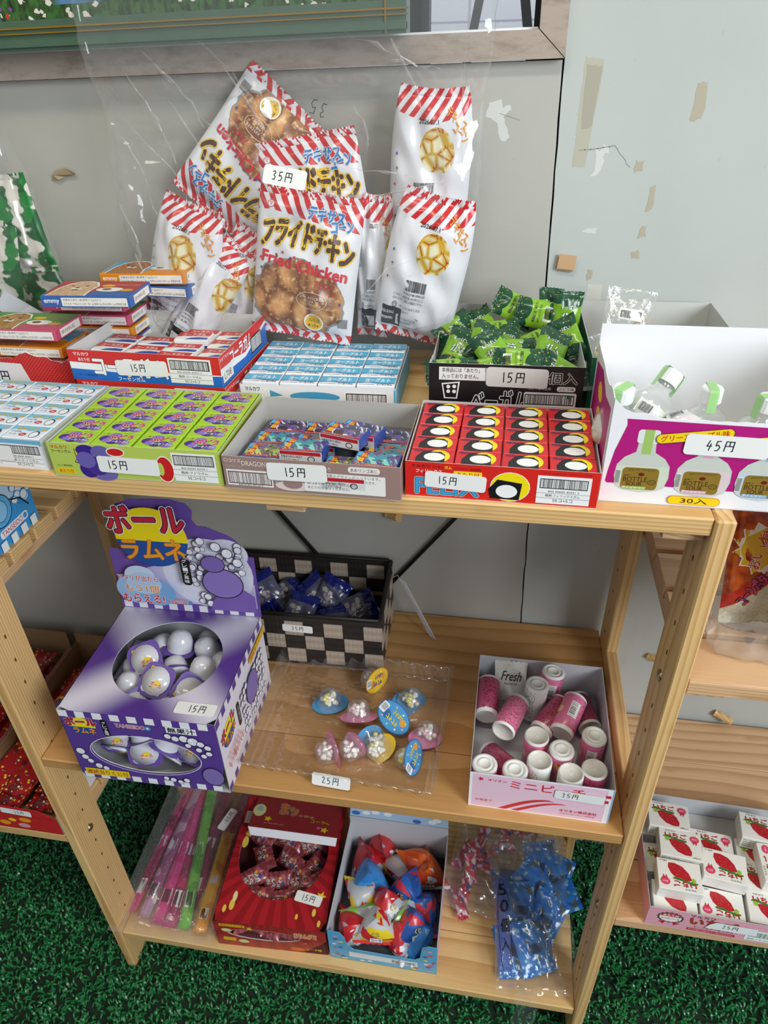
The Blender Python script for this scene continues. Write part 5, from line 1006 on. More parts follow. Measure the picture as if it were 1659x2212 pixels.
for x, y, z, rx, ry, rz, l in ((.165, .098, .768, 38, -14, 24, 'label up, upper left in the lid opening'), (.200, .060, .766, 34, 8, -12, 'label up with crumpled clear film, front of the lid opening'), (.200, .138, .768, 172, 10, 0, 'white dome up at the back of the opening'), (.168, .142, .752, 170, -20, 0, 'white dome deep at the back left'), (.205, .100, .752, 110, 30, 40, 'white, lying in the middle'), (.240, .140, .758, 190, -10, 0, 'white dome, back right'),
        (.250, .098, .760, 165, 20, 30, 'greyish dome at the right'), (.243, .058, .752, 40, -16, 70, 'label towards the front right of the opening'), (.272, .120, .750, 175, 0, 0, 'dome at the far right in shade'), (.150, .060, .752, 160, 25, 10, 'white dome at the left rim'), (.140, .100, .744, 180, 0, 0, 'white dome under the left rim'), (.172, .030, .744, 50, 0, 50, 'label up, low at the front left'), (.222, .030, .744, 100, 0, 10, 'purple label deep at the front'),
        (.268, .040, .742, 150, 20, 40, 'dome tilted at the front right'), (.150, .006, .712, 78, -10, 8, 'label facing out in the front window, left'), (.192, .008, .722, 150, 0, 30, 'white dome in the front window, upper centre'), (.228, .008, .712, 160, 30, 0, 'white dome in the front window, right of centre'), (.264, .006, .706, 66, 0, -14, 'label facing out in the front window, right'), (.190, .004, .690, 74, 0, 10, 'label at the bottom of the front window'), (.228, .008, .684, 110, 0, -20, 'dome low in the front window, right'), (.150, .008, .686, 115, 0, 0, 'low left in the front window'), (.232, .168, .745, 175, 0, 0, 'dome furthest back')):
    cap((x, y + .012, z), (R(rx), R(ry), R(rz)), 'candy capsule, ' + l, 'capsule', 'candy capsules in the purple box')
mb = MB(); mb.box(-.105, .105, -.050, .098, .001, .075, ci); mb.build('insert', pu)
# ---------------------------------------------------------------- woven basket
ba = empty('woven_basket', (.3475, .3150, Z2), (0, 0, R(1.2)), 'black and cream checked woven basket at the back of the middle shelf', 'basket')
wv = lambda a, b: (lambda g: (lambda uv: (g.mix(((uv[1] * 420.0).sin() * .5 + .5) * .35, a, b), (uv[1] * 420.0).sin() * .5 + (uv[0] * 900.0).sin() * .2))(g.uv()))
dk = pmat('dark_strap', wv('#2b2523', '#17130f'), rough=.55, bump=.5); crm = pmat('cream_strap', wv('#b5a594', '#85786a'), rough=.5, bump=.5)
bw, bd, bh, bt = .284, .146, .108, .003
mb = MB(); mb.box(-bw/2, bw/2, -bd/2, bd/2, 0, bt, dk); mb.box(-bw/2, bw/2, -bd/2, -bd/2 + bt, bt, bh, dk); mb.box(-bw/2, bw/2, bd/2 - bt, bd/2, bt, bh + .012, dk); mb.box(-bw/2, -bw/2 + bt, -bd/2 + bt, bd/2 - bt, bt, bh, dk); mb.box(bw/2 - bt, bw/2, -bd/2 + bt, bd/2 - bt, bt, bh + .003, dk); mb.build('body', ba)
mb = MB(); mb.smooth = True; z0, z1 = bh, bh + .012; mb.tube([(-bw/2, -bd/2 + .0015, z0), (bw/2 - .004, -bd/2 + .0015, z0), (bw/2 - .0015, -bd/2 + .006, z0), (bw/2 - .0015, bd/2 - .006, z1), (bw/2 - .006, bd/2 - .0015, z1), (-bw/2, bd/2 - .0015, z1)], .0034, mat('#1a1614', .5), 8); mb.build('rim', ba)
cw, chh = .0325, .0298
mb = MB(); mb.box(-cw/2 + .001, cw/2 - .001, -.0012, .0004, 0, chh - .001, crm); pmx = mb.data('strap_patch')
def patch(x, y, z, rz):
    o = link('strap_patch', pmx, ba); o.location = (x, y, z); o.rotation_euler = (0, 0, rz)
for row in range(3):
    z = bh - .0115 - chh * (row + 1)
    for k in range(9):
        if (k + row) % 2 == 0: 
            x = bw/2 - .006 - cw * k - (cw/2 - .010)
            if x > -bw/2 + cw/2: patch(x, -bd/2, z, 0)
    for k in range(4):
        if (k + row) % 2 == 1: patch(bw/2, -bd/2 + cw * (k + .5) + .008, z, R(90))
    for k in range(8):
        if (k + row) % 2 == 0: patch(bw/2 - .030 - cw * k, bd/2 - bt, z + .012, 0)
P = Pr(); P.sticker(.123, .0755, .0500, .0150, '35円', R(-2), .015, .0080); tag(P.build('price_sticker', ba, front(bw, bd), .0022), 'white sticker with handwritten 35 yen')
BL = pmat('dark_blue_foil', lambda g: (lambda uv: (g.mix((uv[1] > .014) * (uv[1] < .052), '#14206c', '#55556a'), g.noise(g.vec(uv[0], uv[1], 0), 200.0, 2.0)))(g.uv()), rough=.2, bump=.5, coat=.3)
def bluepk():
    o, sf = pillow('sweet_packet', .055, .070, .018, BL, BL, nx=18, ny=22, seed=71, wr=.0016)
    P = Pr(); rn = random.Random(1)
    for k in range(9): P.ell(.0275 + rn.uniform(-.014, .014), .033 + rn.uniform(-.012, .012), .0050, .0045, rn.choice(('#b9b4b4', '#a08a94', '#8f9488')), 10)
    P.build('sweets_showing', o, lambda a, b, h_: sf(a, b, h_ + .0003)); return o
mk = Maker(bluepk); rn = random.Random(6)
for x, y, z, t_, a, l in ((.235, .330, .712, 30, 20, 'left end of the basket'), (.265, .345, .714, 50, -35, 'left, leaning on the back'), (.300, .350, .706, 20, 40, 'left of the middle, at the back'), (.340, .300, .712, 35, 12, 'front middle, pale sweets showing'), (.385, .345, .716, 55, 25, 'right of the middle, standing up'), (.360, .350, .712, 48, -50, 'back middle with blue end up'), (.435, .330, .704, 40, 60, 'right end of the basket'), (.400, .290, .700, 20, -20, 'front right, low')):
    mk((x, y, Z2 + (z - .65)), Euler((R(-(90 - t_)), 0, 0)).to_matrix() @ Euler((0, R(a), 0)).to_matrix(), 'dark blue sweet packet in the woven basket, ' + l, 'packet', 'dark blue sweet packets')
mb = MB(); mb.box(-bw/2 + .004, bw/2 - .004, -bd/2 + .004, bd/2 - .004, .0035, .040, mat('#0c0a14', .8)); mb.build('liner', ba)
mb = MB(); tp = [(.5065, .352, .760), (.5160, .348, .757), (.572, .3276, .6512), (.5595, .334, .6530)]
mb.mesh(tp + [(a + .0004, b + .0006, c) for a, b, c in tp], [(0, 1, 2, 3), (7, 6, 5, 4), (0, 4, 5, 1), (1, 5, 6, 2), (2, 6, 7, 3), (3, 7, 4, 0)], mat('#d9d9de', .5)); hang = mb.build('hang_tag'); tag(hang, 'white care card hanging by a string from the right of the woven basket', 'tag')
mb = MB(); mb.tube([(.4885, .380, .765), (.496, .35, .765), (.503, .352, .769), (.5070, .351, .759)], .0005, mat('#d8d8d8', .4), 5); mb.build('string', hang)
# ---------------------------------------------------------------- clear tray with sweet cups
ct = empty('plastic_tray', (.4610, .1330, Z2), (0, 0, R(-2.0)), 'clear ribbed plastic tray with a 25 yen sticker on the middle shelf', 'tray')
tw, td, th_ = .290, .236, .028
nx, ny = 96, 80; vs = []; fs = []
for j in range(ny + 1):
    for i in range(nx + 1):
        u, v = i / nx, j / ny; x, y = (u - .5) * tw, (v - .5) * td
        e = min(min(u, 1 - u) * tw, min(v, 1 - v) * td); wall_ = max(0.0, 1 - e / .016)
        rib = .0022 * (abs(math.sin(x / .0235 * PI)) ** .35 * abs(math.sin(y / .0235 * PI)) ** .35)
        z = .0008 + (rib if wall_ == 0 else 0) + th_ * smooth(0, .85, wall_) - (.002 if wall_ > .93 else 0)
        fl = .0022 * math.sin((x + y) / .0118 * PI) * (1 if 0 < wall_ < .9 else 0); vs.append((x + (fl if abs(v - .5) > .4 else 0) * 0, y + fl * (1 if v < .1 or v > .9 else 0), z))
for j in range(ny):
    for i in range(nx): fs.append((j * (nx + 1) + i, j * (nx + 1) + i + 1, (j + 1) * (nx + 1) + i + 1, (j + 1) * (nx + 1) + i))
mb = MB(); mb.smooth = True; mb.mesh(vs, fs, CLEARt); mb.build('tray', ct)
P = Pr(); P.sticker(.118, .0065, .055, .0195, '25円', R(-1), .014, .0100, col='#1e2a5c'); tag(P.build('price_sticker', ct, fmap((-tw/2, -td/2 - .002, .001), (1, 0, 0), (0, .38, .925)), .002), 'white sticker with blue handwritten 25 yen')
DOME = film('cup_plastic', base=.10, edge=.55, rough=.12, haze=.08)
def cupm(ca, cb_, tint):
    def f():
        r = empty('sweet_cup'); mb = MB(); mb.smooth = True; mb.lathe([(0, .026), (.009, .0258), (.0145, .022), (.0170, .014), (.0182, .003), (.0205, .0012), (.0205, 0)], DOME, 20); mb.build('dome', r)
        bm = bmesh.new(); rn = random.Random(len(ca)); ms = [mat(c, .45) for c in ('#efece4', '#efd9b0', '#e6c4cc', '#c4d2e0', '#e9e27c')] 
        for k in range(30):
            a = rn.uniform(0, 2*PI); q = rn.uniform(0, 1) ** .5 * .0120; z = rn.uniform(.005, .020)
            if z > .015: q *= .75
            g0 = bmesh.ops.create_icosphere(bm, subdivisions=1, radius=.0040, matrix=Matrix.Translation((q * math.cos(a), q * math.sin(a), z))); mi = rn.choice((0, 0, 0, tint, tint, rn.randrange(5)))
            for v in g0['verts']:
                for fc in v.link_faces: fc.material_index = mi; fc.smooth = True
        me = bpy.data.meshes.new('sweets'); bm.to_mesh(me); bm.free()
        for m in ms: me.materials.append(m)
        tag(link('sweets', me, r), kind='stuff')
        P = Pr(); P.ell(0, 0, .0285, .0205, ca, 26); P.ring(0, 0, .0285, .0205, .0014, cb_, 26); P.ell(-.012, .004, .008, .007, cb_, 12); P.ell(.016, -.004, .0055, .0055, '#e89a3c', 10); P.text('プチプチ', -.010, .001, .022, .0075, '#f2dc2c' if ca != '#e9c02c' else '#6a3a9c', .05, out=('#3a3a5c', .10)); P.text('うらない', -.006, -.010, .019, .0068, '#f2dc2c' if ca != '#e9c02c' else '#6a3a9c', .05, out=('#3a3a5c', .10))
        for k in range(9): P.ell(.022 * math.cos(k * .7 + .2), .014 * math.sin(k * .7 + .2), .0016, .0016, ('#f4a8c0', '#f6f6f6', '#a8e0b0')[k % 3], 6)
        P.rrect(-.0265, -.0080, .0110, .0150, '#efefef', .001); P.bars(-.0250, -.0060, .0085, .010, 51, frame=False, base=None)
        P.build('foil_lid', r, lambda a, b, o: Vector((a, b, -.0004 - o)), .0001); mb = MB(); mb.lathe([(0, -.0003), (.0200, -.0003), (.0205, 0)], mat('#d8d8da', .3), 16); 
        n = 26; mb.mesh([(.0285 * math.cos(2*PI*k/n), .0205 * math.sin(2*PI*k/n), -.0002) for k in range(n)], [tuple(range(n))], mat(ca, .35)); mb.build('lid_back', r); return r
    return f
kk = [Maker(cupm('#e98ab8', '#c83a78', 2)), Maker(cupm('#4a98d0', '#2a68a8', 4)), Maker(cupm('#e9c02c', '#d0902c', 0))]
for k, x, y, z, rx, ry, rz, l in ((1, .4230, .1600, .655, 0, 0, 20, 'dome up, blue rim, furthest left'), (2, .4900, .2050, .668, -100, 20, 60, 'yellow lid tilted up at the back'), (1, .5450, .1800, .655, 20, 10, 30, 'dome up with twisted top, back right'), (0, .4740, .1330, .664, -25, 0, 10, 'pink ring round a dome, large in the centre'), (1, .5290, .1280, .678, -140, 25, -35, 'blue lid facing up, right of centre'),
        (0, .5780, .1160, .655, 0, 15, 40, 'dome up with pale red rim, right'), (0, .4480, .0720, .660, 80, 30, -60, 'lying, dome to the left, pink lid edge'), (2, .5130, .0850, .657, 15, -30, 20, 'dome up, yellow sweets, front centre'), (0, .4800, .0800, .668, 95, -60, -40, 'pink lid standing on edge'), (1, .5660, .0700, .668, -120, 0, 80, 'blue lid with bar code standing, front right'), (1, .4980, .0960, .666, 85, 50, 45, 'blue lid standing on edge in the middle')):
    kk[k]((x, y, z + .002), (R(rx), R(ry), R(rz)), 'sweet cup in the clear tray, ' + l, 'cup', 'sweet cups in the clear tray')
# ---------------------------------------------------------------- pink box of mini cans
pk = empty('card_box', (.7405, .1260, Z2), (0, 0, R(-.5)), 'pale pink open card box of small pink candy cylinders', 'box')
w, d, h = .1840, .213, .0715; tray('carton', w, d, h, mat('#e9c6da', .45), mat('#c3c3c8', .7), root=pk)
P = Pr(); P.rect(0, 0, w, .0022, '#f4f4f8'); P.rect(0, h - .0022, w, .0022, '#f4f4f8'); P.rect(0, 0, .0035, h, '#f4f4f8'); P.rect(w - .0085, 0, .0085, h, '#f4f4f8'); P.rect(w - .0022, 0, .0022, h, '#9cc0e4')
P.star(.0145, .0600, .0048, .0020, 5, '#c82838'); P.text('オリオン', .0240, .0575, .0240, .0050, '#c82838', .03); P.text('ミニピーチ', .0530, .0490, .095, .0150, '#cf3038', .03); P.text('砂糖菓子', .0090, .0130, .0230, .0050, '#cf7078', .01)
for k, (y0, y1, w0, w1) in enumerate(((.0020, .0330, .010, .0022), (.0020, .0290, .009, .0012))):
    n = 14; x0 = .0400 + k * .018; a = [(x0 + .065 * (q / n), .0020 + (y1 - .002) * math.sin(q / n * PI / 2)) for q in range(n + 1)]; b = [(x0 + w0 + .062 * (q / n), .0020 + (y1 - w1 - .002) * math.sin(q / n * PI / 2)) for q in range(n + 1)]
    for q in range(n): P.poly([b[q], b[q+1], a[q+1], a[q]], '#cf3038')
P.text('オリオン株式会社', .1200, .0135, .0480, .0058, '#c82838', .03); P.text('大阪市淀川区三津屋南', .1200, .0085, .046, .0030, '#c86870', .0); P.rect(.1745, .0540, .006, .0055, '#c82838'); P.rect(.1725, .0430, .006, .0055, '#c82838')
P.build('printed_front', pk, front(w, d)); P = Pr(); P.sticker(.1100, .0420, .0630, .0170, '35円', R(-2), .009, .0085, base='#e9ebea'); tag(P.build('price_sticker', pk, front(w, d), .0014), 'white sticker with handwritten 35 yen')
def canlabel(base, txt, peach):
    def f(g):
        u, v = g.uv(); a = u * .105; w_ = g.vec(a, v, 0.0)
        n = g.noise(g.vec(a * 900.0, v * 260.0, 0.0), 1.0, 0.0); col = g.mix((n > .56) * ((a * 420.0).frac() > .35) * (u > .52) * (u < .95), base, txt)
        if peach:
            col = g.mix(g.ell(a, v, .012, .046, .008, .0070), col, '#f0a458'); col = g.mix(g.ell(a, v, .022, .034, .007, .0060), col, '#f6c89a'); col = g.mix(g.ell(a, v, .018, .026, .006, .0025), col, '#3f8a4c'); col = g.mix(g.ell(a, v, .014, .050, .0050, .0028), col, '#d8482c')
            col = g.mix((u > .36) * (u < .49) * (v < .050) * (v > .024), col, '#f2f2f2'); col = g.mix((u > .37) * (u < .45) * (v < .048) * (v > .026) * (g.noise(g.vec(v * 1800.0, 0.0, 0.0), 1.0, 0.0) > .5), col, '#1c1c1c')
        return g.mix(((v < .0065) + (v > .0610)).op('MINIMUM', 1.0), col, '#efefef')
    return pmat('can_label', f, rough=.35, coat=.2)
def can(base, txt, peach, lid):
    def f():
        r = .0168; L = .064; o = empty('candy_can'); mb = MB(); mb.smooth = True; lm = canlabel(base, txt, peach)
        mb.lathe([(r - .0012, 0), (r, .0008), (r, L - .001), (r - .0008, L)], lm, 28); mb.build('label', o)
        wh = mat('#ebebe8', .4); mb = MB(); mb.smooth = True
        if lid: mb.lathe([(r - .0008, L - .0005), (r - .0012, L + .0006), (.0125, L + .0004), (.0116, L - .0012), (.0104, L - .0012), (.0096, L + .0002), (.0076, L + .0002), (.0066, L - .0014), (0, L - .0012)], wh, 28)
        else: mb.lathe([(r - .0008, L - .0005), (r - .0012, L + .0006), (.0145, L + .0004), (.0138, L - .0022), (0, L - .0024)], mat('#d9d6ce', .4), 28)
        mb.build('lid', o)
        if not lid:
            P = Pr(); P.star(0, 0, .0060, .0016, 5, '#e6e4dc'); P.build('embossed_star', o, lambda a, b, h_: Vector((a, b, L - .0023 + h_)))
        mb = MB(); mb.smooth = True; mb.lathe([(0, .0006), (r - .0030, .0004), (r - .0012, 0)], mat('#d9d6ce', .4), 28); mb.build('base', o); return o
    return f
cs = [Maker(can('#e27aa2', '#7a2c48', True, True)), Maker(can('#e27aa2', '#7a2c48', True, False)), Maker(can('#eeeeea', '#7c7c84', False, True)), Maker(can('#b8496c', '#4c1c30', False, False)), Maker(can('#eeeeea', '#7c7c84', False, False))]
def axis(c, ax, spin=0):
    z = Vector(ax).normalized(); x = z.orthogonal().normalized() if abs(z.y) > .99 else Vector((0, -1, 0)).cross(z).normalized(); return Matrix((x, z.cross(x), z)).transposed() @ Matrix.Rotation(R(spin), 3, 'Z')
zb = Z2 + .0015
for k, x, y, z, ax, sp, l in ((0, .7540, .2030, zb + .012, (.1, .1, 1), -60, 'lid up with a peach print, standing highest at the back'), (2, .7330, .1790, zb + .010, (.05, .05, 1), 100, 'white sided, lid up, next to the highest'), (0, .8120, .1070, zb, (.02, 0, 1), -70, 'lid up at the right wall'), (1, .7350, .0960, zb, (0, 0, 1), -60, 'hollow end up in the middle'), (0, .7680, .0780, zb, (0, 0, 1), 40, 'lid up, right of the middle'),
        (0, .6660, .0400, zb, (0, 0, 1), 90, 'lid up in the front left corner'), (0, .7060, .0370, zb, (0, 0, 1), 130, 'lid up in the front row, second from left'), (4, .7380, .0560, zb, (0, 0, 1), 100, 'white, starred end up in the front row, centre'), (4, .7780, .0420, zb, (0, 0, 1), 90, 'white, starred end up in the front row, right of centre'), (3, .8090, .0500, zb, (0, .05, 1), 110, 'dark pink, standing in the front right corner'),
        (3, .6650, .1420, zb + .036, (.02, 1, .12), 100, 'dark pink, lying along the left wall'), (1, .7100, .1650, zb + .050, (-.35, -1, .05), -70, 'bright pink with bar code, lying on top at the left'), (3, .8020, .2120, zb + .018, (.2, -.9, .1), 120, 'dark pink, lying along the right at the back'), (3, .7420, .1250, zb + .036, (.5, .8, .1), 110, 'dark pink, lying slanted in the middle'), (1, .7700, .1180, zb + .046, (.35, .9, .15), 250, 'pink with bar code, lying slanted right of the middle'), (3, .6700, .0950, zb + .018, (.4, -.5, .2), 60, 'dark pink, low under the bright one')):
    cs[k]((x, y, z), axis(0, ax, sp), 'candy cylinder, ' + l, 'candy cylinder', 'pink candy cylinders')
fm_ = pmat('dotted_paper', lambda g: (lambda uv: g.mix(g.voro(g.vec(uv[0], uv[1], 0), 240.0) < .13, '#e6e4de', '#3c4038'))(g.uv()), rough=.4)
o, sf = pillow('paper_packet', .050, .060, .008, fm_, fm_, nx=14, ny=16, seed=3, wr=.0006); P = Pr(); P.text('Fresh', .010, .030, .032, .014, '#1c1c1c', .02, shear=.35); P.text('Natural life', .016, .024, .020, .003, '#444444', .0); P.build('printed_front', o, lambda a, b, q: sf(a, b, q + .0003))
place(o, (.6980, .2120, Z2 + .044), (R(-42), 0, 0)); tag(o, 'small dotted white packet reading Fresh at the back of the pink box', 'packet')
# ---------------------------------------------------------------- bottom shelf
z0 = Z3
# long jelly sticks in a clear bag
def stick(L, w, t, col, colb, seed, seg=0):
    def f():
        lm = pmat('jelly_stick_print', lambda g: (lambda uv: g.mix((g.noise(g.vec(uv[0] * 800, uv[1] * 160, seed), 1.0, 1.0) > .68), g.mix(g.noise(g.vec(uv[0], uv[1], seed), 26.0, 1.0).step(.44, .50), col, colb), '#d9a8c4'))(g.uv()), rough=.22, coat=.3)
        o, sf = pillow('jelly_stick', w, L, t, lm, lm, nx=10, ny=50, crimp=.02, seed=seed, wr=.0008, pinch=.02); P = Pr(); P.rrect(w*.2, L*.12, w*.6, L*.10, '#e9e7e4', .001); P.bars(w*.25, L*.13, w*.5, L*.08, seed, frame=False, base=None); P.rrect(w*.2, L*.45, w*.6, L*.08, '#d8ccd8', .001); P.build('label', o, lambda a, b, h: sf(a, b, h), .0004); return o
    return f
for k, (a, b, col, colb, w, zz, l) in enumerate((((.022, .036), (.030, .330), '#8a2450', '#c2407c', .017, .010, 'dark pink jelly stick, leftmost in the clear bag'), ((.050, .030), (.050, .330), '#8f4a78', '#b58aa6', .019, .012, 'greyish mauve jelly stick, second from left'), ((.082, .022), (.066, .330), '#c82478', '#d23c86', .023, .009, 'bright pink jelly stick, third from left'), ((.108, .020), (.085, .330), '#c02068', '#98205a', .023, .010, 'bright pink jelly stick left of the green one'),
        ((.140, .018), (.082, .330), '#4f9c2c', '#6fb83c', .018, .020, 'green jelly stick lying over the pink ones'), ((.130, .060), (.120, .330), '#a82c60', '#8a2450', .024, .008, 'deep pink jelly stick half under the green one'), ((.172, .014), (.158, .215), '#d8922c', '#e8b43c', .020, .022, 'orange and yellow jelly stick at the right'), ((.158, .10), (.165, .335), '#9c3058', '#b0406c', .022, .008, 'deep pink jelly stick furthest right'))):
    A, B = Vector((*a, z0 + zz)), Vector((*b, z0 + zz)); L = (B - A).length; o = stick(L, w * 1.25, .012, col, colb, 80 + k)(); u_ = (B - A).normalized(); o.matrix_world = Matrix.Translation((A + B) / 2) @ frame((0, 0, 0), (1, 0, 0), u_).to_4x4()
    tag(o, l, 'jelly stick', 'jelly sticks in the long clear bag')
SB = film('long_bag_film', base=.05, edge=.5, rough=.1, haze=.06, bump=.3, bscale=60)
o, sf = pillow('plastic_bag', .205, .345, .040, SB, SB, nx=60, ny=90, seed=91, wr=.0035, pinch=.02, teeth=0); o.matrix_world = Matrix.Translation((.098, .168, z0 + .0240)) @ frame((0, 0, 0), (1, 0, 0), (-.02, 1, 0.005)).to_4x4(); tag(o, 'long clear plastic bag of jelly sticks at the left of the bottom shelf', 'plastic bag')
P = Pr(); P.sticker(0, 0, .05, .018, '45円', 0, .02, .009); tag(P.build('price_sticker', o, fmap((.060, -.026, .030), (.3, 0, .95), (-.95, 0, .3))), 'price sticker seen at an angle')
# red gummy box
rx_ = empty('display_box', (.3050, .1440, z0), (0, 0, R(3.0)), 'red display box of cola gummies with a lifted flap and front slit', 'box')
w, d, h, t = .206, .252, .086, .0009
rays = pmat('red_ray_print', lambda g: (lambda uv: g.mix(((g.math('ARCTAN2', uv[1] - .14, uv[0] - .10) * 5.0).frac() < .5), '#b0202a', '#971a22'))(g.uv()), rough=.35, coat=.2)
rin = mat('#7c2a28', .6)
mb = MB(); mb.box(-w/2, w/2, -d/2, d/2, 0, t, rin); mb.box(-w/2, w/2, d/2 - t, d/2, t, h, rin); mb.box(-w/2, -w/2 + t, -d/2, d/2 - t, t, h, rin, left=rays); mb.box(w/2 - t, w/2, -d/2, d/2 - t, t, h, rin, right=rays); mb.build('carton', rx_)
plate('lid', w, d, .100, .1380, .0860, .0930, rays, rin, fmap((-w/2, -d/2, h), (1, 0, 0), (0, 1, 0)), rx_)
plate('window_front', w, h, .090, .048, .066, .0170, rays, rin, front(w, d), rx_)
FL = [(-.060, .095, h + .001), (.100, .078, h + .001), (.102, .050, h + .012), (-.078, .040, h + .012)]
fl = [Vector(p) for p in ((-.082, .122, h + .001), (.096, .122, h + .001), (.100, .030, h + .030), (-.078, .038, h + .030))]
nn = (fl[1] - fl[0]).cross(fl[3] - fl[0]).normalized(); up_ = -nn if nn.z < 0 else nn
mb = MB(); mb.mesh([p + up_ * .0008 for p in fl] + fl, [(0, 1, 2, 3), (7, 6, 5, 4), (0, 4, 5, 1), (1, 5, 6, 2), (2, 6, 7, 3), (3, 7, 4, 0)], rays); mb.mesh([fl[3] + up_ * .0012, fl[2] + up_ * .0012, fl[2] + Vector((-.002, -.010, -.010)), fl[3] + Vector((.006, -.010, -.010))], [(0, 1, 2, 3), (3, 2, 1, 0)], mat('#e9e6ec', .5)); mb.build('flap', rx_)
P = Pr(); P.text('まりんグミ', .055, .046, .100, .036, '#e0742c', .05, out=[('#6a2014', .10), ('#9fc4b8', .14)]); P.text('コーラ味', .120, .032, .040, .010, '#f0c81c', .03, out=('#2a1010', .2)); P.ell(.012, .050, .013, .018, '#e9dfa0', 18); P.ell(.012, .055, .007, .008, '#a8c8c0', 12)
P.star(.034, .028, .004, .009, 5, '#f2d01c'); P.star(.150, .016, .004, .009, 5, '#f2d01c'); P.star(.138, .020, .003, .006, 5, '#d85a90'); P.text('コーラサイダーグミ', .028, .014, .040, .0035, '#f0e0e0', .01); P.star(.158, .080, .008, .015, 9, '#f0a01c')
U_ = (fl[2] - fl[3]).normalized(); V_ = (fl[0] - fl[3]).normalized(); P.build('printed_flap', rx_, lambda a, b, o: fl[3] + U_ * a + V_ * b + up_ * (o + .0012))
P = Pr()
for x, y, s in ((.028, .030, 1), (.016, .022, .7), (.180, .030, .7), (.192, .012, .6), (.150, .020, .5)): P.ell(x, y, .0050 * s, .0100 * s, '#e8c84c', 12)
P.ell(.030, .045, .0040, .010, '#e9dfa0', 12); P.star(.188, .060, .004, .010, 5, '#f2d01c'); P.rect(.006, .190, .036, .026, '#e6dcdc')
for k in range(5): P.text('栄養成分表示', .009, .2110 - .0045 * k, .030, .0030, '#6a5a5a', .0)
P.ell(.020, .150, .006, .012, '#e8c84c', 12); P.ell(.024, .168, .008, .006, '#cfa83c', 12); P.build('printed_lid', rx_, top(w, d, h))
P = Pr(); P.sticker(0, 0, .0500, .0200, '15円', 0, .012, .0110); q = P.build('price_sticker', rx_, fmap((.036, -.078, h), (.985, -.17, 0), (.17, .985, 0)), .0012); tag(q, 'white sticker with handwritten 15 yen')
P = Pr(); P.rrect(.010, .068, .048, .009, '#e8b81c', .002); P.text('あたりくじつき', .013, .0700, .042, .0058, '#7c2014', .02); P.text('まりんグミ', .148, .052, .040, .018, '#e0742c', .05, out=('#f0dcc0', .12)); P.ell(.150, .012, .014, .006, '#e0742c'); P.text('コーラ味', .165, .010, .03, .008, '#f0c81c', .03); P.ell(.022, .055, .010, .006, '#e9dfa0', 14); P.ell(.050, .020, .010, .006, '#e9dfa0', 14); P.rrect(.012, .018, .024, .012, '#e8b81c', .002); P.star(.066, .068, .003, .007, 5, '#f2d01c')
P.ring(.090, .048, .0675, .0185, .0009, '#d8a8a4', 40); P.build('printed_front', rx_, front(w, d))
GM = pmat('gummy_wrapper', lambda g: (lambda uv: g.mix(g.noise(g.vec(uv[0] * 3, uv[1], 0), 60.0, 2.0).step(.35, .6), '#b0545a', '#7a3238'))(g.uv()), rough=.25, coat=.3)
def gummy():
    o, sf = pillow('gummy_packet', .058, .036, .014, GM, GM, nx=14, ny=12, seed=101, wr=.0008); P = Pr(); P.text('まりん', .006, .016, .030, .0090, '#ece6e0', .05, out=('#4a1a1e', .12)); P.text('グミ', .014, .006, .018, .0090, '#ece6e0', .05, out=('#4a1a1e', .12)); P.ell(.038, .014, .0040, .0040, '#2c3c7c', 10); P.star(.034, .024, .002, .004, 5, '#e89a2c'); P.build('printed_front', o, lambda a, b, q: sf(a, b, q + .0003), .0002); return o
mk = Maker(gummy); rn = random.Random(3); xs = [(.245, .190), (.300, .195), (.350, .190), (.262, .150), (.312, .155), (.362, .150), (.255, .110), (.300, .112), (.345, .118), (.272, .075), (.320, .080), (.365, .085), (.262, .046), (.305, .045), (.345, .050), (.262, .040), (.300, .038), (.350, .040), (.378, .118), (.335, .135)]
for k, (x, y) in enumerate(xs):
    zz = .058 + (.008 if k % 3 == 0 else 0) - (.020 if k in (15, 16, 17) else 0); 
    mk((x, y, z0 + zz), Euler((0, 0, R(rn.uniform(-60, 60)))).to_matrix() @ Euler((R(-rn.uniform(45, 85)), 0, 0)).to_matrix(), f'small red gummy packet in the red box, {ORD[k]} counting from the back left', 'gummy packet', 'red gummy packets')
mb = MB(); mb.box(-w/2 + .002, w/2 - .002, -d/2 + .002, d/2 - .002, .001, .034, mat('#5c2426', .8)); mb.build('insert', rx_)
# blue tray of pyramid packs
bt_ = empty('card_tray', (.5155, .1250, z0), (0, 0, R(0)), 'blue and pink open card tray of pyramid shaped sweet packs', 'box')
w, d, h = .194, .206, .100; blu = mat('#5cb0dc', .4, coat=.2); inn = mat('#c4c6cc', .7)
mb = MB(); mb.box(-w/2, w/2, -d/2, d/2, 0, t, inn); mb.box(-w/2, w/2, d/2 - t, d/2, t, h + .02, inn); mb.box(-w/2, -w/2 + t, -d/2 + t, d/2 - t, t, h, inn, left=blu); mb.box(w/2 - t, w/2, -d/2 + t, d/2 - t, t, h, inn, right=mat('#d4b0c8', .4)); mb.build('carton', bt_)
pts = [(-w/2, 0), (w/2, 0), (w/2, .095), (w/2 - .016, .095), (w/2 - .026, .088), (w/2 - .030, .050), (w/2 - .040, .0400), (-w/2 + .046, .0420), (-w/2 + .034, .052), (-w/2 + .030, .080), (-w/2 + .022, .094), (-w/2, .097)]; n = len(pts)
mb = MB(); mb.mesh([(a, -d/2, b) for a, b in pts] + [(a, -d/2 + t, b) for a, b in pts], [tuple(range(n)), tuple(range(n, 2*n))[::-1]] + [(i, n+i, n + (i+1) % n, (i+1) % n) for i in range(n)], blu); mb.build('cut_front', bt_)
P = Pr(); rn = random.Random(4)
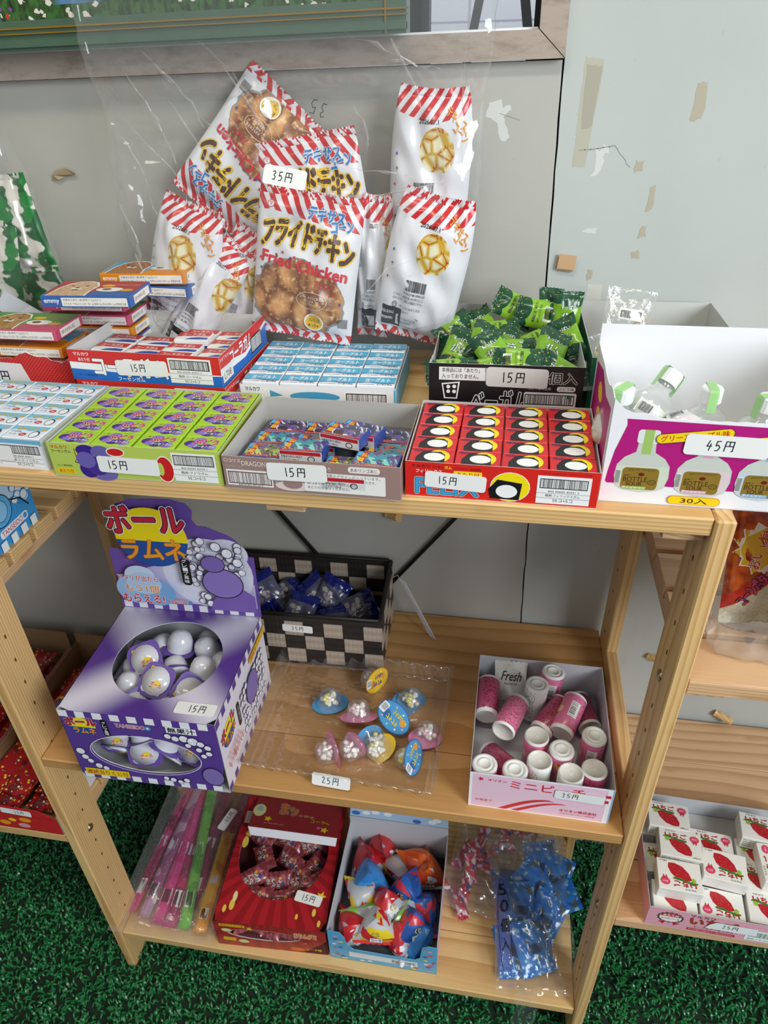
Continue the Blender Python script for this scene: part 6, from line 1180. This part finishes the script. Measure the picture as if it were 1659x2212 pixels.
for k in range(30):
    x, y = rn.choice(((rn.uniform(.006, .026), rn.uniform(.01, .088)), (rn.uniform(.170, .190), rn.uniform(.01, .088)), (rn.uniform(.02, .18), rn.uniform(.004, .012)))); P.ell(x, y, .0045, .0026, rn.choice(('#e05a5a', '#f2e04a', '#f4f4f4', '#f0a0c0', '#3c62b0')), 8)
P.rect(.036, .0150, .124, .0180, '#e6ecf0'); P.bars(.114, .018, .042, .010, 61, frame=False, base=None); P.build('printed_front', bt_, front(w, d))
hd = [(-w/2, d/2 + .001, h + .02), (w/2, d/2 + .001, h + .02), (w/2 - .004, d/2 + .016, h + .085), (-w/2 + .004, d/2 + .016, h + .085)]
mb = MB(); mb.mesh(hd + [(a, b + .001, c) for a, b, c in hd], [(0, 1, 2, 3), (7, 6, 5, 4), (0, 4, 5, 1), (1, 5, 6, 2), (2, 6, 7, 3), (3, 7, 4, 0)], mat('#a8c4e0', .4)); mb.build('header_card', bt_)
P = Pr(); P.ell(.097, .046, .034, .016, '#e8782c', 20); P.ell(.097, .041, .030, .012, '#8a3c9c', 20); P.ell(.097, .037, .026, .009, '#e9e9ee', 20)
for k in range(26): P.ell(.012 + .170 * rn.random(), .006 + .052 * rn.random(), .0085, .0050, rn.choice(('#e9eef4', '#c83a4a', '#3c6cb4', '#f0d23c', '#4ca05c', '#e9eef4')), 10)
P.build('printed_header', bt_, fmap(hd[0], (1, 0, 0), Vector((0, .015, .065)).normalized()), .0004)
mb = MB(); mb.box(-w/2 + .002, w/2 - .002, -d/2 + .003, d/2 - .002, .001, .018, mat('#4a4a52', .8)); mb.build('insert', bt_)
def tetra(c1, c2, c3, seed, txt):
    def tm(g):
        u, v = g.uv(); wv_ = g.vec(u, v, seed); n = g.noise(wv_, 22.0, 1.0)
        col = g.mix(n.step(.49, .51), c1, c2); return g.mix((g.noise(wv_, 45.0, 1.0) > .62), col, c3)
    m = pmat('pyramid_foil', tm, rough=.25, coat=.3)
    def f():
        a = .073; V = [Vector((0, 0, a * .70)), Vector((a * .58, -a * .33, 0)), Vector((-a * .58, -a * .33, 0)), Vector((0, a * .67, 0))]; cen = sum(V, Vector()) / 4
        mb = MB(); mb.smooth = True; N = 7
        for (i, j, k) in ((0, 2, 1), (0, 1, 3), (0, 3, 2), (1, 2, 3)):
            vs = []; uv = []; idx = {}; fs = []
            for p in range(N + 1):
                for q in range(N + 1 - p):
                    r_ = N - p - q; b = (p / N, q / N, r_ / N); P_ = V[i] * b[0] + V[j] * b[1] + V[k] * b[2]; puff = (27 * b[0] * b[1] * b[2]) ** .7; P_ = P_ + (P_ - cen).normalized() * .0085 * puff
                    idx[(p, q)] = len(vs); vs.append(P_); uv.append((b[1] * .06 + i * .013, b[0] * .05 + k * .017))
            for p in range(N):
                for q in range(N - p):
                    fs.append((idx[(p, q)], idx[(p + 1, q)], idx[(p, q + 1)]))
                    if p + q < N - 1: fs.append((idx[(p + 1, q)], idx[(p + 1, q + 1)], idx[(p, q + 1)]))
            mb.mesh(vs, fs, m, uv)
        o = mb.build('pyramid_pack'); mb = MB(); e = (V[1] - V[2]).normalized(); dn = Vector((0, -.6, -.3)) * .007
        def seal(A, B, out, mm):
            mb = MB(); n = 16; vs = []
            for k in range(n + 1): p = A.lerp(B, k / n); vs += [p, p + out * (1 if k % 2 else .75)]
            mb.mesh(vs, [(2*k, 2*k + 1, 2*k + 3, 2*k + 2) for k in range(n)], mm); mb.build('seal', o)
        seal(V[1], V[2], Vector((0, -.0055, -.002)), mat(c3, .3)); seal(V[0], V[3], (V[0] + V[3] - V[1] - V[2]).normalized() * .0055, mat(c1, .3))
        P = Pr(); C0 = (V[0] + V[1] + V[2]) / 3; U = (V[1] - V[2]).normalized(); Nn = (V[1] - V[0]).cross(V[2] - V[0]).normalized(); Nn = Nn if Nn.dot(C0 - cen) > 0 else -Nn; VV = Nn.cross(U)
        P.rrect(-.011, -.012, .022, .010, '#eef0ee', .001); P.text(txt, -.0095, -.0105, .019, .007, '#2c3c7c', .03); P.text('くじ', -.006, .002, .012, .009, '#f2e46c', .05, out=('#7c1c2c', .12)); P.build('printed_front', o, lambda x, y, q: C0 + U * x + VV * y + Nn * (.0088 - 5.0 * (x * x + y * y) + q), .0003); return o
    return f
TK = [Maker(tetra(*a)) for a in (('#2c7cc8', '#3c8fd8', '#d8e4ec', 1, 'ソーダ'), ('#e9cf2c', '#c9ccd2', '#d02c34', 2, 'コーラ'), ('#c22830', '#b9bcc4', '#e9e9ec', 3, 'いちご'), ('#24509c', '#2c64b4', '#d83c4c', 4, 'ラムネ'), ('#e0641c', '#c9481c', '#d9dbe0', 5, 'みかん'), ('#7cb83c', '#a8acb2', '#e9e9e4', 6, 'メロン'))]
for k, x, y, z, rx1, ry1, rz1, l in ((2, .456, .185, .030, 20, 10, 30, 'pink and red, back left corner'), (2, .485, .205, .035, 60, 0, 200, 'red, second along the back'), (1, .520, .190, .040, 160, 0, 20, 'yellow and silver, back middle'), (4, .555, .195, .036, 30, 0, 80, 'orange, back right of middle'), (4, .578, .182, .034, 20, 0, 10, 'orange and red, back right corner'),
        (0, .470, .145, .048, 15, 0, 15, 'large blue face up, left of centre'), (3, .548, .135, .046, 10, -12, -20, 'dark blue pointing left, right of centre'), (1, .458, .110, .034, 20, 30, 60, 'yellow and silver at the left wall'), (2, .512, .095, .046, -10, 10, 40, 'red in the very middle'), (5, .468, .085, .024, 30, 0, 100, 'green and silver, left of the big yellow one'),
        (1, .500, .064, .046, 12, 0, 5, 'big yellow and silver, front centre'), (3, .560, .075, .036, 0, 10, 30, 'dark blue, front right'), (2, .456, .066, .026, 10, -30, 40, 'white and red, front left corner'), (5, .545, .095, .030, 40, 0, 150, 'green, under the dark blue ones'), (3, .576, .112, .030, 20, 0, 90, 'blue and red at the right wall'), (2, .540, .062, .022, 0, 0, 70, 'red and silver, front edge right of centre'), (0, .570, .068, .022, 30, 10, 60, 'blue, front right corner')):
    TK[k]((x, y, z0 + z + .004), (R(rx1), R(ry1), R(rz1)), 'pyramid pack, ' + l, 'pyramid pack', 'pyramid sweet packs')
# clear bags at the right
RC = pmat('red_blue_wrapper', lambda g: (lambda uv: g.mix(g.noise(g.vec(uv[0], uv[1], 0), 70.0, 2.0).step(.48, .54), '#b8303c', g.mix(g.noise(g.vec(uv[0], uv[1], 5), 90.0, 1.0).step(.5, .56), '#d8c0c4', '#3c4c90')))(g.uv()), rough=.25, coat=.3)
def redc():
    o, sf = pillow('wrapped_sweet', .022, .060, .012, RC, RC, nx=10, ny=20, crimp=.12, seed=111, wr=.0008); return o
mk = Maker(redc); rn = random.Random(8)
for k, (x, y, z, a, e) in enumerate(((.660, .200, .045, 10, 60), (.645, .235, .030, -30, 20), (.675, .235, .035, 40, 25), (.652, .170, .022, -10, 15), (.690, .215, .030, 70, 10), (.705, .255, .030, -50, 20), (.730, .280, .035, 20, 10), (.760, .295, .035, 80, 10), (.680, .270, .040, -20, 30), (.645, .145, .015, 20, 5))):
    mk((x, y, z0 + z), Euler((0, 0, R(a))).to_matrix() @ Euler((R(-(90 - e)), 0, 0)).to_matrix(), f'red and blue twist of sweets in the rear clear bag, {ORD[k]} from the front left', 'sweet', 'red wrapped sweets')
BF_ = film('crumpled_film', base=.05, edge=.55, rough=.06, haze=.035, bump=.35, bscale=30)
def crumple(name, c, r, u, w, h, tt, seed, wr, m, label):
    o, sf = pillow(name, w, h, tt, m, m, nx=70, ny=80, crimp=.04, seed=seed, wr=wr, pinch=.10, teeth=0); o.matrix_world = Matrix.Translation(c) @ frame(c, r, u).to_4x4(); return tag(o, label, 'plastic bag'), sf
crumple('plastic_bag', (.695, .215, z0 + .040), (1, .10, 0), (.15, 1, .10), .160, .190, .070, 120, .006, BF_, 'crumpled clear bag of red sweets behind the blue packet bag')
def bpat(g):
    u, v = g.uv(); wv_ = g.vec(u, v, 0.0); col = g.mix(g.noise(wv_, 40.0, 2.0).step(.46, .52), '#1a66b8', '#2474c0'); dots = ((u * 420.0).sin() * (v * 420.0).sin()) > .55
    col = g.mix(dots * (v < .030), col, '#9cd0ec'); col = g.mix((v > .070) * (g.noise(wv_, 75.0, 2.0) > .56), col, '#7fa8c4'); return g.mix((g.noise(wv_, 60.0, 1.0) > .62), col, '#4c5a60')
BPK = pmat('blue_packet_print', bpat, rough=.22, coat=.4)
def bpk():
    o, sf = pillow('sweet_packet', .064, .088, .014, BPK, BPK, nx=16, ny=20, seed=131, wr=.0014); P = Pr(); P.rect(.022, .030, .036, .022, '#dfe3e0'); P.bars(.025, .033, .024, .015, 71, frame=False, base=None); P.ring(.054, .0405, .0030, .0030, .0006, '#222222', 10); P.build('label', o, lambda a, b, q: sf(a, b, q), .0004); return o
mk = Maker(bpk)
for k, (x, y, z, a, e, l) in enumerate(((.778, .078, .034, 24, 22, 'bar code label up, foremost'), (.800, .130, .038, -30, 26, 'right of the middle'), (.752, .140, .040, 8, 30, 'left of the middle'), (.785, .185, .042, 50, 25, 'middle, further back'), (.822, .170, .030, -70, 20, 'at the right edge'), (.745, .190, .024, 100, 12, 'back left'), (.800, .235, .030, 15, 25, 'furthest back'), (.745, .075, .016, 12, 8, 'front left, low'), (.820, .215, .026, -20, 30, 'back right'))):
    mk((x, y, z0 + z), Euler((0, 0, R(a))).to_matrix() @ Euler((R(-(90 - e)), 0, 0)).to_matrix(), 'blue sweet packet in the front clear bag, ' + l, 'packet', 'blue sweet packets')
bb2, sfb = crumple('plastic_bag', (.776, .142, z0 + .040), (.97, .22, 0), (-.12, 1, .12), .155, .275, .072, 125, .005, BF_, 'crumpled clear bag of blue sweet packets with black lettering at the lower right')
P = Pr(); P.rrect(.006, .030, .0240, .150, '#0f1430', .005); P.it[-1] = (P.it[-1][0], P.it[-1][1], P.it[-1][2], mat('#4a64b0', .3, alpha=.75)); P.ring(.018, .105, .0125, .075, .0010, '#14161c', 24)
for k, c_ in enumerate('50個入'): P.text(c_, .0105, .150 - .030 * k, .016, .021, '#101218', .03, rot=0)
tag(P.build('printed_strip', bb2, lambda a, b, q: sfb(a, b, q), .0006), 'blue strip with black characters')
mb = MB(); mb.smooth = True; vs = []
for j in range(13):
    for i in range(6): vs.append((.768 + (i - 2.5) * .0075 + .003 * math.sin(j * 1.3), .012 - .0028 * j + .0012 * math.sin(i * 2.1 + j), z0 + .018 - .0032 * j - (.0006 * j * j if j > 6 else 0)))
mb.mesh(vs, [(j*6+i, j*6+i+1, j*6+i+7, j*6+i+6) for j in range(12) for i in range(5)], BF_); mb.build('bag_tail', bb2).matrix_parent_inverse = bb2.matrix_world.inverted()
crumple('plastic_bag', (.800, .300, z0 + .060), (1, -.10, 0), (.1, 1, .3), .085, .130, .060, 128, .006, BF_, 'empty crumpled end of clear plastic behind the blue packets')
# ---------------------------------------------------------------- right bay
z0 = ZL
sb = empty('card_tray', (1.0400, .0930, z0), (0, 0, R(-1.5)), 'pink card tray of strawberry gum boxes on the right lower shelf', 'box')
w, d, h = .252, .186, .047; pkm = mat('#e2a4b4', .4, coat=.2); tray('tray', w, d, h, pkm, mat('#c2c4c8', .7), root=sb); mb = MB(); mb.box(-w/2 + .002, w/2 - .002, -d/2 + .002, d/2 - .002, .001, .0120, card_in); mb.build('insert', sb)
P = Pr(); P.star(.0310, .0270, .0165, .0190, 16, '#3c4038', .75); P.ell(.0310, .0270, .0150, .0110, '#f2ecec', 24); P.poly([(.017, .029), (.045, .029), (.042, .036), (.031, .0378), (.020, .036)], '#c2242c'); P.text('あたり付', .0205, .0300, .021, .0050, '#f4f0f0', .04); P.text('あたりが出たらもう1箱', .0190, .0220, .024, .0040, '#c2242c', .02); P.poly([(.016, .014), (.026, .017), (.024, .008)], '#c2242c'); P.poly([(.036, .017), (.046, .014), (.038, .008)], '#c2242c')
P.text('マルカワ', .0560, .0380, .0330, .0058, '#24301c', .04); P.text('いちご', .0580, .0200, .0620, .0180, '#c2242c', .06, out=('#2c6a2c', .12)); P.text('マーブルフーセンガム', .0640, .0120, .0540, .0055, '#30241c', .03, out=('#f0d0d4', .08)); P.rect(.0570, .0040, .0640, .0058, '#c2242c'); P.text('あたりが出たらお店でもう一つおとりかえ下さい。', .0590, .0052, .060, .0036, '#f4e4e4', .01)
P.rect(.1330, .0050, .055, .0260, '#e9f0ec'); P.bars(.1370, .0140, .046, .0130, 81, '#1c5a4a', False, None); P.text('略称:イチゴガム 24コ', .137, .0065, .044, .0050, '#1c5a4a', .01); P.build('printed_front', sb, front(w, d)); P = Pr(); P.poly([(0, 0), (.0680, 0), (.0660, .0180), (.012, .0180), (.004, .010)], '#e9eceb'); P.it[-1] = (0, [(a + .079, b + .0180) for a, b in P.it[-1][1]], P.it[-1][2], P.it[-1][3]); P.hand('25円', .1000, .0235, .0085); tag(P.build('price_sticker', sb, front(w, d), .0012), 'white sticker with handwritten 25 yen')
SR = pmat('strawberry_print', lambda g: (lambda uv: g.mix(g.voro(g.vec(uv[0], uv[1], 0), 520.0) < .16, '#b3202a', '#e69a9c'))(g.uv()), rough=.35)
def straw():
    w, d, h = .0600, .0450, .0250; o = roundbox('gum_box', w, d, h, mat('#e4e2dc', .35), .0007); P = Pr()
    P.poly([(.0100, .0255), (.0130, .0160), (.0190, .0080), (.0270, .0045), (.0335, .0050), (.0345, .0110), (.0320, .0190), (.0270, .0250), (.018, .0275)], '', SR)
    for x, y, rr in ((.0080, .0300, 20), (.0095, .0270, 70), (.0130, .0290, -20), (.0170, .0280, -10), (.0220, .0265, -5), (.0260, .0255, 0)): P.ell(x, y, .0042, .0016, '#3c7c2c', 10, R(rr))
    P.ell(.0085, .0255, .0024, .0034, '#8fb83c', 8); P.text('いちご', .0065, .0290, .0235, .0072, '#b8202a', .06, out=('#2a2a1c', .09)); P.text('マーブルガム', .0120, .0258, .0180, .0026, '#2c5a24', .04); P.text('マルカワ', .0070, .0375, .0110, .0024, '#26261c', .02)
    P.star(.0385, .0315, .0045, .0056, 14, '#c8303c'); P.ell(.0385, .0315, .0040, .0040, '#d84a78', 14); P.text('あたり', .0360, .0308, .005, .002, '#f4e4ea', .02); P.poly([(.0355, .0285), (.0370, .0225), (.0385, .0265), (.0400, .0222), (.0415, .0285)], '#c8303c'); P.text('6粒入', .0350, .0020, .0085, .0026, '#3a3a34', .01)
    P.build('printed_top', o, lambda a, b, q: Vector((-w/2 + a * w / .046, -d/2 + b * d / .042, h + q))); P = Pr()
    for k in range(4): P.text('原材料名 砂糖ぶどう糖水あめ', .003, .0180 - .0045 * k, .024, .0030, '#55554c', .0)
    P.ring(.032, .013, .0030, .0030, .0005, '#c84a5c', 10); P.ring(.039, .013, .0030, .0030, .0005, '#c84a5c', 10); P.bars(.004, -.0 + .0005, .0001, .0001, 1, frame=False, base=None); P.build('printed_front', o, front(w, d)); return o
mk = Maker(straw)
for x, y, z, a, l in ((.955, .140, .0390, -4, 'back left, on the upper layer'), (1.090, .138, .0390, -7, 'back right, on the upper layer'), (.965, .094, .0390, -5, 'second from the front at the left, tilted'), (1.020, .117, .0130, -5, 'middle of the back, lower layer'), (1.022, .070, .0388, 173, 'upside down, middle column, second row'), (.9550, .046, .0386, 177, 'upside down at the left, second row'), (.9500, .026, .0130, -3, 'front left corner, lower layer'),
        (1.0140, .025, .0130, 175, 'upside down, front row middle'), (1.0800, .028, .0130, -5, 'front row, right'), (1.0980, .084, .0390, 88, 'turned sideways at the right'), (1.084, .110, .0130, -4, 'lower layer in front of the back right one'), (1.076, .073, .0132, -3, 'lower layer beside the sideways one'), (.9470, .144, .0130, 0, 'lower layer, back left corner'), (.9460, .085, .0130, 2, 'lower layer at the left wall')):
    mk((x, y, z0 + z), (R(-2 if z > .02 else 0), 0, R(a)), 'strawberry gum box, ' + l, 'gum box', 'strawberry gum boxes')
# long puffed snack packs in a clear tray
z0 = ZM
def chipm(g):
    u, v = g.uv(); wv_ = g.vec(u, v, 0.0); sp = g.mix(g.voro(wv_, 420.0).step(.20, .34), '#c9b23c', '#d4d2bc'); sp = g.mix(g.noise(wv_, 300.0, 1.0).step(.45, .6), sp, '#dcdccc')
    dd = v - u * .9; col = g.mix((dd > .020) * (dd < .175), sp, '#c2281c'); col = g.mix((dd > .040) * (dd < .150), col, g.mix(g.noise(wv_, 60.0, 3.0).step(.35, .7), '#d8641c', '#8c2410'))
    return col
CP = pmat('puffed_snack_print', chipm, rough=.25, coat=.4)
def chip(sd):
    o, sf = pillow('snack_pack', .085, .230, .030, CP, CP, nx=20, ny=40, seed=sd, wr=.0012); P = Pr()
    P.star(.036, .105, .0270, .0345, 13, '#f0ece0'); P.star(.036, .105, .0250, .0322, 13, '#e2b61c'); P.text('おいしさ', .030, .080, .048, .0115, '#c2281c', .04, out=('#f4ecd8', .12), rot=R(80)); P.text('UP!!', .048, .084, .040, .0150, '#c2281c', .04, out=('#f4ecd8', .12), rot=R(80), shear=.2)
    P.text('Big', .062, .175, .044, .022, '#141414', .05, out=('#f0f0ee', .14), rot=R(80)); P.text('コーンポタージュ', .024, .030, .070, .0150, '#d83c8c', .05, out=('#141414', .12), rot=R(62)); P.build('printed_front', o, lambda a, b, q: sf(a, b, q), .0004); return o
for k, (x, y, z, ax, l) in enumerate(((.950, .115, .112, (-.10, .14, 1), 'puffed snack pack with yellow starburst, leftmost in the clear tray'), (.990, .080, .110, (-.22, .10, 1), 'puffed snack pack reading Big, leaning in front'), (1.040, .055, .108, (-.25, .10, 1), 'puffed snack pack at the right edge of the photo'), (1.080, .110, .110, (.05, .10, 1), 'puffed snack pack behind the others'))):
    o = chip(140 + k); u_ = Vector(ax).normalized(); put(o, Vector((x, y, z0 + z + .008)), (1, .0 if k == 0 else .5, 0), u_); tag(o, l, 'snack pack', 'puffed snack packs')
crn = film('clear_crinkled', base=.12, edge=.6, rough=.08, haze=.10)
tr = empty('plastic_tray', (1.0100, .1060, z0), (0, 0, R(-3)), 'clear fluted plastic tray holding the long puffed snack packs', 'tray')
n = 200; L_ = []; hw, hd_ = .112, .076
for lv, (ins, z) in enumerate(((.010, .0008), (.004, .006), (.002, .020), (.000, .042), (-.001, .050), (-.004, .0505))):
    ring = []
    for k in range(n):
        a = 2 * PI * k / n; c, s = math.cos(a), math.sin(a); m_ = 1 / (abs(c) ** 8 + abs(s) ** 8) ** (1/8); fl_ = .0022 * math.sin(34 * a) * (1 if 0 < lv < 4 else .2); ring.append(((hw - ins + fl_) * m_ * c, (hd_ - ins + fl_) * m_ * s, z + (.0015 * math.sin(34 * a) if lv == 1 else 0)))
    L_.append(ring)
mb = MB(); mb.smooth = True; mb.mesh([p for r_ in L_ for p in r_], [(i*n+k, i*n+(k+1) % n, (i+1)*n+(k+1) % n, (i+1)*n+k) for i in range(5) for k in range(n)] + [tuple(range(n))[::-1]], crn); mb.build('tray', tr)
# ---------------------------------------------------------------- left bay
z0 = ZM
lb_ = empty('display_box', (-.1180, .1020, z0), (0, 0, R(0)), 'pale blue display box with white bubbles on the left middle shelf', 'box')
w, d, h = .214, .206, .143; cy = mat('#2f8fd0', .35, coat=.2); mb = MB(); mb.box(-w/2, w/2, -d/2, d/2, 0, h, cy); mb.build('carton', lb_)
P = Pr(); P.rect(0, 0, d, h, '#3c9ad8'); P.poly([(.03, .025), (.206, .060), (.206, .143), (0, .143), (0, .05)], '#c4e0f4'); rn = random.Random(2); bubbles(P, [(rn.uniform(.02, .2), rn.uniform(.045, .135), rn.uniform(.005, .009)) for _ in range(90)], '#3a8cc8', '#e6f2fa')
P.poly([(.06, .018), (.175, .018), (.180, .040), (.150, .062), (.100, .075), (.07, .06)], '#3c9ad8'); P.ell(.135, .056, .024, .024, '#16202c', 24); P.ell(.135, .056, .0225, .0225, '#5cb0e6', 24); P.ell(.135, .056, .015, .016, '#16202c', 20); P.ell(.135, .056, .0140, .0150, '#8cc8ee', 20); P.ell(.100, .040, .0160, .0165, '#16202c', 20); P.ell(.100, .040, .0150, .0155, '#8cc8ee', 20); P.line([(.160, .060), (.178, .052), (.190, .034)], .0022, '#16202c')
P.rrect(.120, .0180, .062, .0120, '#f0f4f8', .004); P.text('TANSEIDO', .124, .0200, .046, .0080, '#c8404c', .02); P.ell(.1760, .0240, .0042, .0042, '#3a9ad0'); checks(P, 0, d, 0, .0150, 9, '#eef4f8'); P.build('printed_side', lb_, right(w, d))
z0 = ZL
RB = pmat('red_snack_print', lambda g: (lambda uv: (lambda q: g.mix(g.voro(q, 62.0, 'SMOOTH_F1').step(.30, .34), g.mix(g.voro(q, 130.0).step(.25, .3), '#e9dfd0', '#6c1c1c'), g.mix(g.voro(q, 110.0) < .22, '#a81c26', '#e9c42c')))(g.vec(uv[0], uv[1], 3.0)))(g.uv()), rough=.25, coat=.3)
def redpk():
    o, sf = pillow('snack_pack', .050, .300, .016, RB, RB, nx=12, ny=50, crimp=.02, seed=151, wr=.0010); P = Pr()
    P.rrect(.008, .150, .034, .050, '#e9d02c', .008); P.ell(.025, .183, .012, .008, '#3c70a8', 12); P.ell(.025, .165, .009, .007, '#3c70a8', 12); P.build('printed_front', o, lambda a, b, q: sf(a, b, q), .0004); return o
def kbox(x0, x1, y0, y1, label):
    w, d, h = x1 - x0, y1 - y0, .062; r = empty('card_box', ((x0 + x1) / 2, (y0 + y1) / 2, z0), (0, 0, 0), label, 'box'); red = mat('#c41c28', .35, coat=.2); t = .0012
    mb = MB(); mb.box(-w/2, w/2, -d/2, d/2, 0, t, kraft); mb.box(-w/2, w/2, d/2 - t, d/2, t, h * 1.35, kraft); mb.box(-w/2, -w/2 + t, -d/2 + t, d/2 - t, t, h, kraft, left=red); mb.box(w/2 - t, w/2, -d/2 + t, d/2 - t, t, h * .75, kraft, right=mat('#e6e6ea', .4)); mb.build('carton', r)
    pts = [(-w/2, 0), (w/2, 0), (w/2, .040), (w/2 - .028, .058), (-w/2, .062)]; n = 5; mb = MB(); mb.mesh([(a, -d/2, b) for a, b in pts] + [(a, -d/2 + t, b) for a, b in pts], [tuple(range(n)), tuple(range(n, 2*n))[::-1]] + [(i, n+i, n + (i+1) % n, (i+1) % n) for i in range(n)], red); mb.build('cut_front', r)
    P = Pr(); P.ell(w - .060, .028, .0110, .0060, '#e8a01c'); P.ell(w - .066, .012, .0110, .0060, '#d8a0a4'); P.ell(w - .084, .024, .0070, .0045, '#e9d02c'); P.ell(w - .100, .014, .0100, .0060, '#e8a01c'); P.ell(w - .12, .03, .0100, .0060, '#d8a0a4'); P.line([(0, .040), (w, .040)], .0006, '#8c1018'); P.build('printed_front', r, front(w, d)); P = Pr(); P.sticker(w - .096, .0440, .054, .0145, '35円', R(-3), .024, .0070); tag(P.build('price_sticker', r, front(w, d), .0012), 'white price sticker, partly out of the photo'); return r
kb = kbox(-.172, -.0065, .0040, .372, 'red fronted open card box of long snack packs, left lower shelf'); kbox(-.360, -.190, .0040, .372, 'card box at the left edge of the left lower shelf, mostly hidden')
mb = MB(); mb.mesh([(.001, -.05, 0), (.001, .03, 0), (.001, .03, .045), (.001, -.05, .040)], [(0, 1, 2, 3), (3, 2, 1, 0)], mat('#e9e9ec', .5)); 
mk = Maker(redpk)
for k, (x, y, z, a, e) in enumerate(((-.150, .180, .020, -4, 2), (-.100, .175, .022, -8, 1), (-.048, .180, .020, -6, 2), (-.130, .190, .040, -10, 2), (-.078, .185, .042, -12, 2), (-.040, .200, .038, -5, 3), (-.340 + .01, .19, .022, 0, 2), (-.280, .19, .022, -4, 2), (-.225, .19, .022, -3, 2), (-.300, .20, .042, -6, 2), (-.240, .20, .042, -5, 2))):
    mk((x, y, z0 + z), Euler((0, 0, R(a))).to_matrix() @ Euler((R(-(90 - e)), 0, 0)).to_matrix(), f'long red snack pack with yellow panel, {ORD[k]} in the ' + ('right' if k < 6 else 'left') + ' hand card box', 'snack pack', 'long red snack packs')
